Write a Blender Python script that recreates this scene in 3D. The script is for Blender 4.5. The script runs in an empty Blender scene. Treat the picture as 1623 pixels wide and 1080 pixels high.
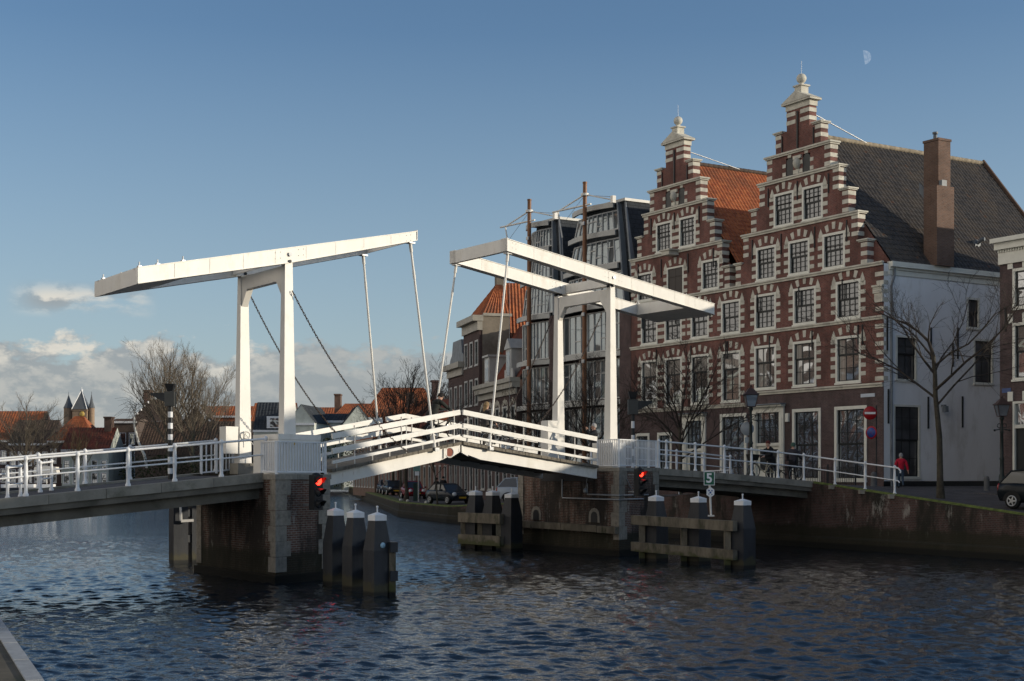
import bpy, bmesh, math, random
from mathutils import Vector as V, Matrix as MX

S = bpy.context.scene
COL = S.collection
R = math.radians
rnd = random.Random(7)

# ---------------------------------------------------------------- camera, sky, sun, exposure
F = 2254.0; CX = 811.5; YH = 752.0; EYE = 3.1        # focal length, axis and horizon in photo pixels; eye height over the water
cam = bpy.data.objects.new('camera', bpy.data.cameras.new('camera'))
COL.objects.link(cam)
cam.location = (0, 0, EYE); cam.rotation_euler = (R(90), 0, 0)
cam.data.sensor_width = 36; cam.data.lens = 36 * F / 1623
cam.data.shift_y = (YH - 540) / 1623
cam.data.clip_start = 0.5; cam.data.clip_end = 9000
S.camera = cam

SUN = V((0.968, -0.150, 0.2)).normalized()
SUN_EL = math.asin(SUN.z); SUN_ROT = math.atan2(SUN.x, SUN.y)
S.view_settings.view_transform = 'Standard'; S.view_settings.look = 'None'
S.view_settings.exposure = 0.35; S.view_settings.gamma = 1

sl = bpy.data.lights.new('sun', 'SUN'); sl.energy = 2.9; sl.angle = R(0.5); sl.color = (1.0, 0.89, 0.72)
so = bpy.data.objects.new('sun', sl); COL.objects.link(so)
so.rotation_euler = (-SUN).to_track_quat('-Z', 'Y').to_euler()

W = bpy.data.worlds.new('World'); S.world = W; W.use_nodes = True
nt = W.node_tree; nt.nodes.clear()
def wn(t, **k):
    n = nt.nodes.new(t)
    for a, b in k.items(): setattr(n, a, b)
    return n
def wl(a, b): nt.links.new(a, b)
def wmath(op, a, b=None, c=None, clamp=False):
    n = wn('ShaderNodeMath', operation=op, use_clamp=clamp)
    for i, x in enumerate((a, b, c)):
        if x is None: continue
        if isinstance(x, (int, float)): n.inputs[i].default_value = x
        else: wl(x, n.inputs[i])
    return n.outputs[0]
def wmap(x, a, b, c=0.0, d=1.0, smooth=True):
    n = wn('ShaderNodeMapRange', interpolation_type='SMOOTHSTEP' if smooth else 'LINEAR')
    wl(x, n.inputs[0])
    for i, q in enumerate((a, b, c, d)): n.inputs[i + 1].default_value = q
    return n.outputs[0]
sky = wn('ShaderNodeTexSky', sky_type='NISHITA', sun_disc=False)
sky.sun_elevation = SUN_EL; sky.sun_rotation = SUN_ROT
sky.air_density = 0.8; sky.dust_density = 0.75; sky.ozone_density = 1.6; sky.altitude = 0
tc = wn('ShaderNodeTexCoord'); sep = wn('ShaderNodeSeparateXYZ'); wl(tc.outputs['Generated'], sep.inputs[0])
az = wmath('ARCTAN2', sep.outputs[0], sep.outputs[1])
el = wmath('ARCSINE', sep.outputs[2])
# clouds: a low bank of cumulus over the horizon, defined by direction in the sky
def cloud_noise(dx, de, sx, sy, detail, rough=0.55):
    cb = wn('ShaderNodeCombineXYZ')
    wl(wmath('MULTIPLY_ADD', az, sx, dx), cb.inputs[0]); wl(wmath('MULTIPLY_ADD', el, sy, de), cb.inputs[1])
    n = wn('ShaderNodeTexNoise'); n.inputs['Scale'].default_value = 1; n.inputs['Detail'].default_value = detail
    n.inputs['Roughness'].default_value = rough
    wl(cb.outputs[0], n.inputs['Vector'])
    return n.outputs['Fac']
big = cloud_noise(2.3, 0.4, 9, 17, 2)
fine = cloud_noise(7.7, 3.1, 30, 54, 8, 0.60)
fine2 = cloud_noise(7.7 - 0.26, 3.1 - 0.40, 30, 54, 8, 0.60)      # the same field a little towards the sun, for the lit rims
topline = wmath('MULTIPLY_ADD', big, 0.040, 0.070)                   # elevation of the cloud tops
azfall = wmap(az, -0.10, 0.20, 0.0, 0.075)
topline = wmath('SUBTRACT', topline, azfall)
topline = wmath('ADD', topline, wmath('MULTIPLY', wmath('SUBTRACT', fine, 0.5), 0.075))
bank = wmap(wmath('SUBTRACT', topline, el), -0.004, 0.008)
lit = wmap(wmath('SUBTRACT', fine, fine2), -0.09, 0.13)
rim = wmap(wmath('SUBTRACT', topline, el), 0.03, 0.0)
lit = wmath('MULTIPLY', lit, wmath('MULTIPLY_ADD', rim, 0.7, 0.35), clamp=True)
lit = wmath('MULTIPLY', lit, wmap(az, -0.21, -0.13, 1.0, 0.30))
# a few thin stray clouds higher up on the left
stray = wmap(cloud_noise(1.9, 8.3, 16, 42, 6), 0.36, 0.54, 0.0, 0.85)
sband = wmath('MULTIPLY', wmap(el, 0.103, 0.116), wmap(el, 0.131, 0.117))
stray = wmath('MULTIPLY', wmath('MULTIPLY', stray, sband), wmath('MULTIPLY', wmap(az, -0.242, -0.265), wmap(az, -0.345, -0.315)))
cover = wmath('MAXIMUM', wmath('MULTIPLY', bank, 0.88), stray)
ccol = wn('ShaderNodeMix', data_type='RGBA'); wl(lit, ccol.inputs[0])
ccol.inputs[6].default_value = (2.35, 2.55, 2.65, 1); ccol.inputs[7].default_value = (5.6, 5.2, 4.5, 1)
hz = wn('ShaderNodeMix', data_type='RGBA'); wl(wmap(el, 0.30, 0.0, 0.0, 0.70, False), hz.inputs[0]); wl(sky.outputs[0], hz.inputs[6]); hz.inputs[7].default_value = (2.75, 3.30, 3.65, 1)
deep = wn('ShaderNodeMix', data_type='RGBA', blend_type='MULTIPLY'); wl(wmap(el, 0.05, 0.36, 0.0, 1.0, False), deep.inputs[0]); wl(hz.outputs[2], deep.inputs[6]); deep.inputs[7].default_value = (0.78, 0.91, 0.99, 1)
smix = wn('ShaderNodeMix', data_type='RGBA'); wl(cover, smix.inputs[0]); wl(deep.outputs[2], smix.inputs[6]); wl(ccol.outputs[2], smix.inputs[7])
# unseen bright clouds added in the west, fill light for the shaded fronts
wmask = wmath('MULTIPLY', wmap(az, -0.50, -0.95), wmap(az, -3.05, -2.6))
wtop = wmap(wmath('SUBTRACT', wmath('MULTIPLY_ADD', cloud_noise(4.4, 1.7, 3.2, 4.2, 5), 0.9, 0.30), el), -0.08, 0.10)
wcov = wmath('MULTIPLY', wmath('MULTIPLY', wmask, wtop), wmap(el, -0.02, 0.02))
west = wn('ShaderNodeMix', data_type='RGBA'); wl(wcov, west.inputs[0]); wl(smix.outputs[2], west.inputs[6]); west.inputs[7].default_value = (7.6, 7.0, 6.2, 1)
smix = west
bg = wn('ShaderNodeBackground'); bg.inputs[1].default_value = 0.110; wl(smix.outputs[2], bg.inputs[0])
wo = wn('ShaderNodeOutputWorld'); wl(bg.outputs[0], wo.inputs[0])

# ---------------------------------------------------------------- where things stand
def at(px, py, Y):
    """A point in the place: seen at photo position px, py, Y metres away."""
    return V(((px - CX) / F * Y, Y, EYE - (py - YH) / F * Y))
def zat(py, Y): return EYE - (py - YH) / F * Y
def along(px, o, d):
    """How far along the level line o + s*d the sight line of column px crosses it."""
    r = (px - CX) / F
    return (r * o.y - o.x) / (d.x - r * d.y)
def flat(v, z): return V((v.x, v.y, z))

# ---------------------------------------------------------------- mesh building
class MB:
    def __init__(s): s.v = []; s.f = []; s.m = []; s.s = []
    def face(s, pts, mi=0, sm=False):
        i = len(s.v); s.v += [V(p) for p in pts]; s.f.append(tuple(range(i, i + len(pts)))); s.m.append(mi); s.s.append(sm)
    def raw(s, vs, fs, mi=0, sm=False):
        i = len(s.v); s.v += [V(p) for p in vs]
        for f in fs: s.f.append(tuple(i + k for k in f)); s.m.append(mi); s.s.append(sm)
    def hexa(s, p, mi=0):
        s.raw(p, [(3, 2, 1, 0), (4, 5, 6, 7), (0, 1, 5, 4), (1, 2, 6, 5), (2, 3, 7, 6), (3, 0, 4, 7)], mi)
    def box(s, x0, x1, y0, y1, z0, z1, mi=0):
        s.hexa([(x0, y0, z0), (x1, y0, z0), (x1, y1, z0), (x0, y1, z0), (x0, y0, z1), (x1, y0, z1), (x1, y1, z1), (x0, y1, z1)], mi)
    def prism(s, base, off, mi=0):
        n = len(base); b = [V(p) for p in base]; t = [p + V(off) for p in b]
        s.raw(b + t, [tuple(range(n - 1, -1, -1)), tuple(range(n, 2 * n))] + [(i, (i + 1) % n, n + (i + 1) % n, n + i) for i in range(n)], mi)
    def loft(s, rings, mi=0, sm=False, caps=True, closed=True):
        n = len(rings[0]); vs = [p for r in rings for p in r]; fs = []
        for k in range(len(rings) - 1):
            for i in range(n if closed else n - 1):
                j = (i + 1) % n
                fs.append((k * n + i, k * n + j, (k + 1) * n + j, (k + 1) * n + i))
        s.raw(vs, fs, mi, sm)
        if caps: s.face(list(reversed(rings[0])), mi); s.face(rings[-1], mi)
    def beam(s, p, q, w, h, w2=None, h2=None, side=None, mi=0):
        """A rectangular bar from p to q; w across (level), h upright."""
        p = V(p); q = V(q); d = (q - p).normalized()
        if side is None:
            side = d.cross(V((0, 0, 1)))
            if side.length < 1e-4: side = V((1, 0, 0))
        side = V(side).normalized(); up = side.cross(d).normalized()
        w2 = w if w2 is None else w2; h2 = h if h2 is None else h2
        r = []
        for c, a, b in ((p, w, h), (q, w2, h2)):
            r.append([c - side * a / 2 - up * b / 2, c + side * a / 2 - up * b / 2, c + side * a / 2 + up * b / 2, c - side * a / 2 + up * b / 2])
        s.loft(r, mi)
    def tube(s, pts, r, n=8, mi=0, caps=True, sm=True):
        pts = [V(p) for p in pts]; rs = r if isinstance(r, (list, tuple)) else [r] * len(pts)
        rings = []; a = None
        for i, p in enumerate(pts):
            d = (pts[min(i + 1, len(pts) - 1)] - pts[max(i - 1, 0)])
            d = d.normalized() if d.length > 1e-9 else V((0, 0, 1))
            if a is None: a = d.cross(V((0, 0, 1)) if abs(d.z) < .9 else V((1, 0, 0)))
            a = a - d * a.dot(d)
            if a.length < 1e-6: a = d.cross(V((.3, .5, .8)))
            a = a.normalized(); b = d.cross(a).normalized()
            rings.append([p + a * (rs[i] * math.cos(2 * math.pi * k / n)) + b * (rs[i] * math.sin(2 * math.pi * k / n)) for k in range(n)])
        s.loft(rings, mi, sm, caps)
    def lathe(s, c, prof, n=12, mi=0, axis=None, sm=True):
        c = V(c); axis = V(axis).normalized() if axis is not None else V((0, 0, 1))
        ref = V((1, 0, 0)) if abs(axis.x) < .9 else V((0, 1, 0))
        a = axis.cross(ref).normalized(); b = axis.cross(a).normalized()
        rings = [[c + axis * z + a * (r * math.cos(2 * math.pi * k / n)) + b * (r * math.sin(2 * math.pi * k / n)) for k in range(n)] for r, z in prof]
        s.loft(rings, mi, sm, True)
    def ball(s, c, r, n=10, mi=0, sx=1, sy=1, sz=1):
        c = V(c); rings = []
        for k in range(1, n):
            t = math.pi * k / n
            rings.append([c + V((r * sx * math.sin(t) * math.cos(2 * math.pi * j / n), r * sy * math.sin(t) * math.sin(2 * math.pi * j / n), -r * sz * math.cos(t))) for j in range(n)])
        s.loft(rings, mi, True, True)
    def ring(s, c, axis, Rr, r, n=16, m=6, mi=0):
        c = V(c); axis = V(axis).normalized(); ref = V((0, 0, 1)) if abs(axis.z) < .9 else V((1, 0, 0))
        a = axis.cross(ref).normalized(); b = axis.cross(a)
        vs = []; fs = []
        for i in range(n):
            t = 2 * math.pi * i / n; e = a * math.cos(t) + b * math.sin(t)
            for j in range(m):
                u = 2 * math.pi * j / m; vs.append(c + e * (Rr + r * math.cos(u)) + axis * (r * math.sin(u)))
        for i in range(n):
            for j in range(m):
                fs.append((i * m + j, ((i + 1) % n) * m + j, ((i + 1) % n) * m + (j + 1) % m, i * m + (j + 1) % m))
        s.raw(vs, fs, mi, True)
    def build(s, name, mats, parent=None, local=False):
        me = bpy.data.meshes.new(name)
        vs = s.v
        if parent is not None and not local:
            inv = FR[parent.name].inverted(); vs = [inv @ p for p in vs]
        me.from_pydata([tuple(p) for p in vs], [], s.f)
        for m in (mats if isinstance(mats, (list, tuple)) else [mats]): me.materials.append(m)
        me.polygons.foreach_set('material_index', s.m); me.polygons.foreach_set('use_smooth', s.s)
        me.update()
        o = bpy.data.objects.new(name, me); COL.objects.link(o)
        if parent is not None: o.parent = parent; FR[o.name] = FR[parent.name]
        else: FR[o.name] = MX.Identity(4)
        return o
FR = {}
def thing(name, label, cat, loc=(0, 0, 0), rz=0.0, group=None):
    o = bpy.data.objects.new(name, None); COL.objects.link(o)
    o.empty_display_size = .3
    o.location = loc; o.rotation_euler = (0, 0, rz); o['label'] = label; o['category'] = cat
    if group: o['group'] = group
    FR[o.name] = MX.Translation(V(loc)) @ MX.Rotation(rz, 4, 'Z')
    return o
def tag(o, label, cat, group=None):
    o['label'] = label; o['category'] = cat
    if group: o['group'] = group
    return o
def struct(o, kind='structure'): o['kind'] = kind; return o
def dup(root, loc, rz=None, label=None, scale=None, group=None):
    """A copy of a thing with copies of its parts and sub-parts."""
    def cp(o, par):
        c = o.copy(); COL.objects.link(c)
        if par is not None: c.parent = par
        for ch in list(o.children): cp(ch, c)
        return c
    r = cp(root, None); r.location = loc
    if rz is not None: r.rotation_euler = (0, 0, rz)
    if scale is not None: r.scale = (scale,) * 3 if isinstance(scale, (int, float)) else scale
    if label: r['label'] = label
    if group: r['group'] = group
    return r
def frame_rot(d): return math.atan2(d.y, d.x)

# ---------------------------------------------------------------- materials
def new_mat(name):
    m = bpy.data.materials.new(name); m.use_nodes = True
    t = m.node_tree; b = t.nodes['Principled BSDF']
    return m, t, b
def nd(t, typ, ins=None, **k):
    n = t.nodes.new(typ)
    for a, c in k.items(): setattr(n, a, c)
    for a, c in (ins or {}).items():
        if hasattr(c, 'is_output'): t.links.new(c, n.inputs[a])
        else: n.inputs[a].default_value = c
    return n
def mixc(t, fac, a, b, blend='MIX'):
    n = t.nodes.new('ShaderNodeMix'); n.data_type = 'RGBA'; n.blend_type = blend
    for i, x in ((0, fac), (6, a), (7, b)):
        if hasattr(x, 'is_output'): t.links.new(x, n.inputs[i])
        elif i == 0: n.inputs[0].default_value = x
        else: n.inputs[i].default_value = (*x[:3], 1)
    return n.outputs[2]
def maprange(t, x, a, b, c=0.0, d=1.0):
    n = nd(t, 'ShaderNodeMapRange', {0: x, 1: a, 2: b, 3: c, 4: d}, interpolation_type='SMOOTHSTEP'); return n.outputs[0]
def mth(t, op, a, b=None):
    n = nd(t, 'ShaderNodeMath', {0: a} if b is None else {0: a, 1: b}, operation=op); return n.outputs[0]
def c3(c, k=1.0): return tuple(x * k for x in c[:3])
def pmat(name, col, rough=.6, var=.12, scale=2.0, bump=0.0, metal=0.0, spec=.4, stretch=(1, 1, 1), dirt=None, dirt_amt=.0, coat=0.0):
    m, t, b = new_mat(name)
    co = nd(t, 'ShaderNodeTexCoord').outputs['Object']
    mp = nd(t, 'ShaderNodeMapping', {'Vector': co, 'Scale': stretch}).outputs[0]
    n1 = nd(t, 'ShaderNodeTexNoise', {'Vector': mp, 'Scale': scale, 'Detail': 6, 'Roughness': .62}).outputs[0]
    f = maprange(t, n1, .3, .7)
    out = mixc(t, f, c3(col, 1 - var), c3(col, 1 + var))
    if dirt:
        n2 = nd(t, 'ShaderNodeTexNoise', {'Vector': mp, 'Scale': scale * .6 + .37, 'Detail': 8, 'Roughness': .7}).outputs[0]
        out = mixc(t, mth(t, 'MULTIPLY', maprange(t, n2, .5, .68), dirt_amt), out, dirt)
    t.links.new(out, b.inputs['Base Color'])
    b.inputs['Roughness'].default_value = rough; b.inputs['Metallic'].default_value = metal
    b.inputs['Specular IOR Level'].default_value = spec; b.inputs['Coat Weight'].default_value = coat
    if bump:
        n3 = nd(t, 'ShaderNodeTexNoise', {'Vector': mp, 'Scale': scale * 9, 'Detail': 5}).outputs[0]
        bp = nd(t, 'ShaderNodeBump', {'Strength': bump, 'Distance': .02, 'Height': n3}); t.links.new(bp.outputs[0], b.inputs['Normal'])
    return m
def brick(name, c1, c2, mort, bw=.22, bh=.066, var=.25, stain=None, stain_amt=.0, moss_z=None, bleach=0.0, msize=.011):
    """Brick bond on upright walls; u runs along the wall, v is height."""
    m, t, b = new_mat(name)
    co = nd(t, 'ShaderNodeTexCoord').outputs['Object']
    sp = nd(t, 'ShaderNodeSeparateXYZ', {0: co})
    u = mth(t, 'SUBTRACT', sp.outputs[0], sp.outputs[1])
    cb = nd(t, 'ShaderNodeCombineXYZ', {0: u, 1: sp.outputs[2]}).outputs[0]
    br = nd(t, 'ShaderNodeTexBrick', {'Vector': cb, 'Color1': (*c1, 1), 'Color2': (*c2, 1), 'Mortar': (*mort, 1), 'Scale': 1.0,
            'Mortar Size': msize, 'Mortar Smooth': .2, 'Bias': 0.0, 'Brick Width': bw, 'Row Height': bh})
    n1 = nd(t, 'ShaderNodeTexNoise', {'Vector': co, 'Scale': .9, 'Detail': 8, 'Roughness': .7}).outputs[0]
    k = maprange(t, n1, .28, .72, 1 - var, 1 + var)
    kc = nd(t, 'ShaderNodeCombineXYZ', {0: k, 1: k, 2: k}).outputs[0]
    out = mixc(t, 1.0, br.outputs[0], kc, 'MULTIPLY')
    # single odd bricks
    n4 = nd(t, 'ShaderNodeTexNoise', {'Vector': nd(t, 'ShaderNodeMapping', {'Vector': cb, 'Scale': (4.5, 15, 1)}).outputs[0], 'Scale': 1.0, 'Detail': 1}).outputs[0]
    out = mixc(t, maprange(t, n4, .6, .72, 0, .55), out, c3(c1, .45))
    if stain:
        n2 = nd(t, 'ShaderNodeTexNoise', {'Vector': nd(t, 'ShaderNodeMapping', {'Vector': co, 'Scale': (1, 1, .35)}).outputs[0], 'Scale': .8, 'Detail': 9, 'Roughness': .68}).outputs[0]
        out = mixc(t, mth(t, 'MULTIPLY', maprange(t, n2, .46, .62), stain_amt), out, stain)
    if bleach:
        n5 = nd(t, 'ShaderNodeTexNoise', {'Vector': nd(t, 'ShaderNodeMapping', {'Vector': co, 'Scale': (1.2, 1.2, .5), 'Location': (3, 9, 1)}).outputs[0], 'Scale': 1.3, 'Detail': 10, 'Roughness': .75}).outputs[0]
        out = mixc(t, mth(t, 'MULTIPLY', maprange(t, n5, .57, .68), bleach), out, (.42, .40, .36))
    if moss_z is not None:
        n3 = nd(t, 'ShaderNodeTexNoise', {'Vector': co, 'Scale': 1.7, 'Detail': 8, 'Roughness': .7}).outputs[0]
        geo = nd(t, 'ShaderNodeNewGeometry').outputs['Position']
        wz = nd(t, 'ShaderNodeSeparateXYZ', {0: geo}).outputs[2]
        h = mth(t, 'SUBTRACT', wz, mth(t, 'MULTIPLY', n3, .7))
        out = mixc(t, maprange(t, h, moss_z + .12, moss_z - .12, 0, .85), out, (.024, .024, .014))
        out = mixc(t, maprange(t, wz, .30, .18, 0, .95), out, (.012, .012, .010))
    t.links.new(out, b.inputs['Base Color'])
    b.inputs['Roughness'].default_value = .85; b.inputs['Specular IOR Level'].default_value = .25
    bp = nd(t, 'ShaderNodeBump', {'Strength': .5, 'Distance': .012, 'Height': br.outputs['Fac']}, invert=True)
    t.links.new(bp.outputs[0], b.inputs['Normal'])
    return m
def glassmat(name, base=(.012, .014, .016), refl=.3, wav=.05, scale=1.3, tint=(.95, .97, 1)):
    """Old window glass: dark room behind, uneven reflection."""
    m, t, b = new_mat(name)
    co = nd(t, 'ShaderNodeTexCoord').outputs['Object']
    n = nd(t, 'ShaderNodeTexNoise', {'Vector': co, 'Scale': scale, 'Detail': 1.4, 'Distortion': .8}).outputs[0]
    bp = nd(t, 'ShaderNodeBump', {'Strength': 1.0, 'Distance': wav, 'Height': n})
    n2 = nd(t, 'ShaderNodeTexNoise', {'Vector': co, 'Scale': .7, 'Detail': 3}).outputs[0]
    b.inputs['Roughness'].default_value = .5
    t.links.new(mixc(t, maprange(t, n2, .4, .65), base, c3(base, 2.4)), b.inputs['Base Color'])
    g = nd(t, 'ShaderNodeBsdfGlossy', {'Color': (*tint, 1), 'Roughness': .03, 'Normal': bp.outputs[0]})
    mx = nd(t, 'ShaderNodeMixShader', {0: refl, 1: b.outputs[0], 2: g.outputs[0]})
    t.links.new(mx.outputs[0], t.nodes['Material Output'].inputs[0])
    return m
def emis(name, col, k):
    m, t, b = new_mat(name); b.inputs['Base Color'].default_value = (*c3(col, .4), 1)
    b.inputs['Emission Color'].default_value = (*col, 1); b.inputs['Emission Strength'].default_value = k; return m

M_white = pmat('white_paint', (.76, .735, .68), .45, .06, 1.1, .05, dirt=(.46, .40, .30), dirt_amt=.32, stretch=(1, 1, .5))
def add_rust(m, amt=.55):
    t = m.node_tree; b = t.nodes['Principled BSDF']; src = b.inputs['Base Color'].links[0].from_socket
    co = nd(t, 'ShaderNodeTexCoord').outputs['Object']
    n = nd(t, 'ShaderNodeTexNoise', {'Vector': nd(t, 'ShaderNodeMapping', {'Vector': co, 'Scale': (5, 5, .8)}).outputs[0], 'Scale': 1.0, 'Detail': 9, 'Roughness': .72}).outputs[0]
    n2 = nd(t, 'ShaderNodeTexNoise', {'Vector': co, 'Scale': 21.0, 'Detail': 3}).outputs[0]
    o = mixc(t, mth(t, 'MULTIPLY', maprange(t, n, .60, .74), amt), src, (.40, .27, .16))
    o = mixc(t, maprange(t, n2, .70, .76, 0, .6), o, (.30, .24, .18))
    t.links.new(o, b.inputs['Base Color'])
def add_tide(m, z0=.28, col=(.030, .034, .016)):
    t = m.node_tree; b = t.nodes['Principled BSDF']; src = b.inputs['Base Color'].links[0].from_socket
    pz = nd(t, 'ShaderNodeSeparateXYZ', {0: nd(t, 'ShaderNodeNewGeometry').outputs['Position']}).outputs[2]; co = nd(t, 'ShaderNodeTexCoord').outputs['Object']
    n = nd(t, 'ShaderNodeTexNoise', {'Vector': co, 'Scale': 4.0, 'Detail': 6}).outputs[0]; h = mth(t, 'SUBTRACT', pz, mth(t, 'MULTIPLY', n, .5))
    o = mixc(t, maprange(t, h, z0 - .12, z0 - .30, 0, .9), src, col); o = mixc(t, maprange(t, pz, .16, .08), o, (.008, .009, .008)); t.links.new(o, b.inputs['Base Color'])
add_rust(M_white)
M_whiteblue = pmat('white_rail_paint', (.78, .79, .80), .4, .05, 3, .04, dirt=(.45, .42, .36), dirt_amt=.25)
M_whitewood = pmat('white_wood', (.78, .76, .71), .5, .07, 2, .06, stretch=(1, 1, 3), dirt=(.42, .38, .30), dirt_amt=.3)
M_steel = pmat('galvanised_steel', (.36, .37, .38), .4, .15, 6, .05, metal=.6)
M_dark = pmat('black_metal', (.018, .019, .021), .45, .25, 4, .05)
M_rust = pmat('rusty_chain', (.055, .038, .03), .7, .4, 9, .2)
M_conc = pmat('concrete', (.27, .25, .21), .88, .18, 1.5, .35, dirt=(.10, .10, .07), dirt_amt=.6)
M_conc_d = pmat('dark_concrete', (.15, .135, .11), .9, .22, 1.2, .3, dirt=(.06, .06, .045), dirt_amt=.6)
M_gran = pmat('granite', (.27, .245, .205), .85, .18, 7, .3, dirt=(.10, .09, .07), dirt_amt=.5)
M_pile = pmat('pile_coating', (.024, .027, .033), .5, .25, 2, .15, stretch=(1, 1, .3), dirt=(.06, .055, .045), dirt_amt=.35)
M_timber = pmat('wet_timber', (.150, .130, .098), .85, .35, 3, .5, stretch=(1, 1, .4), dirt=(.045, .048, .026), dirt_amt=.9)
add_rust(M_whitewood, .4); add_tide(M_pile, .30, (.055, .050, .026)); add_tide(M_timber, .34, (.060, .066, .022))
M_deck = pmat('deck_timber', (.16, .14, .11), .85, .25, 4, .3)
M_paver = brick('street_bricks', (.115, .105, .105), (.085, .08, .082), (.05, .047, .045), .2, .1, .3)
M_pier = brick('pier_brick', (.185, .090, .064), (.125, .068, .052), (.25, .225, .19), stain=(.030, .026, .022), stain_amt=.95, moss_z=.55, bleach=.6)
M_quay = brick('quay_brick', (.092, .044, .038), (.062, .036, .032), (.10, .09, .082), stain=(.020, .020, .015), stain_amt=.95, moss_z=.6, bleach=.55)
M_red_b = brick('red_brick', (.200, .070, .054), (.145, .054, .047), (.19, .15, .13), var=.34, msize=.009, stain=(.070, .042, .036), stain_amt=.5)
M_dk_b = brick('dark_brick', (.108, .066, .064), (.082, .055, .056), (.14, .12, .115), var=.3, msize=.009, stain=(.045, .033, .032), stain_amt=.5)
M_brown_b = brick('brown_brick', (.17, .095, .065), (.13, .075, .055), (.17, .14, .12), var=.2)
M_dk2 = brick('old_dark_brick', (.085, .048, .044), (.062, .038, .037), (.10, .085, .08), var=.2, msize=.009)
M_stone = pmat('sandstone_trim', (.57, .545, .465), .75, .16, 1.6, .1, dirt=(.30, .28, .24), dirt_amt=.55)
M_trim = pmat('cream_paint', (.72, .71, .63), .5, .06, 2, .04)
M_sash = pmat('dark_green_sash', (.012, .016, .018), .4, .2, 2)
M_render = pmat('white_render', (.86, .865, .87), .85, .05, .5, .12, dirt=(.60, .59, .56), dirt_amt=.65, stretch=(1, 1, .4))
M_grass = pmat('mossy_grass', (.105, .130, .030), .95, .4, 4, .6, dirt=(.07, .065, .03), dirt_amt=.6)
M_asph = pmat('asphalt', (.055, .053, .052), .85, .2, 3, .2)
M_water_far = None
M_glass = glassmat('old_window_glass', (.022, .024, .026), .40, .035, .5)
M_glassd = glassmat('leaded_window_glass', (.035, .038, .04), .15, .02, 2.5)
M_glassb = glassmat('modern_glass', (.045, .060, .070), .22, .004, .5, (.85, .95, 1))
M_bark = pmat('bark', (.060, .050, .036), .9, .35, 5, .5, dirt=(.07, .075, .04), dirt_amt=.6)
M_twig = pmat('twigs', (.040, .032, .026), .9, .3, 3)
M_twig_l = pmat('pale_twigs', (.17, .14, .105), .9, .3, 3)
M_redglow = emis('red_signal', (1, .03, .015), 5)
M_lead = pmat('lead_sheet', (.16, .18, .20), .55, .2, 2, .1)
# ---------------------------------------------------------------- directions
T = V((-.569, .822, 0)).normalized()          # along the water, away from the viewer
E = V((.538, .843, 0)).normalized()           # the skewed ends of the piers
NL = flat(at(455, 752, 42.5), 0); NR = flat(at(968, 752, 55.0), 0)
B = (NR - NL).normalized()                    # the bridge's own axis
WL = 3.19; WR = 3.4
C1 = flat(at(437, 926, 40.16), 0); C2 = flat(at(981, 882, 53.75), 0)
Z1 = 3.1; Z2 = 3.36                           # pier tops

# ---------------------------------------------------------------- water, banks, ground
def water_mat():
    m, t, b = new_mat('canal_water')
    co = nd(t, 'ShaderNodeTexCoord').outputs['Object']
    b.inputs['Base Color'].default_value = (.007, .014, .022, 1); b.inputs['Roughness'].default_value = .03
    b.inputs['IOR'].default_value = 1.72
    m1 = nd(t, 'ShaderNodeMapping', {'Vector': co, 'Scale': (1, 1.2, 1), 'Rotation': (0, 0, .35)}).outputs[0]
    n1 = nd(t, 'ShaderNodeTexNoise', {'Vector': m1, 'Scale': 8.5, 'Detail': 3, 'Roughness': .55, 'Distortion': .6}).outputs[0]
    n0 = nd(t, 'ShaderNodeTexNoise', {'Vector': m1, 'Scale': 2.7, 'Detail': 2, 'Roughness': .55, 'Distortion': .6}).outputs[0]
    n3 = nd(t, 'ShaderNodeTexNoise', {'Vector': co, 'Scale': .06, 'Detail': 3}).outputs[0]     # calmer and rougher patches of wind
    st = maprange(t, n3, .32, .68, .55, 1.0)
    h = mth(t, 'ADD', mth(t, 'MULTIPLY', n0, 1.9), n1)
    far = maprange(t, nd(t, 'ShaderNodeSeparateXYZ', {0: co}).outputs[1], 38, 85, .012, .050)
    bp = nd(t, 'ShaderNodeBump', {'Strength': st, 'Distance': far, 'Height': h})
    t.links.new(bp.outputs[0], b.inputs['Normal'])
    return m
import numpy as np
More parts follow.
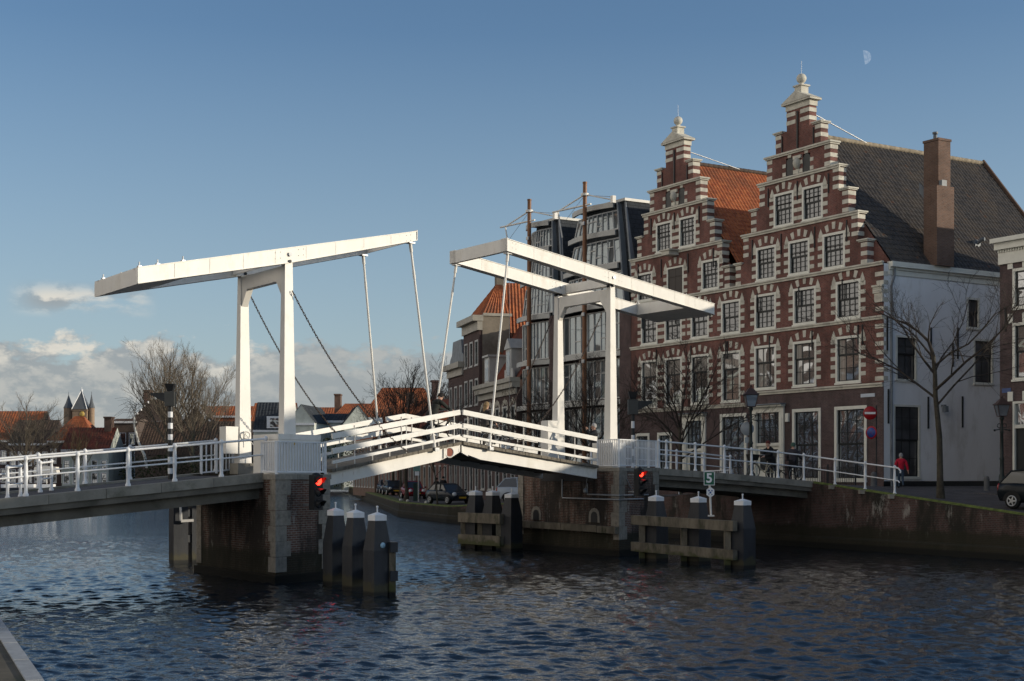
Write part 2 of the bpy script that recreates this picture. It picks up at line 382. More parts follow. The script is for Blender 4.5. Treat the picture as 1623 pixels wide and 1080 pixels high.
def wave_water():
    """The water near the bridge as real waves, the rest as one level sheet around them."""
    g = np.random.default_rng(4)
    ys = [9.0]
    while ys[-1] < 75: ys.append(ys[-1] + max(.032, ys[-1] ** 2 / 14000))
    ys = np.array(ys); nx = 820
    u = np.linspace(-1, 1, nx)
    X = u[None, :] * (ys[:, None] * .385 + .3); Y = np.repeat(ys[:, None], nx, 1)
    Z_ = np.zeros_like(X); dY = np.gradient(ys)[:, None]
    for i in range(110):
        lam = .09 * (.95 / .09) ** g.random(); k = 2 * math.pi / lam; th = g.normal(1.25, .6); kx, ky = k * math.cos(th), k * math.sin(th)
        a = .0068 * lam ** .97 * (.5 + g.random()); fade = np.clip((lam / (np.abs(math.sin(th)) * dY + .02) - 2.0) / 3, 0, 1)
        mod = .65 + .35 * np.sin(X * .21 + Y * .13 * g.normal() + g.random() * 6)
        ph = kx * X + ky * Y + g.random() * 6.3 + .5 * np.sin(.9 * X * g.normal() + .7 * Y)
        Z_ += a * fade * mod * np.sin(ph)
    edge = np.minimum(1, (1 - np.abs(u))[None, :] * 40) * np.clip((75 - ys) / 10, 0, 1)[:, None] * np.clip((ys - 9) / .5, 0, 1)[:, None]
    Z_ *= edge
    n = len(ys); co = np.stack([X, Y, Z_], -1).reshape(-1, 3)
    ii = (np.arange(n - 1)[:, None] * nx + np.arange(nx - 1)[None, :]).reshape(-1)
    f = np.stack([ii, ii + 1, ii + nx + 1, ii + nx], -1)
    # level water around it
    e = ys[-1]; xl0, xr0, xl1, xr1 = X[0, 0], X[0, -1], X[-1, 0], X[-1, -1]
    ext = np.array([(xl0, 9, 0), (xr0, 9, 0), (xr1, e, 0), (xl1, e, 0), (-500, -60, 0), (260, -60, 0), (260, e, 0), (-500, e, 0), (260, 700, 0), (-500, 700, 0), (-500, 9, 0), (260, 9, 0)])
    o0 = len(co); co = np.concatenate([co, ext]); q = lambda *k: [o0 + x for x in k]
    extra = [q(4, 5, 11, 10), q(10, 0, 3, 7), q(1, 11, 6, 2), q(7, 6, 8, 9)]
    f = np.concatenate([f, np.array(extra)])
    me = bpy.data.meshes.new('water'); me.vertices.add(len(co)); me.vertices.foreach_set('co', co.astype(np.float32).ravel())
    me.loops.add(f.size); me.loops.foreach_set('vertex_index', f.astype(np.int32).ravel()); me.polygons.add(len(f)); me.polygons.foreach_set('loop_start', np.arange(0, f.size, 4, dtype=np.int32)); me.polygons.foreach_set('loop_total', np.full(len(f), 4, dtype=np.int32))
    me.update(calc_edges=True); me.polygons.foreach_set('use_smooth', np.ones(len(f), dtype=bool)); me.materials.append(water_mat())
    o = bpy.data.objects.new('water', me); COL.objects.link(o); return o
struct(wave_water())

def street_mat():
    m = brick('street_paving', (.118, .105, .103), (.088, .082, .083), (.05, .047, .045), .22, .1, .3)
    t = m.node_tree                              # on the ground the bond runs in x and y
    for l in list(t.links):
        if l.to_node.type == 'COMBXYZ' and l.from_node.type == 'SEPXYZ': t.links.new(l.from_node.outputs[1], l.to_socket)
        elif l.to_node.type == 'COMBXYZ' and l.from_node.type == 'MATH': t.links.new([n for n in t.nodes if n.type == 'SEPXYZ'][0].outputs[0], l.to_socket)
    return m
M_street = street_mat()

def Pz(px, Y, z): p = at(px, 752, Y); p.z = z; return p
FD = V((-.5197, .8544, 0)); FN = V((.8544, .5197, 0))          # the house row: its line, and into the houses
HA = V((18.29, 70.0, 0))
Rx0 = V((21.95, 63.98, 0))
quay = [V((58, -8, 1.5)), V((31, 30, 1.5)), Pz(1623, 50.6, 1.62), Pz(1420, 56.3, 2.23), V((12.75, 60.4, 2.72)), V((11.0, 63.6, 2.6)), V((7.3, 70, 1.95)), V((-4.1, 91, 1.0)),
        V((-8.26, 104, 1.0)), V((-17.5, 168, 1.0)), V((-26.7, 233, 1.0)), V((-33, 290, 1.0)), V((-48, 420, 1.0))]
inner = [V((72, 0, 1.7)), V((40, 34.5, 1.75)), V((22.6, 62.6, 2.3)), HA + V((1.5, -2.6, 2.42)), HA + V((.0, 0, 2.5)), HA + FD * 4 + V((0, 0, 2.45)), HA + FD * 12 + V((0, 0, 2.1)), HA + FD * 34.4 + V((0, 0, 1.25)),
         V((-3.5, 114, 1.1)), V((-13, 168, 1.05)), V((-19, 233, 1.05)), V((-24, 290, 1.05)), V((-38, 420, 1.05))]
outer = [p + V((60, 25, 0)) for p in inner]
mb = MB()
for k in range(len(quay) - 1):
    n = 4
    for a, b_ in ((quay, inner), (inner, outer)):
        for j in range(n):
            u, w = j / n, (j + 1) / n
            mb.face([a[k].lerp(b_[k], u), a[k].lerp(b_[k], w), a[k + 1].lerp(b_[k + 1], w), a[k + 1].lerp(b_[k + 1], u)])
struct(mb.build('street', M_street))
# mossy verge along the lower quay and the rim of the wall
mb = MB()
for k in range(1, len(quay) - 2):
    a, b_ = quay[k], quay[k + 1]
    wd = .55 if k < 4 else 1.5
    if k in (4, 5): continue
    ia = (inner[k] - a).normalized(); ib = (inner[k + 1] - b_).normalized()
    for q in range(12):
        u, w = q / 12, (q + 1) / 12
        pa, pb = a.lerp(b_, u), a.lerp(b_, w); da = ia.lerp(ib, u); db = ia.lerp(ib, w)
        wa = wd * (.75 + .5 * rnd.random()); hz = .10
        mb.face([pa + V((0, 0, .012)), pb + V((0, 0, .012)), pb + db * .12 + V((0, 0, hz)), pa + da * .12 + V((0, 0, hz))])
        mb.face([pa + da * .12 + V((0, 0, hz)), pb + db * .12 + V((0, 0, hz)), pb + db * wd + V((0, 0, .02)), pa + da * wd + V((0, 0, .02))])
o = mb.build('grass_verge', M_grass); o['kind'] = 'stuff'
# quay wall of the right bank
mb = MB(); mc = MB()
for k in range(len(quay) - 1):
    a, b_ = quay[k], quay[k + 1]
    d = (b_ - a); d.z = 0; d.normalize(); nrm = V((-d.y, d.x, 0))
    if nrm.x > 0: nrm = -nrm
    n = max(1, int((b_ - a).length / 4))
    for q in range(n):
        pa, pb = a.lerp(b_, q / n), a.lerp(b_, (q + 1) / n)
        mb.face([flat(pa, -1), flat(pb, -1), pb, pa])
        mb.face([flat(pa, -1) + nrm * .12, flat(pb, -1) + nrm * .12, flat(pb, .42) + nrm * .10, flat(pa, .42) + nrm * .10])      # the footing
        mb.face([flat(pa, .42) + nrm * .10, flat(pb, .42) + nrm * .10, flat(pb, .50), flat(pa, .50)])
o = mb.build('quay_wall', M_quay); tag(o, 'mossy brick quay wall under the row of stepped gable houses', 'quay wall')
# left bank, where the photographer stands, and the far bank
lb = [V((7, -14)), V((-1.2, 6.2)), V((-4.74, 14.4)), V((-7.5, 20.8)), V((-13.4, 34.5)), V((-28.7, 70)), V((-63, 150)), V((-85, 200)), V((-110, 242)), V((-44, 242)), V((-47, 300)), V((-62, 420))]
mb = MB(); mq = MB()
lbz = [1.0] * len(lb)
for k in range(8):
    a, b_ = lb[k], lb[k + 1]
    mb.face([(a.x, a.y, 1), (b_.x, b_.y, 1), (-700, b_.y, 1.0), (-700, a.y, 1.0)])
mb.face([(-700, 242, 1), (-44, 242, 1), (-47, 300, 1), (-700, 300, 1)]); mb.face([(-700, 300, 1), (-47, 300, 1), (-62, 420, 1), (-700, 420, 1)])
mb.face([(-3000, 420, 1), (2500, 420, 1), (3500, 7000, 1), (-6000, 7000, 1)]); mb.face([(60, -20, .9), (1500, -20, .9), (1500, 420, .9), (-30, 420, .9)])
M_bank = pmat('bank_ground', (.085, .075, .055), .95, .35, .8, .5, dirt=(.05, .07, .02), dirt_amt=.75)
struct(mb.build('ground', M_bank))
mk = MB()
for k in range(11):
    a, b_ = lb[k], lb[k + 1]
    mq.face([(a.x, a.y, -1), (b_.x, b_.y, -1), (b_.x, b_.y, 1), (a.x, a.y, 1)])
    if k < 8:
        d = V((b_.x - a.x, b_.y - a.y, 0)).normalized(); nm = V((-d.y, d.x, 0)); nm = nm if nm.x < 0 else -nm
        n = max(1, int((b_ - a).length / 1.6))
        for q in range(n):
            u, w = q / n + .004, (q + 1) / n - .004
            p, r_ = V((a.x, a.y, 0)).lerp(V((b_.x, b_.y, 0)), u), V((a.x, a.y, 0)).lerp(V((b_.x, b_.y, 0)), w)
            mk.prism([p + V((0, 0, .85)), r_ + V((0, 0, .85)), r_ + nm * .17 + V((0, 0, .85)), p + nm * .17 + V((0, 0, .85))], (0, 0, .17))
w_ = thing('bank_wall', 'near bank wall with a pale stone coping at the waterside', 'quay wall', (-4.74, 14.4, 0))
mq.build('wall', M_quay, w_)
mk.build('coping', pmat('pale_coping', (.30, .32, .34), .85, .15, 3, .3), w_)

# ---------------------------------------------------------------- piers
def make_pier(C, la, lb_, zt, label, course):
    p = thing('bridge_pier', label, 'pier', tuple(C), math.atan2(E.y, E.x))
    def pt(a, b, z): q = C + T * a + E * b; q.z = z; return q
    m = MB(); m.prism([pt(0, 0, -1), pt(la, 0, -1), pt(la, lb_, -1), pt(0, lb_, -1)], (0, 0, zt - .15 + 1))
    m.prism([pt(-.1, -.1, -1), pt(la + .1, -.1, -1), pt(la + .1, lb_ + .1, -1), pt(-.1, lb_ + .1, -1)], (0, 0, 1.24))
    m.build('brickwork', M_pier, p)
    m = MB(); g = .06; cuts = [-g, .9, 1.75, lb_ + g] if lb_ < 3 else [-g, .75, 1.7, 2.6, lb_ + g]
    for i in range(len(cuts) - 1):
        m.prism([pt(-g, cuts[i] + .008, zt - .15), pt(.8, cuts[i] + .008, zt - .15), pt(.8, cuts[i + 1] - .008, zt - .15), pt(-g, cuts[i + 1] - .008, zt - .15)], (0, 0, .15))
    m.prism([pt(.8, -g, zt - .15), pt(la + g, -g, zt - .15), pt(la + g, lb_ + g, zt - .15), pt(.8, lb_ + g, zt - .15)], (0, 0, .146))
    m.build('coping', M_gran, p)
    ms = [MB() for _ in range(4)]; z = zt - .152; k = 0; bz = course
    while z - bz > .2:
        z0 = z - bz + .012
        x, y = ((.32, .62), (.46, .45))[k % 2]
        for m, (a0, a1, b0, b1) in zip(ms, ((-.025, x, -.025, y), (-.025, x, lb_ - (.5, .34)[k % 2], lb_ + .025), (la - .35, la + .025, -.025, (.4, .3)[k % 2]), (la - .3, la + .02, lb_ - .4, lb_ + .02))):
            m.prism([pt(a0, b0, z0), pt(a1, b0, z0), pt(a1, b1, z0), pt(a0, b1, z0)], (0, 0, z - z0))
        z -= bz; k += 1
    for m in ms: m.build('corner_quoins', M_gran, p)
    return p, pt
PL, ptl = make_pier(C1, 5.71, 2.34, Z1, 'brick bridge pier with granite quoins standing between water on both sides', .44)
PR, ptr = make_pier(C2, 6.62, 3.3, Z2, 'brick bridge pier with granite quoins and a timber rubbing strake, nearer the stepped gables', .52)
# the right pier's face to the opening: rubbing strake, drain niches, machine pit, conduits
m = MB()
for a0, a1, dz in ((.0, 1.1, 0), (1.14, 3.4, .03), (3.43, 6.6, .05)):
    m.beam(ptr(a0, -.16, .98 + dz), ptr(a1, -.16, 1.0 + dz), .22, .26)
m.build('rubbing_strake', M_timber, PR)
for a in (1.5, 5.35):
    m = MB()
    rr = [ptr(a + .34, -.03, 1.24), ptr(a - .34, -.03, 1.24)] + [ptr(a - .34 * math.cos(q * math.pi / 6), -.03, 1.5 + .30 * math.sin(q * math.pi / 6)) for q in range(7)]
    m.prism(rr, E * .05, 0)
    r2 = [ptr(a + .2, -.04, 1.24), ptr(a - .2, -.04, 1.24)] + [ptr(a - .2 * math.cos(q * math.pi / 6), -.04, 1.48 + .18 * math.sin(q * math.pi / 6)) for q in range(7)]
    m.prism(r2, E * .05, 1)
    m.build('drain_niche', [M_gran, M_dark], PR)
m = MB(); m.prism([ptr(1.55, -.02, 2.82), ptr(5.0, -.02, 2.82), ptr(5.0, .5, 2.82), ptr(1.55, .5, 2.82)], (0, 0, .3)); m.build('bearing_recess', M_dark, PR)
m = MB(); m.tube([ptr(3.55, -.05, 2.9), ptr(3.55, -.05, 2.2)], .03, 6); m.tube([ptr(3.5, -.06, 2.16), ptr(0, -.06, 2.14), ptr(-.05, -.05, 2.14), ptr(-.06, 1.9, 2.14)], .035, 6)
m.box(0, 0, 0, 0, 0, 0); c = ptr(2.0, -.08, 2.45); m.ball(c, .09, 8, sz=1.2); m.tube([c, c + V((.06, 0, .5))], .012, 5); m.build('conduit', M_steel, PR)
m = MB(); m.tube([ptr(1.5, -.06, 2.95), ptr(.0, -.07, 2.0)], .02, 5); m.tube([ptr(3.1, -.05, 2.35), ptr(0.2, -.05, 2.35)], .02, 5)
m = MB(); m.tube([ptr(1.9, -.05, 2.32), ptr(0, -.06, 2.30), ptr(-.05, -.04, 2.30), ptr(-.05, 2.34, 2.30)], .032, 6); m.ball(ptr(-.07, 1.15, 2.30), .075, 8)
m.tube([ptr(1.9, -.05, 2.32), ptr(1.9, -.05, 2.75)], .016, 5); m.tube([ptr(-.07, 1.15, 2.3), ptr(-.07, .95, 2.5), ptr(-.06, .55, 2.92)], .018, 5)
m.build('conduit', M_steel, PL)

# ---------------------------------------------------------------- towers, balance beams, rods, leaves
def board(mb, p, q, h, w, mi=0): mb.beam(p, q, w, h, side=T, mi=mi)
M_seam = pmat('weathered_paint', (.70, .67, .61), .6, .2, 4)
def make_tower(N, w, zb, ztop, label):
    t = thing('bridge_tower', label, 'bridge tower', (N.x, N.y, zb), math.atan2(B.y, B.x))
    for k in (0, 1):
        base = N + T * (w * k); m = MB(); rings = []
        for z, wx in ((zb, .50), (ztop, .29)):
            c = flat(base, z)
            rings.append([c - B * wx / 2 - T * wx * .42, c + B * wx / 2 - T * wx * .42, c + B * wx / 2 + T * wx * .42, c - B * wx / 2 + T * wx * .42])
        m.loft(rings); m.build('post', M_white, t)
    m = MB(); a = flat(N + T * .12, ztop - .30); b_ = flat(N + T * (w - .12), ztop - .30)
    m.beam(a, b_, .24, .42, side=B)
    for s_, p in ((1, a), (-1, b_)):
        m.prism([p + V((0, 0, -.21)) - B * .12, p + T * .42 * s_ + V((0, 0, -.21)) - B * .12, p + T * .02 * s_ + V((0, 0, -.72)) - B * .12], B * .24)
    m.build('crossbar', M_white, t)
    for k in (0, 1):
        m = MB(); c = flat(N + T * (w * k), ztop + .02); m.tube([c - T * .22, c + T * .22], .05, 8)
        m.prism([c - B * .2 - T * .1 + V((0, 0, -.05)), c + B * .2 - T * .1 + V((0, 0, -.05)), c + B * .12 - T * .1 + V((0, 0, .06)), c - B * .12 - T * .1 + V((0, 0, .06))], T * .2)
        m.build('bearing', M_dark, t)
    return t
TWL = make_tower(NL, WL, Z1, 9.42, 'tapered white bridge tower in full sun on the nearer pier')
TWR = make_tower(NR, WR, Z2, 10.35, 'tapered white bridge tower in front of the glass bay building')

def make_balance(N, w, tip_px, tip_py, piv_py, end_px, end_py, h_tip, h_piv, h_end, zpiv, label, boxlen):
    s1 = along(tip_px, N, B); s0 = along(end_px, N, B)
    zt = zat(tip_py, (N + B * s1).y); ze = zat(end_py, (N + B * s0).y)
    sg = 1 if s1 > 0 else -1
    sl_ = (zt - ze) / (s1 - s0)
    def P(s, k, dz=0): q = N + B * s + T * (w * k); q.z = zt + (s - s1) * sl_ + dz; return q
    t = thing('balance_beam', label, 'balance beam', (N.x, N.y, zpiv))
    for k in (0, 1):
        m = MB(); rings = []
        for s, h in ((s1, h_tip), (0, h_piv), (s0, h_end)):
            wd = .17
            rings.append([P(s, k, -h) - T * wd, P(s, k, -h) + T * wd, P(s, k) + T * wd, P(s, k) - T * wd])
        m.loft(rings)
        for s, h, s2, h2 in ((s1, h_tip, 0, h_piv), (0, h_piv, s0, h_end)):         # top and bottom flanges
            for tp in (0, 1):
                za, zb_ = (0.0, 0.0) if tp else (-h, -h2)
                e = .012 if tp else -.012
                r = [[P(s, k, za + e - .012) - T * .195, P(s, k, za + e + .012) - T * .195, P(s, k, za + e + .012) + T * .195, P(s, k, za + e - .012) + T * .195],
                     [P(s2, k, zb_ + e - .012) - T * .195, P(s2, k, zb_ + e + .012) - T * .195, P(s2, k, zb_ + e + .012) + T * .195, P(s2, k, zb_ + e - .012) + T * .195]]
                m.loft(r)
        bo = m.build('beam', M_white, t)
        q = MB(); L_ = s0 - s1
        for i in range(1, 9):
            ss = s1 + L_ * i / 9; hh = h_tip + (h_piv - h_tip) * min(1, abs(ss - s1) / abs(s1))
            for side in (-1, 1): q.prism([P(ss - .012, k, -hh + .01) + T * side * .171, P(ss + .008, k, -hh + .01) + T * side * .171, P(ss + .012, k, -.01) + T * side * .171, P(ss - .012, k, -.01) + T * side * .171], T * side * .004)
        q.build('plate_seams', M_seam, bo)
        q = MB()
        for ss in (-.55, -.35, .35, .55, s1 - sg * .5, s1 - sg * .3):
            for dz in (-.08, -.26):
                for side in (-1, 1): q.lathe(P(ss, k, dz) + T * side * .17, [(.014, 0), (.014, .014), (.007, .02)], 6, 0, axis=T * side)
        q.build('bolt_heads', M_seam, bo)
    m = MB(); sx = s1 - sg * .13
    m.prism([P(s1, 0, -h_tip - .02) + T * .18, P(sx, 0, -h_tip - .02) + T * .18, P(sx, 0, .03) + T * .18, P(s1, 0, .03) + T * .18], T * (w - .36))
    for k in (0, 1):
        c = P(s1, k); m.prism([P(s1, k, -h_tip - .02) - T * .20, P(s1 - sg * .02, k, -h_tip - .02) - T * .20, P(s1 - sg * .02, k, .05) - T * .20, P(s1, k, .05) - T * .20], T * .40)
    m.build('end_tie', M_white, t)
    m = MB(); sa = -sg * .30; sb = sa - sg * .2
    m.prism([P(sa, 0, -h_piv + .04) + T * .18, P(sb, 0, -h_piv + .04) + T * .18, P(sb, 0, -.05) + T * .18, P(sa, 0, -.05) + T * .18], T * (w - .36)); m.build('pivot_tie', M_white, t)
    m = MB(); sb = s0 + sg * boxlen
    m.prism([P(s0, 0, -h_end - .03) - T * .16, P(sb, 0, -h_end - .03) - T * .16, P(sb, 0, -h_end + .1) - T * .16, P(s0, 0, -h_end + .1) - T * .16], T * (w + .32))
    m.prism([P(s0 - sg * .02, 0, -h_end - .03) - T * .15, P(s0 + sg * .05, 0, -h_end - .03) - T * .15, P(s0 + sg * .05, 0, -.03) - T * .15, P(s0 - sg * .02, 0, -.03) - T * .15], T * (w + .30))
    m.prism([P(sb, 0, -h_end + .1) + T * .18, P(sb - sg * .08, 0, -h_end + .1) + T * .18, P(sb - sg * .08, 0, -.05) + T * .18, P(sb, 0, -.05) + T * .18], T * (w - .36))
    m.prism([P(s0, 0, -.05) + T * .05, P(sb, 0, -.05) + T * .05, P(sb, 0, .02) + T * .05, P(s0, 0, .02) + T * .05], T * (w - .1))
    m.build('counterweight_box', M_white, t)
    m = MB()
    for k in (.04, .96):
        for q in (.1, .45, .95):
            c = P(s0 + sg * boxlen * q, k, .02); m.prism([c - T * .08 - B * .05, c + T * .08 - B * .05, c + T * .08 + B * .05, c - T * .08 + B * .05], (0, 0, .05)); m.tube([c, c + V((0, 0, .16))], .02, 6)
    for k in (0, 1): m.tube([P(0, k, -h_piv * .45) - T * .24, P(0, k, -h_piv * .45) + T * .24], .06, 8)
    m.build('fixings', M_steel, t)
    return P, s1, t
BLP, sL, BBL = make_balance(NL, WL, 657, 368.5, 0, 215, 426, .27, .42, .40, 9.6, 'long white balance beams rising to the right, counterweight box at their left end', 1.7)
BRP, sR, BBR = make_balance(NR, WR, 799, 380, 0, 1128, 483, .40, .44, .42, 10.4, 'long white balance beams sloping down to the right in front of the gables', 1.9)

def make_leaf(N, w, tip_px, tip_py, base_px, base_py, label, hang_px):
    st = along(tip_px, N, B); sb = along(base_px, N, B); sg = 1 if st > 0 else -1
    zt = zat(tip_py, (N + B * st).y); zb = zat(base_py, (N + B * sb).y)
    def P(s, k, dz=0): q = N + B * s + T * k; q.z = zb + (s - sb) * (zt - zb) / (st - sb) + dz; return q
    t = thing('bridge_leaf', label, 'bridge leaf', tuple(flat(N + B * sb, zb)))
    m = MB(); n = 42
    for i in range(n):
        u, v_ = i / n, (i + .93) / n
        a, b_ = sb + (st - sb) * u, sb + (st - sb) * v_
        e = .03 * rnd.random()
        m.prism([P(a, -.30 - e, -.10), P(b_, -.30 - e, -.10), P(b_, w + .30, -.10), P(a, w + .30, -.10)], (0, 0, .10))
    m.build('deck_planks', M_deck, t)
    for k in (0, 1):
        m = MB(); kk = -.06 if k == 0 else w + .06; r = []
        for s, h in ((sb - sg * .05, .40), (st - sg * 1.0, .40), (st - sg * .04, .26)):
            r.append([P(s, kk - .09, -.101 - h), P(s, kk + .09, -.101 - h), P(s, kk + .09, -.101), P(s, kk - .09, -.101)])
        m.loft(r); m.build('girder', M_white, t)
    m = MB()
    for i in range(7):
        s = sb + (st - sb) * (i + .5) / 7; m.prism([P(s, .1, -.34), P(s + .1, .1, -.34), P(s + .1, .1, -.101), P(s, .1, -.101)], T * (w - .2))
    m.prism([P(sb, .04, -.30), P(st - sg * .5, .04, -.30), P(st - sg * .5, .04, -.26), P(sb, .04, -.26)], T * (w - .08))
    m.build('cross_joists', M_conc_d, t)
    s0r, s1r = sb + sg * .05, st - sg * .03
    for k in (-.22, w + .22):
        segs = [(s0r, s1r)] if k < 0 or sg < 0 else [(s0r, s0r + (s1r - s0r) * .80), (s0r + (s1r - s0r) * .835, s1r)]
        for a, b_ in segs:
            for nm, z, h in (('top_rail', 1.0, .17), ('middle_rail', .55, .155), ('lower_rail', .20, .09)):
                m = MB(); board(m, P(a, k, z), P(b_, k, z), h, .09); m.build(nm, M_whitewood, t)
        for i in range(8):
            s = s0r + (s1r - s0r) * (i + .3) / 7.6
            m = MB(); m.tube([P(s, k + (.06 if k < 0 else -.06), 0), P(s, k + (.06 if k < 0 else -.06), 1.0 if i % 3 == 1 else .22)], .02, 6); m.build('rail_post', M_white, t)
    # the meeting ends
    m = MB(); m.prism([P(st - sg * .35, -.16, -.46), P(st, -.16, -.36), P(st, -.16, -.12), P(st - sg * .35, -.16, -.12)], T * .06)
    m.prism([P(st - sg * .35, w + .1, -.46), P(st, w + .1, -.36), P(st, w + .1, -.12), P(st - sg * .35, w + .1, -.12)], T * .06)
    m.prism([P(st - sg * .06, -.2, -.34), P(st, -.2, -.34), P(st, -.2, -.102), P(st - sg * .06, -.2, -.102)], T * (w + .4)); m.build('meeting_edge', M_white, t)
    return P, st, sb, t
LLP, stL, sbL, LFL = make_leaf(NL, WL, 724, 700.5, 519, 744, 'half raised bridge leaf with sunlit white rails, a man with a bicycle on it', 683)
LRP, stR, sbR, LFR = make_leaf(NR, WR, 727, 700.5, 941, 738, 'half raised bridge leaf with white rails, a blonde woman on it', 769)
# red plate by the nearer leaf's tip (the housing of a signal seen from its side)
m = MB(); p = LLP(stL - .55, -.17, -.28)
m.prism([LLP(stL - .8, -.17, -.45), LLP(stL - .1, -.17, -.38), LLP(stL - .05, -.17, -.12), LLP(stL - .8, -.17, -.12)], -T * .03, 0)
m.ring(p - T * .05, T, .17, .03, 14, 6, 0); m.lathe(p - T * .035, [(.001, 0), (.15, 0), (.15, .02)], 14, 1, axis=-T)
m.build('lamp_housing', [M_white, pmat('rust_red', (.25, .05, .02), .6)], LFL)

def make_rod(top, bot, label):
    t = thing('hanger_rod', label, 'hanger rod', tuple(bot), group='hanger rods of the drawbridge')
    d = (top - bot); L = d.length; d.normalize()
    m = MB(); m.tube([bot, top], .038, 8); m.build('rod', M_white, t)
    m = MB(); m.tube([bot - d * .05, bot + d * .45], .058, 8); m.tube([top - d * .3, top + d * .05], .055, 8); m.tube([bot + d * L * .83, bot + d * (L * .83 + .25)], .046, 8); m.build('sleeve', M_white, t)
    m = MB(); m.beam(top - B * .13, top + B * .13, .2, .05); m.beam(bot - B * .1 - T * .08, bot + B * .1 - T * .08, .14, .12); m.tube([bot - T * .16, bot + T * .16], .035, 8); m.build('bracket', M_steel, t)
for P_, s1, Lp, px_, nm, hh in ((BLP, sL, LLP, 683, 'nearer', .3), (BRP, sR, LRP, 769, 'gable side', .42)):
    sg = 1 if s1 > 0 else -1
    N_, w_r = (NL, WL) if sg > 0 else (NR, WR)
    sbt = along(px_, N_, B)
    for k in (0, 1):
        lab = {(1, 0): 'white hanger rod down to the near edge of the sunlit nearer leaf', (1, 1): 'white hanger rod down to the far edge of the nearer leaf',
               (-1, 0): 'white hanger rod in front of the blonde woman on the bridge', (-1, 1): 'white hanger rod rising behind the leaning man\'s hands'}[(sg, k)]
        make_rod(P_(s1 - sg * .2, k, -hh - .03), Lp(sbt, -.24 if k == 0 else w_r + .24, -.08), lab)

def make_chain(a, b_, sag, label):
    t = MB(); L = (b_ - a).length; n = int(L / .085); pts = []
    for i in range(n + 1):
        u = i / n; p = a.lerp(b_, u); p.z -= sag * 4 * u * (1 - u); pts.append(p)
    for i in range(n):
        p, q = pts[i], pts[i + 1]; d = (q - p).normalized(); s1 = d.cross(V((.3, .9, .1))).normalized(); s2 = d.cross(s1)
        s_ = s1 if i % 2 else s2; c = (p + q) / 2; hw, hl = .021, (q - p).length * .72
        loop = [c + s_ * (hw * x) + d * (hl * y) for x, y in ((-1, -.6), (0, -1), (1, -.6), (1, .6), (0, 1), (-1, .6), (-1, -.6))]
        t.tube(loop, .0105, 4, caps=False)
    o = t.build('chain', M_rust); o['label'] = label; o['category'] = 'chain'; o['group'] = 'slack chains of the drawbridge'
    return o
def leafpt(Lp, N_, px, k): return Lp(along(px, N_ + T * k if k > 0 else N_, B), k if k > 0 else -.27, .02)
make_chain(at(463.5, 462, 42.4), leafpt(LLP, NL, 640, 0), .55, 'rusty chain from the near post of the nearer tower to its leaf')
make_chain(at(397.5, 470, 45.1), leafpt(LLP, NL, 566, WL + .27), .55, 'rusty chain from the far post of the nearer tower, passing behind its near post')
make_chain(at(954, 497, 54.8), leafpt(LRP, NR, 800, 0), .75, 'thin rusty chain crossing in front of the far white post by the gables')
make_chain(at(877, 500, 58.0), leafpt(LRP, NR, 745, WR + .27), .75, 'thin rusty chain crossing in front of the glass bay building')

# ---------------------------------------------------------------- fences and casings on the piers
def bar_fence(name, pts, h, label, step=.115, posts=True):
    t = thing(name, label, 'fence', tuple(pts[0]))
    m = MB(); fr = MB()
    for a, b_ in zip(pts[:-1], pts[1:]):
        d = b_ - a; L = d.length; n = max(2, int(L / step))
        for i in range(n + 1):
            p = a + d * (i / n); m.beam(p + V((0, 0, .05)), p + V((0, 0, h)), .018, .045, side=d.cross(V((0, 0, 1))))
        fr.beam(a + V((0, 0, h)), b_ + V((0, 0, h)), .05, .035); fr.beam(a + V((0, 0, .07)), b_ + V((0, 0, .07)), .05, .045)
    m.build('bars', M_whiteblue, t); fr.build('frame', M_whiteblue, t)
    for p in pts:
        q = MB(); q.beam(p, p + V((0, 0, h + .02)), .075, .075, side=(1, 0, 0)); q.build('post', M_whiteblue, t)
    return t
bar_fence('bar_fence', [ptl(1.0, .06, Z1), ptl(.06, .06, Z1), ptl(.06, 2.2, Z1)], .93, 'white barred fence around the casing on the nearer pier')
bar_fence('bar_fence', [ptr(1.35, .06, Z2), ptr(.06, .06, Z2), ptr(.06, 3.2, Z2)], 1.06, 'white barred fence above the red light, gable side pier')
m = MB()
def casing(pt, a0, a1, b0, b1, z0, z1, ch):
    ring = lambda z, i: [pt(a0 + ch + i, b0 + i, z), pt(a0 + i, b0 + ch + i, z), pt(a0 + i, b1 - i, z), pt(a1 - i, b1 - i, z), pt(a1 - i, b0 + i, z)]
    m.loft([ring(z0, 0), ring(z1 - .16, 0)]); m.loft([ring(z1 - .155, -.012), ring(z1, -.012)])
casing(ptl, .30, 2.0, .30, 2.15, Z1, 4.26, .02)
m.build('post_casing', M_white, TWL)
m = MB(); m.prism([ptl(.295, .55, 3.98), ptl(.295, .62, 3.98), ptl(.295, .62, 4.04), ptl(.295, .55, 4.04)], -T * .05)
m.prism([ptl(.295, 1.85, 3.98), ptl(.295, 1.92, 3.98), ptl(.295, 1.92, 4.04), ptl(.295, 1.85, 4.04)], -T * .05); m.build('casing_latch', M_steel, TWL)
m = MB(); m.prism([ptl(.28, .92, 3.95), ptl(.28, 1.04, 3.95), ptl(.28, 1.04, 4.04), ptl(.28, .92, 4.04)], -T * .012); m.build('warning_sticker', pmat('sticker_yellow', (.65, .42, .05), .5), TWL)
m = MB(); casing(ptr, .45, 1.7, .10, 1.15, Z2, 3.36 + .95, .02); m.build('post_casing', M_white, TWR)
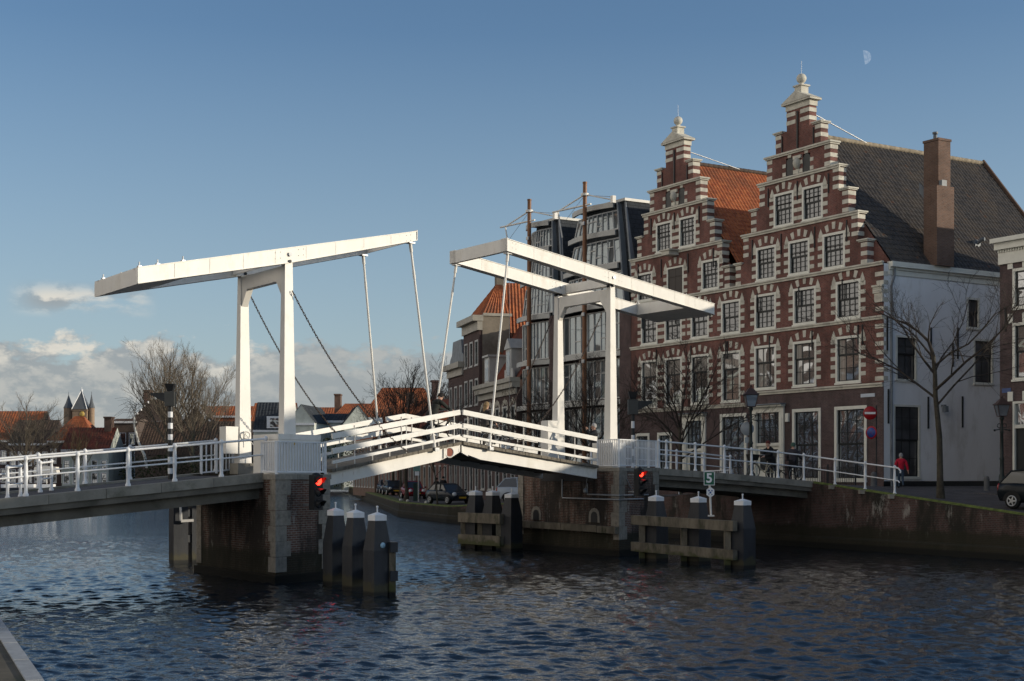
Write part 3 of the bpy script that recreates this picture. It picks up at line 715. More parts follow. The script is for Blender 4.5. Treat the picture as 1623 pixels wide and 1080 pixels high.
# boxes by the far posts
m = MB(); c = NL + T * WL; c.z = 0
q = c - B * .75 - T * .15
m.prism([flat(q, 3.75), flat(q + B * .5, 3.75), flat(q + B * .5 + T * .5, 3.75), flat(q + T * .5, 3.75)], (0, 0, .85)); m.build('control_cabinet', M_white, TWL)
m = MB(); m.prism([flat(c - B * .36 - T * .32, Z1 - .01), flat(c + B * .36 - T * .32, Z1 - .01), flat(c + B * .36 + T * .32, Z1 - .01), flat(c - B * .36 + T * .32, Z1 - .01)], (0, 0, .36)); m.build('plinth', M_conc, TWL)
m = MB(); m.ring(at(391, 690, 44.85), T, .11, .025, 16, 6); m.tube([at(386, 684, 44.9), at(402, 706, 44.85)], .014, 5); m.build('hose_reel', M_white, TWL)
c2 = NR + T * WR; q = c2 - B * .85 - T * .2
m = MB(); m.prism([flat(q, Z2), flat(q + B * .62, Z2), flat(q + B * .62 + T * .5, Z2), flat(q + T * .5, Z2)], (0, 0, 1.9)); m.build('control_cabinet', M_white, TWR)

# ---------------------------------------------------------------- approach spans
Ld = V((.80, .60, 0)); E0 = V((-7.13, 40.82, 0))
def left_deck(t_, k, dz=0): q = E0 - Ld * t_ + T * k; q.z = Z1 - .02 - .0905 * t_ + dz; return q
Rd0 = flat(ptr(-.02, 3.3, 0), 0); Rd1 = V((12.75, 60.4, 0)); RdL = (Rd1 - Rd0).length; Rd = (Rd1 - Rd0).normalized(); RT = V((-.5, .866, 0))
def right_deck(t_, k, dz=0):
    q = Rd0 + Rd * t_ + RT * k; u = t_ / RdL; q.z = Z2 - .08 - (.42 * u + .12 * u * u) + dz; return q
def approach(fn, L, wid, label, z_g):
    t = thing('approach_span', label, 'bridge deck', tuple(fn(0, 0)))
    n = max(4, int(L / 1.5))
    road = MB(); kerbs = [MB(), MB()]; fascia = MB(); gird = MB()
    for i in range(n):
        a, b_ = L * i / n, L * (i + 1) / n; e = .006
        road.raw([fn(a, .4, .0), fn(b_, .4, .0), fn(b_, wid - .4, .0), fn(a, wid - .4, .0)], [(0, 1, 2, 3)])
        for kerb, (k0, k1) in zip(kerbs, ((-.02, .42), (wid - .42, wid + .02))):
            kerb.hexa([fn(a + e, k0, -.20), fn(b_ - e, k0, -.20), fn(b_ - e, k1, -.20), fn(a + e, k1, -.20), fn(a + e, k0, .06), fn(b_ - e, k0, .06), fn(b_ - e, k1, .06), fn(a + e, k1, .06)])
        fascia.hexa([fn(a, .04, -.37), fn(b_, .04, -.37), fn(b_, wid - .04, -.37), fn(a, wid - .04, -.37), fn(a, .04, -.201), fn(b_, .04, -.201), fn(b_, wid - .04, -.201), fn(a, wid - .04, -.201)])
        for k in (.30, 1.7, 3.1, wid - .55):
            gird.hexa([fn(a, k, -z_g), fn(b_, k, -z_g), fn(b_, k + .25, -z_g), fn(a, k + .25, -z_g), fn(a, k, -.371), fn(b_, k, -.371), fn(b_, k + .25, -.371), fn(a, k + .25, -.371)])
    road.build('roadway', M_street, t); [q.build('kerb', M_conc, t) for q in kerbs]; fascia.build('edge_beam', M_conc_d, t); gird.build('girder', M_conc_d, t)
    return t
approach(left_deck, 15.5, 5.0, 'concrete edged approach span running down to the left in the sun', .68)
approach(right_deck, RdL + .3, 5.4, 'concrete approach span in shade joining the pier to the quay by the gables', .66)
# paving over the piers between span and leaf
m = MB()
for pt, la, lw, z in ((ptl, 5.7, 2.34, Z1), (ptr, 6.6, 3.3, Z2)):
    m.face([pt(.9, -.3 if pt is ptl else .05, z + .004), pt(la, -.3 if pt is ptl else .05, z + .004), pt(la, lw + .2, z + .004), pt(.9, lw + .2, z + .004)])
struct(m.build('pavement', M_street))

# ---------------------------------------------------------------- railings with turned posts
def rail_post_mesh(h, s=1.0):
    m = MB(); k = s
    m.lathe((0, 0, 0), [(.075 * k, 0), (.075 * k, .05), (.05 * k, .09), (.043 * k, .22), (.052 * k, h * .40), (.058 * k, h * .45), (.062 * k, h * .48), (.062 * k, h * .53), (.050 * k, h * .55), (.055 * k, h * .66), (.046 * k, h * .82), (.040 * k, h * .9), (.062 * k, h * .92), (.066 * k, h * .97), (.05 * k, h * 1.0), (.012 * k, h * 1.03)], 10)
    return m
def railing(name, pts, h, label, group=None, s=1.0, mid=.5, post_name='post'):
    t = thing(name, label, 'railing', tuple(pts[0]), group=group)
    base = None
    for p in pts:
        if base is None:
            m = rail_post_mesh(h, s)
            m.v = [q + p for q in m.v]; base = m.build(post_name, M_whiteblue, t)
        else:
            c = base.copy(); COL.objects.link(c); c.parent = t; c.location = p - pts[0]
    for nm, z, r in (('top_rail', h * .945, .032), ('middle_rail', h * mid, .024)):
        m = MB(); m.tube([p + V((0, 0, z)) for p in pts], r * s ** .5, 8); m.build(nm, M_whiteblue, t)
    return t
def px_on(fn, px, k, lo, hi):
    for _ in range(50):
        mid = (lo + hi) / 2; q = fn(mid, k); x = CX + F * q.x / q.y
        d0 = fn(lo, k); x0 = CX + F * d0.x / d0.y
        if (x - px) * (x0 - px) > 0: lo = mid
        else: hi = mid
    return (lo + hi) / 2
pl = [left_deck(px_on(left_deck, x, .12, -.5, 15), .12, .06) for x in (421, 351, 277, 203, 123, 41)]
pl += [left_deck(8.3, .12, .06), left_deck(10, .12, .06), left_deck(12, .12, .06)]
railing('railing', pl, 1.03, 'sunlit white railing on the near edge of the left approach')
pf = [left_deck(px_on(left_deck, x, 4.88, -2, 15), 4.88, .06) for x in (342, 206, 135, 61)] + [left_deck(8.2, 4.88, .06), left_deck(10.5, 4.88, .06)]
railing('railing', pf, 1.03, 'white railing on the far edge of the left approach, behind the near one')
pr = [right_deck(px_on(right_deck, x, .12, -.5, RdL + 1), .12, .06) for x in (1044, 1056, 1102, 1148, 1191, 1233, 1274)]
qa, qb = quay[4], quay[3]
for x in (1322, 1370, 1417):
    d = (qb - qa); s_ = along(x, qa, V((d.x, d.y, 0)).normalized()); u = s_ / V((d.x, d.y, 0)).length
    p = qa + d * u; p += (inner[3] - quay[3]).normalized() * .2; p.z += .05; pr.append(p)
RRt = railing('railing', pr, 1.14, 'white railing with ball topped posts curving down to the right quay')
m = MB(); p = pr[-1]; dd = (pr[-1] - pr[-2]).normalized()
m.tube([p + V((0, 0, 1.08)), p + dd * .2 + V((0, 0, 1.06)), p + dd * .32 + V((0, 0, .96)), p + dd * .3 + V((0, 0, .88))], .032, 8); m.tube([p + V((0, 0, .57)), p + dd * .2 + V((0, 0, .56)), p + dd * .26 + V((0, 0, .5))], .024, 8); m.build('end_scroll', M_whiteblue, RRt)
m = MB()
for q in pr[-3:]: m.box(q.x - .25, q.x + .25, q.y - .2, q.y + .2, q.z - .16, q.z + .012)
m.build('post_footing', M_conc, RRt)
pg = [right_deck(t_, 5.2, .06) for t_ in (.2, 1.7, 3.2, 4.7, 6.2, 7.7)]
railing('railing', pg, 1.14, 'white railing on the far edge of the gable side approach')
for i, (t0, t1, k, lab) in enumerate(((7.05, 7.1, .9, 'low white chicane barrier at the left edge, nearer the near railing'), (5.6, 5.75, 3.2, 'low white chicane barrier beside the far railing of the left approach'))):
    a = left_deck(px_on(left_deck, (12, 64)[i], k, -2, 15), k, 0); b_ = left_deck(px_on(left_deck, (36, 90)[i], k + .1, -2, 15), k + (.3 if i == 0 else .6), 0)
    railing('chicane_barrier', [a, b_], .88, lab, 'chicane barriers on the left approach', .9, .42)
# barred guard beside the far post of the near tower
g0 = left_deck(1.0, 4.3, 0)
bar_fence('bar_fence', [left_deck(px_on(left_deck, 319, 4.6, -2, 8), 4.6), left_deck(px_on(left_deck, 343, 4.6, -2, 8), 4.6), left_deck(px_on(left_deck, 369, 4.75, -3, 8), 4.75)], 1.0, 'white barred guard left of the far post of the sunlit tower', .13)

# ---------------------------------------------------------------- guide piles
def pile_mesh(w, ztop, chamfer=.0):
    m = MB(); h = w / 2
    sq = lambda k, z: [V((x * k, y * k, z)) for x, y in ((-h, -h), (h, -h), (h, h), (-h, h))]
    m.loft([sq(1, -1.5), sq(1, ztop - .95), sq(.62, ztop - .2)]); return m, sq
def pile_group(name, spots, w, ztops, rot, beams, label, sign=None, cap=True):
    t = thing(name, label, 'guide piles', (spots[0].x, spots[0].y, 0), rot)
    RM = MX.Rotation(rot, 4, 'Z')
    for sp, zt in zip(spots, ztops):
        m, sq = pile_mesh(w, zt); m.v = [RM @ q + flat(sp, 0) for q in m.v]; po = m.build('pile', M_pile, t)
        if cap:
            c = MB(); c.loft([sq(.655, zt - .2), sq(.665, zt - .19), sq(.665, zt - .06), sq(.10, zt + .01)]); c.tube([(0, 0, zt - .02), (0, 0, zt + .15)], .022, 6); c.ball((0, 0, zt + .15), .034, 6)
            c.v = [RM @ q + flat(sp, 0) for q in c.v]; c.build('cap', M_whiteblue, po)
    for a, b_, ww, hh, mat_ in beams:
        m = MB(); m.beam(a, b_, ww, hh); m.build('timber', mat_, t)
    return t
lp = [at(532, 928, 39.7), at(563.5, 936, 38.0), at(598, 945, 36.2)]
for p in lp: p.z = 0
dv = (lp[2] - lp[0]).normalized(); nv = V((-dv.y, dv.x, 0)) if V((-dv.y, dv.x, 0)).x > 0 else V((dv.y, -dv.x, 0))
bm_ = []
for z in (1.25, .52): bm_.append((lp[0] + nv * .34 - dv * .6 + V((0, 0, z)), lp[2] + nv * .34 + dv * .34 + V((0, 0, z)), .2, .26, M_pile))
for p in lp: bm_.append((p + nv * .34 + dv * .20 + V((0, 0, -.4)), p + nv * .34 + dv * .20 + V((0, 0, 1.2)), .16, .17, M_timber))
g = pile_group('guide_piles', lp, .52, [2.15, 2.14, 2.12], math.atan2(dv.y, dv.x) + .25, bm_, 'three dark tapered guide piles with white caps in front of the nearer pier')
m = MB(); c = lp[2] + V((0, 0, 1.30)); fd = V((c.x, c.y, 0)).normalized()
RMp = MX.Rotation(math.atan2(dv.y, dv.x) + .25, 4, 'Z'); fdir = RMp @ V((1, 0, 0)); f2 = RMp @ V((0, -1, 0))
fdir = fdir if fdir.y < f2.y else f2
m.lathe(c + fdir * .262 , [(.001, .0), (.075, 0), (.075, .008), (.001, .009)], 14, 0, axis=fdir); m.build('round_tag', pmat('tag_blue', (.35, .55, .68), .5), g)
# behind the nearer pier, on its far side
bp_ = [at(283, 892, 49.6), at(312, 890, 50.0)]
for p in bp_: p.z = 0
bdir = (bp_[1] - bp_[0]).normalized()
bms = [(bp_[0] + V((0, -.1, z)), bp_[1] + V((0, -.1, z)), .2, .25, M_pile) for z in (.85, 1.75)]
g = pile_group('guide_piles', bp_, .52, [3.0, 3.0], .55, bms, 'dark guide piles under the left approach span, beyond the nearer pier', cap=False)
m = MB(); a = at(286, 800, 49.2); m.beam(a, at(287, 826, 49.2), .07, .07); m.beam(at(287, 826, 49.2), at(307, 825, 49.3), .09, .09); m.build('bracket', M_white, g)
# beyond the opening, left of the gable side pier
mp = [at(756, 872, 58.2), at(784, 870, 58.8), at(811, 873, 57.7)]
mp = [flat(at(754, 872, 59.5), 0), flat(at(781, 872, 58.9), 0), flat(at(811, 872, 57.4), 0)]
md = (mp[2] - mp[0]).normalized(); mn = V((md.y, -md.x, 0)); mn = mn if mn.y < 0 else -mn
bms = [(mp[0] + mn * .42 - md * .55 + V((0, 0, z)), mp[2] + mn * .42 - md * .1 + V((0, 0, z)), .22, .40, M_timber) for z in (1.30, .40)]
bms += [(p + mn * .36 - md * .42 + V((0, 0, -.5)), p + mn * .36 - md * .42 + V((0, 0, 1.15)), .2, .24, M_timber) for p in mp]
pile_group('guide_piles', mp, .62, [2.42, 2.42, 2.35], math.atan2(md.y, md.x) + .1, bms, 'low guide piles with weathered timber rails in front of the silver car')
# right of the gable side pier
rp = [flat(at(1040, 891, 50.6), 0), flat(at(1107, 896, 49.0), 0), flat(at(1177, 902, 46.8), 0)]
rd_ = (rp[2] - rp[0]).normalized(); rn = V((rd_.y, -rd_.x, 0)); rn = rn if rn.y < 0 else -rn
bms = [(rp[0] + rn * .46 - rd_ * .75 + V((0, 0, z)), rp[2] + rn * .46 + rd_ * .15 + V((0, 0, z - .06)), .2, .33, M_timber) for z in (1.47, .52)]
bms += [(p + rn * .40 - rd_ * .30 + V((0, 0, -.5)), p + rn * .40 - rd_ * .30 + V((0, 0, 1.35)), .2, .26, M_timber) for p in rp]
FRG = pile_group('guide_piles', rp, .60, [2.35, 2.33, 2.28], math.atan2(rd_.y, rd_.x) + .12, bms, 'three white capped guide piles with timber rails under the green number sign')

# ---------------------------------------------------------------- signals and signs
def traffic_light(c, dirn, lit_red, label):
    t = thing('traffic_light', label, 'traffic light', tuple(c))
    d = V((dirn.x, dirn.y, 0)).normalized(); s_ = V((-d.y, d.x, 0))
    m = MB(); m.prism([c - s_ * .17 - d * .12 + V((0, 0, -.50)), c + s_ * .17 - d * .12 + V((0, 0, -.50)), c + s_ * .17 + d * .1 + V((0, 0, -.50)), c - s_ * .17 + d * .1 + V((0, 0, -.50))], (0, 0, 1.0))
    m.lathe(c - d * .0 + V((0, 0, .5)), [(.13, 0), (.10, .05), (.02, .07)], 10); m.build('housing', M_dark, t)
    for i, z in enumerate((.33, 0, -.33)):
        p = c + V((0, 0, z)) + d * .1
        m = MB(); n = 9
        prof = []
        for q in range(n + 1):                                             # visor: an open hood over the lens
            an = math.pi * (-.12 + 1.24 * q / n); prof.append((math.cos(an), math.sin(an)))
        for r0, r1 in ((.135, .145), (.128, .138)):
            pass
        ra = [p + s_ * (.137 * a) + V((0, 0, .137 * b_)) for a, b_ in prof]; rb = [q + d * (.10 + .17 * max(0, b_)) + V((0, 0, -.03 * max(0, b_))) for q, (a, b_) in zip(ra, prof)]
        for q in range(n): m.face([ra[q], ra[q + 1], rb[q + 1], rb[q]])
        m.build('visor', M_dark if not (i == 0) else M_visor_red, t)
        m = MB(); m.lathe(p + d * .012, [(.001, 0.03), (.07, .022), (.12, .0), (.125, -.01)], 14, 0, axis=d)
        m.build('lens', M_redglow if (i == 0 and lit_red) else M_lens, t)
    m = MB(); m.beam(c - d * .12 + V((0, 0, -.35)), c - d * .5 + V((0, 0, -.35)), .05, .05); m.beam(c - d * .12 + V((0, 0, .3)), c - d * .5 + V((0, 0, .3)), .05, .05); m.build('bracket', M_steel, t)
    return t
M_lens = pmat('dark_lens', (.02, .022, .024), .2, .1, 3, spec=.6)
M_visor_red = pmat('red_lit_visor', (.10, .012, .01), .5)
traffic_light(at(501, 781, 40.7), V((.80, -.60, 0)), True, 'red traffic light for boats on the end of the nearer pier')
traffic_light(at(1013, 765, 53.6), V((.75, -.66, 0)), True, 'red traffic light for boats on the gable side pier')
def stripe_pole(base, z1, ztop, label, box, sgn, n):
    t = thing('signal_post', label, 'signal post', tuple(base))
    m = MB(); h = (z1 - base.z) / n
    for i in range(n): m.tube([base + V((0, 0, h * i)), base + V((0, 0, h * (i + 1)))], .075, 10, i % 2)
    m.build('striped_pole', [M_dark, M_whiteblue], t)
    c = flat(base, z1); m = MB(); a = box
    m.box(c.x - a, c.x + a, c.y - a, c.y + a, z1, z1 + a * 3); m.build('signal_box', M_boxgrey, t)
    m = MB(); zc = z1 + a * 1.7; s = sgn
    m.raw([(c.x + s * a, c.y - a, zc - a * .9), (c.x + s * a, c.y + a, zc - a * .9), (c.x + s * a, c.y + a, zc + a), (c.x + s * a, c.y - a, zc + a), (c.x + s * a * 3.9, c.y - a, zc + a * .6), (c.x + s * a * 3.9, c.y + a, zc + a * .6), (c.x + s * a * 3.9, c.y + a, zc + a * 1.0), (c.x + s * a * 3.9, c.y - a, zc + a * 1.0)],
          [(0, 1, 2, 3), (4, 5, 6, 7), (0, 1, 5, 4), (2, 3, 7, 6), (1, 2, 6, 5), (0, 3, 7, 4)]); m.build('signal_hood', M_dark, t)
    m = MB(); m.loft([[V((c.x + x * a * .55, c.y + y * a * .55, z1 + a * 3.1)) for x, y in ((-1, -1), (1, -1), (1, 1), (-1, 1))], [V((c.x + x * a * .95, c.y + y * a * .95, z1 + a * 4.6)) for x, y in ((-1, -1), (1, -1), (1, 1), (-1, 1))]]); m.build('sounder', M_dark, t)
M_boxgrey = pmat('dark_box_grey', (.055, .056, .053), .5, .1, 3)
tp = px_on(left_deck, 270, 3.4, -2, 10); bs = left_deck(tp, 3.4, 0)
stripe_pole(bs, zat(644, bs.y), 0, 'black and white striped signal post on the left approach, black box on top', .145, -1, 13)
bs2 = right_deck(-1.2, 5.3, .02); bs2 = flat(at(1003, 752, 61.0), 3.0)
stripe_pole(bs2, zat(657, 61.0), 0, 'black and white striped signal post in front of the gables', .21, 1, 9)

# number sign on the guide piles
sgp = at(1127, 818, 48.2); t = thing('number_sign', 'green number 5 sign on a white post over the guide piles', 'sign', tuple(sgp))
m = MB(); m.tube([sgp, sgp + V((-.06, 0, 1.3))], .036, 8); m.box(sgp.x - .1, sgp.x + .1, sgp.y - .08, sgp.y + .08, sgp.z - .02, sgp.z + .03); m.build('post', M_white, t)
pc = at(1124, 758.5, 48.13); m = MB(); m.box(pc.x - .185, pc.x + .185, pc.y - .01, pc.y + .02, pc.z - .235, pc.z + .235); pl_ = m.build('plate', pmat('sign_green', (.012, .105, .055), .4), t)
m = MB()
for a, b_, c_, d_ in ((-.185, .185, .215, .235), (-.185, .185, -.235, -.215), (-.185, -.165, -.215, .215), (.165, .185, -.215, .215)): m.box(pc.x + a, pc.x + b_, pc.y - .014, pc.y - .0105, pc.z + c_, pc.z + d_)
m.build('border', M_whiteblue, pl_)
def text_obj(txt, size, mat_, parent, loc, rot, name='lettering', bold=0.0, ext=.003, squeeze=1.0):
    cu = bpy.data.curves.new(name, 'FONT'); cu.body = txt; cu.size = size; cu.align_x = 'CENTER'; cu.align_y = 'CENTER'; cu.extrude = ext; cu.offset = bold; cu.resolution_u = 3
    o = bpy.data.objects.new(name, cu); COL.objects.link(o)
    dg = bpy.context.evaluated_depsgraph_get(); me = bpy.data.meshes.new_from_object(o.evaluated_get(dg)); bpy.data.objects.remove(o)
    me.materials.clear(); me.materials.append(mat_)
    me.transform(MX.Diagonal((squeeze, 1, 1, 1)))
    MXm = MX.Translation(V(loc)) @ MX.Rotation(rot, 4, 'Z') @ MX.Rotation(math.pi / 2, 4, 'X')
    if parent is not None: MXm = FR[parent.name].inverted() @ MXm
    me.transform(MXm)
    o = bpy.data.objects.new(name, me); COL.objects.link(o); o.parent = parent
    return o
text_obj('5', .44, M_whiteblue, pl_, (pc.x, pc.y - .013, pc.z - .005), 0, bold=.012)
hc = at(1126, 780.5, 48.13); m = MB(); m.prism([hc + V((.13 * math.cos(q * math.pi / 3 + math.pi / 6) * 1.15, 0, .15 * math.sin(q * math.pi / 3 + math.pi / 6) * 1.2)) for q in range(6)], (0, .02, 0)); hx = m.build('hexagon_badge', M_whiteblue, t)
m = MB()
for x, z, r in ((-.05, .06, .03), (.05, .05, .028), (0, -.01, .034), (.05, -.07, .02), (-.05, -.06, .022)): m.lathe(hc + V((x, -.003, z)), [(.001, .002), (r, .001), (r, -.002)], 7, 0, axis=(0, -1, 0))
m.build('blue_emblem', pmat('emblem_blue', (.05, .12, .35), .5), hx)

# raised pavement along the house fronts
m = MB(); a, b_ = HA - FN * 1.9 + FD * .2, HA - FN * 1.9 + FD * 20
pv = lambda p, z: V((p.x, p.y, z))
m.prism([pv(HA - FN * .05 + FD * .2, 1.6), pv(a, 1.6), pv(b_, 1.6), pv(HA - FN * .05 + FD * 20, 1.6)], (0, 0, .0)) if False else None
q0, q1 = Rx0 - FN * 2.0 - FD * -.6, Rx0 - FN * 2.0 - FD * 14
m.hexa([pv(q0, 1.2), pv(q1, 1.2), pv(Rx0 - FD * 14 + FN * .1, 1.2), pv(Rx0 + FD * .6 + FN * .1, 1.2), pv(q0, 2.30), pv(q1, 1.95), pv(Rx0 - FD * 14 + FN * .1, 2.0), pv(Rx0 + FD * .6 + FN * .1, 2.36)])
struct(m.build('pavement', M_street))
# ---------------------------------------------------------------- house building kit (local frame: x to the right along the front, y into the house, z up)
def curtain_mat():
    m = glassmat('curtained_glass', (.20, .19, .17), .22, .03, .6); t = m.node_tree; b = t.nodes['Principled BSDF']
    co = nd(t, 'ShaderNodeTexCoord').outputs['Object']; w = nd(t, 'ShaderNodeTexWave', {'Vector': co, 'Scale': 2.6, 'Distortion': 1.2, 'Detail': 2}, bands_direction='X').outputs['Fac']
    t.links.new(mixc(t, w, (.16, .15, .135), (.36, .345, .31)), b.inputs['Base Color']); return m
M_curtain = curtain_mat()
def FRONT(y0=0.0): return lambda u, d, z: V((u, y0 + d, z))
def SIDE(x0=0.0): return lambda u, d, z: V((x0 - d, u, z))          # wall facing +x; u is local y
def LEFT(x0=0.0): return lambda u, d, z: V((x0 + d, u, z))
def lbox(m, L, u0, u1, d0, d1, z0, z1, mi=0):
    m.hexa([L(u0, d0, z0), L(u1, d0, z0), L(u1, d1, z0), L(u0, d1, z0), L(u0, d0, z1), L(u1, d0, z1), L(u1, d1, z1), L(u0, d1, z1)], mi)
def wall_skin(m, L, rects, opens, rev=.16, mi=0):
    """A wall face made of rectangles, with openings left out and their reveals built."""
    us = sorted({round(v, 4) for r in rects + opens for v in r[:2]}); zs = sorted({round(v, 4) for r in rects + opens for v in r[2:]})
    ins = lambda R_, u, z: any(r[0] < u < r[1] and r[2] < z < r[3] for r in R_)
    for k in range(len(zs) - 1):
        z = (zs[k] + zs[k + 1]) / 2; run = None
        for i in range(len(us)):
            ok = i < len(us) - 1 and ins(rects, (us[i] + us[i + 1]) / 2, z) and not ins(opens, (us[i] + us[i + 1]) / 2, z)
            if ok and run is None: run = us[i]
            if not ok and run is not None:
                m.face([L(run, 0, zs[k]), L(us[i], 0, zs[k]), L(us[i], 0, zs[k + 1]), L(run, 0, zs[k + 1])], mi); run = None
    for a, b_, c, d in opens:
        m.face([L(a, 0, c), L(a, rev, c), L(a, rev, d), L(a, 0, d)], mi); m.face([L(b_, 0, c), L(b_, rev, c), L(b_, rev, d), L(b_, 0, d)], mi)
        m.face([L(a, 0, c), L(b_, 0, c), L(b_, rev, c), L(a, rev, c)], mi); m.face([L(a, 0, d), L(b_, 0, d), L(b_, rev, d), L(a, rev, d)], mi)
def window(par, L, u0, u1, z0, z1, nx=3, nz=4, split=.5, fw=.13, frame=None, sash=None, pane=None, proud=.02, upper_nz=None, sill=True, name='window', rev=.16, curtain=None):
    frame = frame or M_trim; sash = sash or M_sash; pane = pane or M_glass
    m = MB(); a, b_ = -proud, rev - .005
    lbox(m, L, u0, u0 + fw, a, b_, z0, z1); lbox(m, L, u1 - fw, u1, a, b_, z0, z1); lbox(m, L, u0 + fw, u1 - fw, a, b_, z1 - fw, z1); lbox(m, L, u0 + fw, u1 - fw, a, b_, z0, z0 + fw * .9)
    if sill: lbox(m, L, u0 - .03, u1 + .03, a - .05, -.001, z0 - .05, z0 + .04)
    o = m.build(name, frame, par, local=True)
    i0, i1, j0, j1 = u0 + fw, u1 - fw, z0 + fw * .9, z1 - fw
    m = MB(); s = .05; zm = j0 + (j1 - j0) * split
    for zA, zB, n, dd in ((j0, zm, nz // 2 if upper_nz is None else nz - upper_nz, .085), (zm, j1, nz - nz // 2 if upper_nz is None else upper_nz, .055)):
        lbox(m, L, i0, i0 + s, dd, dd + .03, zA, zB); lbox(m, L, i1 - s, i1, dd, dd + .03, zA, zB); lbox(m, L, i0 + s, i1 - s, dd, dd + .03, zA, zA + s); lbox(m, L, i0 + s, i1 - s, dd, dd + .03, zB - s, zB)
        for q in range(1, nx): x = i0 + (i1 - i0) * q / nx; lbox(m, L, x - .014, x + .014, dd + .006, dd + .028, zA + s, zB - s)
        for q in range(1, max(n, 1)): z = zA + (zB - zA) * q / n; lbox(m, L, i0 + s, i1 - s, dd + .008, dd + .026, z - .014, z + .014)
    m.build('sash', sash, o, local=True)
    m = MB(); t1 = rnd.uniform(-.012, .012); t2 = rnd.uniform(-.008, .008)
    cut = 0.0 if curtain != 'side' else rnd.uniform(.28, .5)
    def sheet(za, zb, d0, tt, t3):
        for ua, ub, mi in ((0, cut, 1), (cut, 1, 0)):
            if ub - ua < .01: continue
            xa, xb = i0 + (i1 - i0) * ua, i0 + (i1 - i0) * ub; da, db = d0 + tt * (1 - 2 * ua), d0 + tt * (1 - 2 * ub)
            m.face([L(xa, da, za), L(xb, db, za), L(xb, db + t3, zb), L(xa, da + t3, zb)], 1 if (curtain == 'top' and za > j0 + .1) else mi)
    sheet(j0, zm, .125, t1, t2); sheet(zm, j1, .098, rnd.uniform(-.012, .012), 0)
    m.build('pane', [pane, M_curtain], o, local=True)
    return o
def string_course(m, L, u0, u1, z, h=.17, out=.13):
    lbox(m, L, u0, u1, -out * .55, -.001, z - h, z - h * .42); lbox(m, L, u0 - .02, u1 + .02, -out, -.0005, z - h * .42, z); 
def tile_roof(name, par, a, b_, c, d, mat_, tw=.26, th=.34, amp=.03, samples=4):
    """Pantiles between eave a-b and ridge d-c (local points); rows overlap, columns are rolled."""
    a, b_, c, d = map(V, (a, b_, c, d)); W_ = max((b_ - a).length, (c - d).length); Hh = ((d + c) / 2 - (a + b_) / 2).length
    nc = max(3, int(W_ / tw)); nr = max(2, int(Hh / th)); n = (b_ - a).cross(d - a)
    if n.length < 1e-6: n = (b_ - a).cross(c - a)
    n.normalize()
    if n.z < 0: n = -n
    m = MB(); vs = []; fs = []; K = nc * samples
    for r in range(nr):
        for e in (0, 1):
            v = (r + e) / nr; lift = .020 * (1 - e)
            for i in range(K + 1):
                u = i / K; p = a.lerp(b_, u).lerp(d.lerp(c, u), v)
                w = math.sin(2 * math.pi * (i % samples) / samples) if samples > 2 else (i % 2) * 2 - 1
                vs.append(p + n * (lift + amp * w))
    for r in range(nr):
        o0 = 2 * r * (K + 1); o1 = o0 + K + 1
        for i in range(K): fs.append((o0 + i, o0 + i + 1, o1 + i + 1, o1 + i))
        if r < nr - 1:
            o2 = o1 + K + 1
            for i in range(K): fs.append((o1 + i, o1 + i + 1, o2 + i + 1, o2 + i))
    m.raw(vs, fs); return m.build(name, mat_, par, local=True)
def tilemat(name, c1, c2, dark, rough=.75, odd=None):
    m, t, b = new_mat(name); co = nd(t, 'ShaderNodeTexCoord').outputs['Object']
    n1 = nd(t, 'ShaderNodeTexNoise', {'Vector': nd(t, 'ShaderNodeMapping', {'Vector': co, 'Scale': (3.6, 3.6, 3.2)}).outputs[0], 'Scale': 1.0, 'Detail': 2}).outputs[0]
    n2 = nd(t, 'ShaderNodeTexNoise', {'Vector': co, 'Scale': .55, 'Detail': 9, 'Roughness': .7}).outputs[0]
    out = mixc(t, maprange(t, n1, .38, .62), c1, c2)
    out = mixc(t, maprange(t, n2, .44, .68, 0, .75), out, dark)
    if odd:
        n3 = nd(t, 'ShaderNodeTexNoise', {'Vector': co, 'Scale': 2.2, 'Detail': 2}).outputs[0]
        out = mixc(t, maprange(t, n3, .68, .74, 0, .7), out, odd)
    t.links.new(out, b.inputs['Base Color']); b.inputs['Roughness'].default_value = rough; b.inputs['Specular IOR Level'].default_value = .3
    return m
M_tile_o = tilemat('orange_pantiles', (.44, .145, .055), (.33, .095, .04), (.17, .07, .04))
M_tile_d = tilemat('dark_glazed_pantiles', (.080, .070, .062), (.050, .046, .043), (.110, .088, .066), .6, odd=(.12, .06, .035))
M_tile_b = tilemat('brown_pantiles', (.10, .065, .045), (.075, .05, .038), (.05, .04, .03))
M_tile_r = tilemat('dark_red_pantiles', (.20, .055, .032), (.15, .045, .03), (.07, .04, .03))
M_slate = brick('slate_cladding', (.050, .057, .065), (.036, .042, .050), (.014, .016, .018), .42, .30, .25, msize=.014)

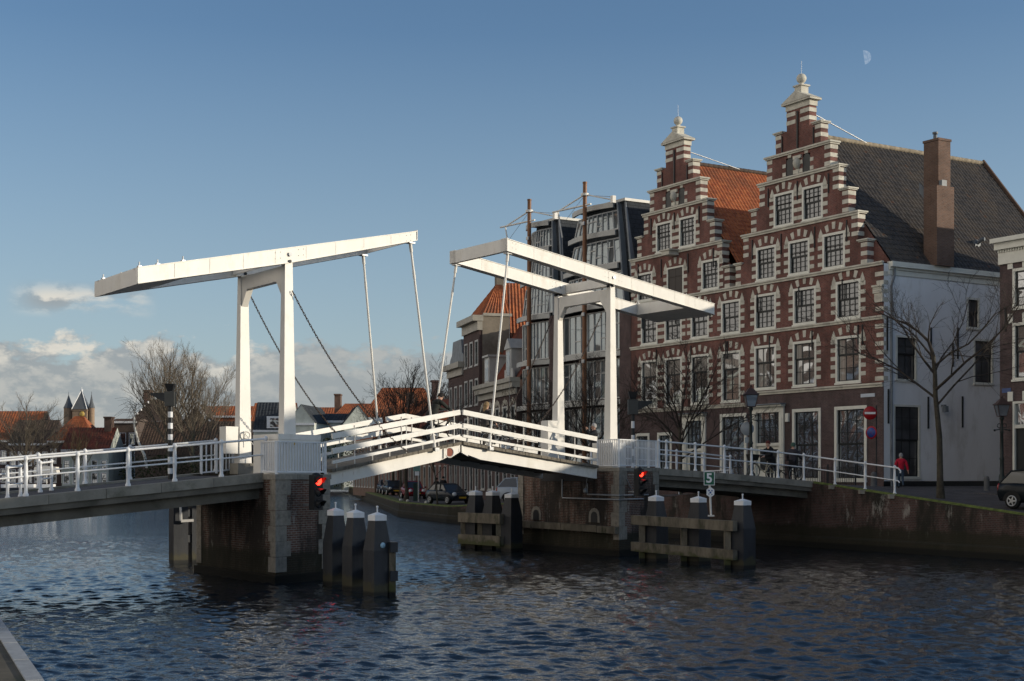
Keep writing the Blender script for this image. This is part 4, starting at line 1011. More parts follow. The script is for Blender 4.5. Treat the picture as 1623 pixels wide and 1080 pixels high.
# ---------------------------------------------------------------- the two stepped gable houses
def blocks(m, L, u, z0, z1, sgn, w=(.34, .34), h=.21, pitch=.43, proud=.016):
    """White stones let into the brick on one side of an opening or at a corner."""
    k = 0; z = z1 - .14 - h
    while z > z0 - .02:
        ww = w[k % 2]; a, b_ = (u, u + ww) if sgn > 0 else (u - ww, u); lbox(m, L, a, b_, -proud, -.001, z, z + h); z -= pitch; k += 1
def arch(m, L, u0, u1, z1):
    c = (u0 + u1) / 2; w = (u1 - u0) / 2
    for q in (-1, 0, 1):
        uc = c + q * w * .60; zc = z1 + (.37 if q == 0 else .26); tl = q * .30; hh = .18; ww = .095
        P_ = [(-ww, -hh), (ww, -hh), (ww * 1.35, hh), (-ww * 1.35, hh)]
        pts = [(uc + x * math.cos(tl) + z * math.sin(tl), zc - x * math.sin(tl) + z * math.cos(tl)) for x, z in P_]
        m.prism([L(a, -.016, b_) for a, b_ in pts], L(0, .015, 0) - L(0, 0, 0))
    for q in (-1, 1):
        uc = c + q * (w + .13)
        m.prism([L(uc + x, -.016, z1 - .22 + z) for x, z in ((-.15, 0), (.15, 0), (.15, .22), (.0, .54), (-.15, .22))], L(0, .015, 0) - L(0, 0, 0))
LV = [(13.55, 14.8, 5.0), (14.8, 16.3, 4.35), (16.3, 17.6, 3.7), (17.6, 18.9, 3.02), (18.9, 20.2, 2.42), (20.2, 21.4, 1.72), (21.4, 22.45, .86)]
def step_house(t0, wid, cx, label, wins, roofmat, ridge, dep, left_cut, right_cut, floor1_sill, grounds, door_c):
    org = HA + FD * t0
    h = thing('stepped_gable_house', label, 'house', (org.x, org.y, 0), math.atan2(-FD.y, -FD.x))
    L = FRONT(); TH = .5
    rects = [(-wid, 0, .8, 13.55)] + [(max(cx - w, left_cut), min(cx + w, right_cut), a, b_) for a, b_, w in LV]
    opens = [w[:4] for w in wins] + [g[:4] for g in grounds] + [door_c[:4]]
    m = MB(); wall_skin(m, L, [rects[0]], [o for o in opens if o[3] < 13.5]); wall_skin(m, L, rects[1:], [o for o in opens if o[3] > 13.5])
    for a, b_, c, d in rects[1:]:
        m.face([(a, 0, c), (a, TH, c), (a, TH, d), (a, 0, d)]); m.face([(b_, 0, c), (b_, TH, c), (b_, TH, d), (b_, 0, d)])
        m.face([(a, TH, c), (b_, TH, c), (b_, TH, d), (a, TH, d)]); m.face([(a, 0, d), (b_, 0, d), (b_, TH, d), (a, TH, d)])
    m.face([(-wid, 0, 13.549), (0, 0, 13.549), (0, TH, 13.549), (-wid, TH, 13.549)])
    m.build('gable_wall', M_red_b, h, local=True)
    m = MB(); lbox(m, L, -wid, 0, -.012, -.001, .8, 2.9)      # darker brick of the ground floor, a skin proud of the wall
    gs = MB(); wall_skin(gs, lambda u, d, z: V((u, d - .014, z)), [(-wid, .0, .8, floor1_sill - .17)], [g[:4] for g in grounds] + [door_c[:4]], .02)
    gs.build('ground_floor_brick', M_dk_b, h, local=True)
    # stone trim
    s = MB()
    for z in (13.55, 16.3, 18.9): 
        w = {13.55: None, 16.3: 4.35, 18.9: 3.02}[z]
        s = MB(); string_course(s, L, -wid if w is None else max(cx - w - .1, left_cut), (0 if w is None else min(cx + w + .1, right_cut)), z + .06, .19, .14); s.build('string_course', M_stone, h, local=True)
    for z, hh, oo in ((10.94, .19, .13), (floor1_sill, .2, .15)):
        s = MB(); string_course(s, L, -wid, 0, z, hh, oo); s.build('string_course', M_stone, h, local=True)
    for a, b_, w in LV[:6]:
        for sg in (-1, 1):
            e = max(cx - w, left_cut) if sg < 0 else min(cx + w, right_cut)
            o0, o1 = (e - .13, e + .62) if sg < 0 else (e - .62, e + .13)
            if b_ in (16.3, 18.9): o0, o1 = (e - .14, e + .3) if sg < 0 else (e - .3, e + .14)
            if b_ == 20.2: continue
            s = MB(); s.box(o0, o1, -.13, TH + .10, b_ + .001, b_ + .07); s.box(o0 + .05, o1 - .05, -.07, TH + .05, b_ - .06, b_); s.build('step_coping', M_stone, h, local=True)
    s = MB(); s.box(cx - 2.56, cx + 2.56, -.15, TH + .1, 20.2, 20.29); s.box(cx - 2.5, cx + 2.5, -.09, TH + .06, 20.12, 20.199)
    s.build('step_coping', M_stone, h, local=True)
    for a, b_, w in LV:
        for sg in (-1, 1):
            e = max(cx - w, left_cut) if sg < 0 else min(cx + w, right_cut)
            z = b_ - .32; s = MB()
            while z > a + .05:
                x0, x1 = (e - .016, e + .42) if sg < 0 else (e - .42, e + .016)
                if b_ > 22: x0, x1 = (e - .016, cx - .18) if sg < 0 else (cx + .18, e + .016)
                s.box(x0, x1, -.016, TH + .01, z, z + .215); z -= .43
            s.build('edge_stones', M_stone, h, local=True)
    s = MB()
    for z_ in [3.0 + .43 * q for q in range(24)]:
        if z_ > floor1_sill and t0 < 1: s.box(-.46 - .1 * (int(z_ / .43) % 2), .016, -.016, .3, z_, z_ + .215)
    s.build('edge_stones', M_stone, h, local=True)
    # pediment, ball and vane
    s = MB(); c = cx
    s.box(c - .92, c + .92, -.03, TH + .03, 22.45, 22.75); s.box(c - 1.10, c + 1.10, -.18, TH + .16, 22.75, 22.84)
    s.prism([(c - 1.12, -.20, 22.845), (c + 1.12, -.20, 22.845), (c, -.20, 23.38)], (0, TH + .38, 0)); s.box(c - .26, c + .26, .0, TH, 23.2, 23.62); s.box(c - .34, c + .34, -.06, TH + .06, 23.62, 23.70)
    s.lathe((c, TH / 2, 23.70), [(.2, 0), (.12, .08), (.13, .16)], 12); s.ball((c, TH / 2, 24.06), .265, 16)
    s.build('pediment_and_ball', M_stone, h, local=True)
    s = MB(); s.tube([(c, TH / 2, 24.3), (c, TH / 2, 25.0)], .009, 5); s.tube([(c + .3, TH, 22.3), (c + .1, 5.0, ridge + .02)], .03, 6); s.build('iron_stay', M_steel, h, local=True)
    s = MB()
    for z in (20.5, 21.1): s.box(c - .07, c + .07, -.05, -.002, z, z + .02)
    s.box(c - .045, c + .045, -.07, -.001, 20.35, 22.3)
    for q in (-1.2, 1.2): s.box(c + q - .03, c + q + .03, -.06, -.001, 20.35, 21.2)
    for z0, z1, us in ((17.6, 18.6, (-2.3, -.02, 2.3)), (14.9, 16.0, (-3.6, -1.28, 1.28, 3.6)), (9.6, 10.6, (-8.3 - cx, -5.0 - cx, -1.7 - cx, 4.7)), (12.0, 13.0, (-3.2, .1, 3.3))):
        for u in us: q = MB(); q.box(c + u - .03, c + u + .03, -.06, -.0005, z0, z1); q.build('wall_anchor', M_dark, h, local=True)
    s.build('iron_straps', M_dark, h, local=True)
    def surround(o, a, b_, c, d):
        q = MB(); blocks(q, L, a, c, d, -1); blocks(q, L, b_, c, d, 1); arch(q, L, a, b_, d); q.build('stone_surround', M_stone, o, local=True)
    # carved head and attic shutters
    s = MB(); s.ball((c, -.05, 19.55), .26, 8, sx=.8, sz=1.2); s.box(c - .3, c + .3, -.1, -.001, 19.78, 19.95); s.box(c - .1, c + .1, -.06, -.001, 19.0, 19.3); s.build('carved_head', M_stone, h, local=True)
    for w in wins:
        a, b_, cc, d, kind = w[:5]
        if kind == 'shutter_attic':
            s = MB(); uc = (a + b_) / 2; r = (b_ - a) / 2
            s.prism([V((a, .02, cc)), V((b_, .02, cc)), V((b_, .02, d - r))] + [V((uc + r * math.cos(q * math.pi / 8), .02, d - r + r * math.sin(q * math.pi / 8))) for q in range(1, 8)] + [V((a, .02, d - r))], (0, .1, 0))
            o = s.build('attic_shutter', M_sash, h, local=True)
            s = MB()
            for z in (cc + .05, cc + .5): s.box(a - .26, a - .005, -.016, -.001, z, z + .2); s.box(b_ + .005, b_ + .26, -.016, -.001, z, z + .2)
            s.box(uc - .13, uc + .13, -.02, -.001, d + .01, d + .24); s.build('shutter_stones', M_stone, o, local=True)
        elif kind == 'shutter':
            s = MB(); lbox(s, L, a, a + .1, -.02, .15, cc, d); lbox(s, L, b_ - .1, b_, -.02, .15, cc, d); lbox(s, L, a + .1, b_ - .1, -.02, .15, d - .1, d); o = s.build('hoist_door', M_trim, h, local=True); surround(o, a, b_, cc, d)
            s = MB(); lbox(s, L, a + .1, (a + b_) / 2 - .01, .03, .1, cc, d - .1); lbox(s, L, (a + b_) / 2 + .01, b_ - .1, .03, .1, cc, d - .1); s.build('door_leaves', pmat('dark_brown_door', (.03, .022, .018), .5), o, local=True)
            s = MB(); s.box((a + b_) / 2 - .35, (a + b_) / 2 + .35, -.75, -.001, d + .62, d + .86); s.box((a + b_) / 2 - .5, (a + b_) / 2 + .5, -.82, -.001, d + .87, d + .95); s.build('hoist_beam', M_stone, o, local=True)
        else:
            nx, nz, sp, un, pn = {'leaded': (4, 6, .52, None, M_glassd), 'tall': (2, 5, .66, 1, M_glass), 'mid': (3, 3, .62, 1, M_glass), 'lead2': (3, 5, .5, None, M_glassd)}[kind]
            surround(window(h, L, a, b_, cc, d, nx, nz, sp, pane=pn, upper_nz=un, curtain={'mid': 'side', 'tall': 'top'}.get(kind)), a, b_, cc, d)
    for g in grounds:
        window(h, L, g[0], g[1], g[2], g[3], g[4], 5, .50, fw=.17, upper_nz=3, pane=M_glass, name='window', proud=.05)
    # front door with surround
    a, b_, cc, d, kind = door_c
    s = MB(); lbox(s, L, a, a + .36, -.1, .15, cc, d - .3); lbox(s, L, b_ - .36, b_, -.1, .15, cc, d - .3); lbox(s, L, a, b_, -.1, .15, d - .299, d); lbox(s, L, a - .06, b_ + .06, -.3, -.001, d + .001, d + .10)
    lbox(s, L, a + .36, b_ - .36, -.03, .15, cc + (d - cc) * .52, cc + (d - cc) * .52 + .16)
    for x in (a + .1, b_ - .26): lbox(s, L, x, x + .16, -.13, -.101, cc + .3, d - .6)
    o = s.build('door_surround', M_trim, h, local=True)
    s = MB(); lbox(s, L, a - .12, b_ + .12, -.42, -.001, d + .101, d + .16); s.build('lead_canopy', M_lead, o, local=True)
    zt = cc + (d - cc) * .52
    s = MB(); lbox(s, L, a + .37, b_ - .37, .08, .14, cc, zt)
    for k in range(2):
        lbox(s, L, a + .46 , b_ - .46, .06, .079, cc + .15 + k * (zt - cc) * .48, cc + (k + .9) * (zt - cc) * .48)
    s.build('front_door', M_trim, o, local=True)
    s = MB(); lbox(s, L, a + .58, b_ - .58, .045, .059, cc + (zt - cc) * .42, zt - .18); s.build('door_pane', M_sash, o, local=True)
    s = MB(); lbox(s, L, a + .37, b_ - .37, .10, .11, zt + .17, d - .3); s.build('transom_pane', M_glass, o, local=True)
    s = MB(); i0, i1, j0, j1 = a + .37, b_ - .37, zt + .17, d - .3
    for q in range(5): x = i0 + (i1 - i0) * q / 4; lbox(s, L, x - .02, x + .02, .07, .098, j0, j1)
    for q in range(5): z = j0 + (j1 - j0) * q / 4; lbox(s, L, i0, i1, .072, .096, z - .018, z + .018)
    s.build('transom_bars', M_sash, o, local=True)
    return h
WA = []
for c in (-2.42, -5.6, -8.67): WA += [(c - .89, c + .89, 7.72, 10.12, 'mid'), (c - .87, c + .87, 10.98, 12.93, 'leaded')]
for c in (-3.44, -6.02, -8.6): WA.append((c - .81, c + .81, 13.66, 15.5, 'leaded'))
for c in (-5.0, -7.2): WA.append((c - .78, c + .78, 16.38, 18.2, 'leaded'))
for c in (-5.46, -6.74): WA.append((c - .28, c + .28, 18.98, 19.95, 'shutter_attic'))
HSA = step_house(0, 10.1, -6.1, 'tall stepped gable house with a white rendered side wall and a dark tiled roof', WA, M_tile_d, 21.15, 14.2, -11.2, 0,
                 7.62, [(-3.36, -1.10, 2.75, 6.55, 3), (-6.5, -4.35, 2.75, 6.55, 3)], (-9.72, -7.12, 2.35, 6.75, ''))
WB = []
tB = 10.1
for c in (11.55, 14.3, 16.8, 19.15): WB += [(-(c - tB) - .83, -(c - tB) + .83, 7.15, 10.03, 'tall'), (-(c - tB) - .83, -(c - tB) + .83, 10.98, 12.88, 'lead2')]
WB += [(-(13.35 - tB) - .8, -(13.35 - tB) + .8, 13.66, 15.4, 'leaded'), (-(19.6 - tB) - .78, -(19.6 - tB) + .78, 13.66, 15.4, 'leaded'), (-(16.6 - tB) - .8, -(16.6 - tB) + .8, 13.66, 15.4, 'shutter')]
for c in (15.45, 17.7): WB.append((-(c - tB) - .78, -(c - tB) + .78, 16.4, 18.2, 'leaded'))
for c in (16.0, 17.25): WB.append((-(c - tB) - .28, -(c - tB) + .28, 18.98, 19.95, 'shutter_attic'))
HSB = step_house(10.1, 10.9, -6.55, 'stepped gable house with an orange tiled roof, between its twin and the glass building', WB, M_tile_o, 21.65, 14.0, -10.9, -1.15,
                 7.05, [(-2.35, -.10, 2.4, 6.5, 3), (-8.2, -6.8, 2.3, 5.6, 2), (-10.4, -9.0, 2.3, 5.6, 2)], (-5.75, -3.6, 2.2, 6.5, ''))
# bodies, roofs, side wall of the right house
m = MB(); wins_side = [(.85, 2.33, 7.75, 10.0), (6.47, 7.96, 7.77, 10.1), (5.96, 6.93, 10.6, 12.2), (.69, 2.56, 2.9, 6.56)]
LS = SIDE(0.0)
wall_skin(m, LS, [(.501, 14.2, 2.76, 12.95)], wins_side, .14); m.face([LS(.005, -.004, .8), LS(.5, -.004, .8), LS(.5, -.004, 13.5), LS(.005, -.004, 13.5)]) if False else None
m.face([LS(.02, 0, 2.76), LS(.501, 0, 2.76), LS(.501, 0, 13.5), LS(.02, 0, 13.5)]); m.face([(0, 14.2, .8), (-10, 14.2, .8), (-10, 14.2, 13.6), (0, 14.2, 13.6)])
m.prism([(0, 14.2, 13.6), (-6.1, 14.2, 21.1), (-11.2, 14.2, 14.6), (-11.2, 14.2, 13.6)], (0, -.3, 0))
m.build('side_wall', M_render, HSA, local=True)
m = MB(); lbox(m, LS, .01, 14.2, -.03, -.001, .8, 2.75); m.build('black_plinth', M_dark, HSA, local=True)
m = MB(); lbox(m, LS, .35, 14.3, -.05, -.001, 12.95, 13.22); lbox(m, LS, .35, 14.3, -.12, -.001, 13.221, 13.34); lbox(m, LS, .35, 14.3, -.26, .1, 13.341, 13.60); m.build('cornice_gutter', M_trim, HSA, local=True)
for (a, b_, c, d), (nx, nz, sp) in zip(wins_side, ((2, 3, .60), (2, 3, .60), (2, 2, .5), (3, 5, .52))): window(HSA, LS, a, b_, c, d, nx, nz, sp, fw=.1, pane=M_glassd, rev=.14)
m = MB(); m.tube([LS(.62, -.13, 13.3), LS(.62, -.13, 12.9), LS(.45, -.1, 12.4), LS(.45, -.1, 2.4)], .055, 8); m.build('drainpipe', M_lead, HSA, local=True)
m = MB()
for u, z0, z1 in ((.22, 9.2, 10.9), (.3, 5.6, 7.3), (3.3, 8.9, 10.5), (5.25, 9.0, 10.6), (3.1, 5.4, 7.0), (5.6, 5.5, 7.1), (8.6, 5.5, 7.0), (4.9, 8.6, 9.8)): m = MB(); lbox(m, LS, u - .03, u + .03, -.07, -.001, z0, z1); m.build('wall_anchor', M_dark, HSA, local=True)
m = MB(); m.box(.0, .22, 4.05, 4.2, 6.55, 6.62); m.box(.12, .32, 4.02, 4.24, 6.25, 6.55); m.build('wall_lamp', M_lead, HSA, local=True)
tile_roof('roof', HSA, (.16, .45, 13.52), (.16, 14.3, 13.52), (-6.1, 14.3, 21.15), (-6.1, .45, 21.15), M_tile_d, .27, .36, .027, 6)
m = MB(); m.face([(-6.1, .45, 21.1), (-6.1, 14.3, 21.1), (-11.25, 14.3, 14.6), (-11.25, .45, 14.6)]); m.build('roof_far_slope', M_tile_d, HSA, local=True)
m = MB()
for q in range(36): y = .5 + q * .385; m.lathe((-6.1, y, 21.16), [(.13, 0), (.15, .1), (.14, .37)], 8, axis=(0, 1, 0))
m.build('ridge_tiles', pmat('ridge_mortar', (.30, .25, .18), .9, .3, 3), HSA, local=True)
m = MB(); m.beam((.18, 14.33, 13.5), (-6.1, 14.33, 21.3), .12, .2); m.build('verge_board', pmat('verge_brown', (.11, .07, .05), .7), HSA, local=True)
m = MB(); m.box(-.42, .45, 3.26, 4.5, 13.602, 17.62); ch = m.build('chimney', M_brown_b, HSA, local=True)
m = MB(); m.box(-1.02, -.05, 3.92, 4.80, 14.2, 20.05); m.box(-1.06, -.01, 3.88, 4.84, 20.051, 20.17); m.build('upper_stack', M_brown_b, ch, local=True)
m = MB(); m.box(-.04, .16, 3.95, 4.30, 17.625, 18.0); m.tube([(-.6, 4.3, 20.15), (-.6, 4.3, 20.45)], .10, 8); m.tube([(-.6, 4.3, 20.5), (-.6, 4.3, 20.6)], .14, 8)
m.prism([(-.43, 3.88, 17.2), (-.43, 3.88, 16.6), (-1.3, 3.88, 17.6), (-1.3, 3.88, 18.1)], (0, .03, 0)); m.build('lead_flashing', M_lead, ch, local=True)
m = MB(); m.tube([(-1.3, 8.2, 15.3), (-.95, 8.2, 15.5), (-.8, 8.25, 15.5)], .1, 8); m.box(-1.5, -1.2, 8.0, 8.4, 15.1, 15.5); m.build('roof_vent', M_lead, HSA, local=True)
m = MB(); lbox(m, FRONT(), -.62, -.02, -.12, -.001, 12.05, 12.35); lbox(m, FRONT(), -.55, .0, -.08, -.0005, 11.6, 12.04); lbox(m, FRONT(), -.66, .06, -.17, -.0005, 12.36, 12.45); m.build('stone_bracket', M_stone, HSA, local=True)
m = MB(); m.box(-1.5, -.55, -.05, -.02, 6.95, 7.12); m.build('street_nameplate', pmat('plate_pale', (.5, .55, .62), .4), HSA, local=True)
m = MB(); m.box(-6.95, -6.72, -.14, -.02, 5.9, 6.35); m.build('alarm_box', M_trim, HSA, local=True)
# left house body and roof
m = MB(); m.box(-10.9, -.0, .55, 13.9, .8, 13.5); m.prism([(-1.2, 13.8, 13.5), (-6.55, 13.8, 21.6), (-10.9, 13.8, 14.5), (-10.9, 13.8, 13.5)], (0, -.3, 0)); m.face([(-10.9, 0, .8), (-10.9, .55, .8), (-10.9, .55, 14), (-10.9, 0, 14)]); m.build('side_walls', M_red_b, HSB, local=True)
tile_roof('roof', HSB, (-1.15, .45, 14.6), (-1.15, 13.9, 14.6), (-6.55, 13.9, 21.65), (-6.55, .45, 21.65), M_tile_o, .25, .34, .025, 6)
m = MB(); m.face([(-6.55, .45, 21.6), (-6.55, 13.9, 21.6), (-11.1, 13.9, 14.8), (-11.1, .45, 14.8)]); m.build('roof_far_slope', M_tile_o, HSB, local=True)
m = MB()
for q in range(34): y = .5 + q * .39; m.lathe((-6.55, y, 21.66), [(.13, 0), (.15, .1), (.14, .37)], 8, axis=(0, 1, 0))
m.build('ridge_tiles', M_tile_b, HSB, local=True)
m = MB(); m.prism([(-1.0, .48, 13.5), (-6.55, .48, 21.55), (-10.9, .48, 14.9), (-10.9, .48, 13.5)], (0, -.03, 0)); m.build('gable_back', M_red_b, HSB, local=True)
m = MB(); m.prism([(.10, .47, 13.5), (-6.1, .47, 21.05), (-11.1, .47, 14.6), (-11.1, .47, 13.5)], (0, -.03, 0)); m.build('gable_back', M_red_b, HSA, local=True)

# ---------------------------------------------------------------- brick house on the right and the row that goes on towards the viewer, out of the picture
def plain_front(h, w, zt, wins, wallmat, doors=(), frame=None, dep=10, base=.8, extra_open=()):
    m = MB(); wall_skin(m, FRONT(), [(0, w, base, zt)], [q[:4] for q in wins] + [q[:4] for q in doors] + list(extra_open))
    m.face([(0, 0, base), (0, dep, base), (0, dep, zt), (0, 0, zt)]); m.face([(w, 0, base), (w, dep, base), (w, dep, zt), (w, 0, zt)]); m.face([(0, dep, base), (w, dep, base), (w, dep, zt), (0, dep, zt)])
    m.build('wall', wallmat, h, local=True)
    for q in wins: window(h, FRONT(), q[0], q[1], q[2], q[3], q[4] if len(q) > 4 else 2, q[5] if len(q) > 5 else 4, .5, frame=frame)
    for q in doors:
        s = MB(); a, b_, c, d = q[:4]; lbox(s, FRONT(), a, a + .1, -.03, .15, c, d); lbox(s, FRONT(), b_ - .1, b_, -.03, .15, c, d); lbox(s, FRONT(), a + .1, b_ - .1, -.03, .15, d - .1, d); lbox(s, FRONT(), a + .1, b_ - .1, -.02, .15, c + (d - c) * .70, c + (d - c) * .74)
        o = s.build('door_frame', frame or M_trim, h, local=True)
        s = MB(); lbox(s, FRONT(), a + .1, b_ - .1, .09, .14, c, c + (d - c) * .70)
        for k in range(3): lbox(s, FRONT(), a + .22, b_ - .22, .07, .089, c + .12 + k * (d - c) * .225, c + (k + .85) * (d - c) * .23)
        s.build('door_leaf', M_sash, o, local=True)
        s = MB(); lbox(s, FRONT(), a + .1, b_ - .1, .1, .11, c + (d - c) * .74, d - .1); s.build('fanlight', M_glass, o, local=True)
def hip_roof(h, x0, x1, y0, y1, ze, zr, mat_, ridge='x', tiles=True, tw=.3, th=.4, hip=0.0):
    cy, cxx = (y0 + y1) / 2, (x0 + x1) / 2
    if ridge == 'x':
        A, Bq = V((x0 + hip, cy, zr)), V((x1 - hip, cy, zr)); qs = [((x0, y0, ze), (x1, y0, ze), Bq, A), ((x1, y1, ze), (x0, y1, ze), A, Bq)]; ends = [[(x0, y0, ze), (x0, y1, ze), A], [(x1, y0, ze), (x1, y1, ze), Bq]]
    else:
        A, Bq = V((cxx, y0 + hip, zr)), V((cxx, y1 - hip, zr)); qs = [((x0, y1, ze), (x0, y0, ze), A, Bq), ((x1, y0, ze), (x1, y1, ze), Bq, A)]; ends = [[(x0, y0, ze), (x1, y0, ze), A], [(x0, y1, ze), (x1, y1, ze), Bq]]
    for a, b_, c, d in qs: tile_roof('roof', h, a, b_, c, d, mat_, tw, th, .04, 3)
    return ends
def rowhouse(x0, wid, ztop, label, wins, doors, wallmat, roof=None, zr=None, dep=11):
    o_ = Rx0 - FD * x0
    h = thing('brick_house', label, 'house', (o_.x, o_.y, 0), math.atan2(-FD.y, -FD.x))
    plain_front(h, wid, ztop, wins, wallmat, doors, dep=dep)
    m = MB(); lbox(m, FRONT(), -.02, wid + .02, -.10, -.001, ztop - 1.15, ztop - .5); lbox(m, FRONT(), -.1, wid + .1, -.28, -.001, ztop - .499, ztop - .2); lbox(m, FRONT(), -.2, wid + .1, -.45, .2, ztop - .199, ztop)
    for q in range(int(wid / .14)): lbox(m, FRONT(), q * .14, q * .14 + .07, -.16, -.101, ztop - .62, ztop - .501)
    m.build('cornice', M_trim, h, local=True)
    if roof is not None:
        ends = hip_roof(h, -.1, wid + .1, .1, dep, ztop + .01, zr, roof, 'x', hip=0)
        m = MB()
        for e in ends: m.face(e)
        m.build('roof_gables', wallmat, h, local=True)
    else:
        m = MB(); m.face([(0, 0, ztop + .01), (wid, 0, ztop + .01), (wid, dep, ztop + .01), (0, dep, ztop + .01)]); m.build('flat_roof', M_lead, h, local=True)
    return h
def wgrid(wid, n, rows, ww=1.3): return [(wid * (i + .5) / n - ww / 2, wid * (i + .5) / n + ww / 2, a, b_) for i in range(n) for a, b_ in rows]
R1 = rowhouse(0, 8.3, 13.66, 'dark brick house with a white cornice cut off by the right edge',
   [(.70, 1.95, 10.45, 12.25, 2, 4), (.70, 1.95, 7.27, 9.83, 2, 3)] + wgrid(8.3, 3, [(10.45, 12.25), (7.27, 9.83)])[2:] + [(4.9, 6.2, 3.2, 6.3)], [(.72, 2.05, 2.35, 6.34)], M_dk_b, None, None, 24)
m = MB(); rr = [V((0, 2.2, 13.68)), V((0, 9, 17.6)), V((0, 14, 17.6)), V((0, 23.8, 13.9))]
for a, b_ in zip(rr[:-1], rr[1:]): m.face([a, b_, b_ + V((8.3, 0, 0)), a + V((8.3, 0, 0))])
m.face(rr); m.face([q + V((8.3, 0, 0)) for q in rr]); m.build('roof', M_tile_d, R1, local=True)
m = MB()
for z in (12.26, 9.84, 6.36):
    for u in (.45, 1.25): lbox(m, FRONT(), u, u + .28, -.04, -.001, z, z + .42)
m.build('keystones', M_trim, R1, local=True)
m = MB(); lbox(m, FRONT(), .14, .62, -.03, -.001, 6.75, 6.95); m.build('street_nameplate', pmat('plate_blue', (.06, .10, .25), .4), R1, local=True)
m = MB(); lbox(m, FRONT(), .3, .36, -.06, -.001, 9.5, 10.6); m.build('wall_anchor', M_dark, R1, local=True)
rowhouse(8.35, 7.5, 9.5, 'low brick house with a flat roof, outside the picture on the right', wgrid(7.5, 3, [(3.0, 5.3), (6.2, 8.0)]), [], M_red_b, None)
rowhouse(15.9, 20.8, 9.4, 'long low brick house with a flat roof on the right quay, outside the picture', wgrid(20.8, 7, [(2.8, 5.2), (6.0, 7.9)]), [], M_brown_b, None)
rowhouse(36.8, 8.3, 12.6, 'tall brick house with an orange roof on the right quay, outside the picture', wgrid(8.3, 3, [(2.8, 5.2), (6.4, 9.0)]), [], M_dk_b, M_tile_o, 15.9)
rowhouse(45.2, 22.0, 12.5, 'long brick warehouse near the viewer on the right quay, outside the picture', wgrid(22.0, 7, [(2.8, 5.2), (6.4, 9.0)]), [], M_brown_b, M_tile_o, 15.9)

# ---------------------------------------------------------------- the glass fronted building with masts
oC = HA + FD * 21.05
GC = thing('glass_building', 'modern glass building with curved metal balconies and two brown masts', 'building', (oC.x, oC.y, 0), math.atan2(-FD.y, -FD.x))
M_band = pmat('pale_metal', (.42, .42, .40), .45, .06, 2, metal=.15)
M_steelblue = pmat('blue_grey_steel', (.17, .195, .22), .45, .1, 1)
M_mast = pmat('varnished_mast', (.20, .085, .035), .5, .3, 3, stretch=(1, 1, .2))
M_frame = pmat('pale_window_frame', (.55, .55, .53), .45, .05, 2)
FL = [2.0, 4.7, 7.65, 10.7, 13.8, 16.25, 18.4, 20.2]
def lean(z): return 0.0 if z < 13.8 else (z - 13.8) * .06
m = MB(); m.box(-13.35, 0, 1.2, 12.5, .8, 13.8); m.build('body', M_dk_b, GC, local=True)
m = MB()
for a, b_ in ((-1.2, 0), (-9.35, -8.15)):
    lbox(m, FRONT(), a, b_, 0, 1.2, .8, 13.75)
m.build('brick_piers', M_dk_b, GC, local=True)
def bow(u, amp): return -amp * math.sin(math.pi * min(max(u, 0), 1))
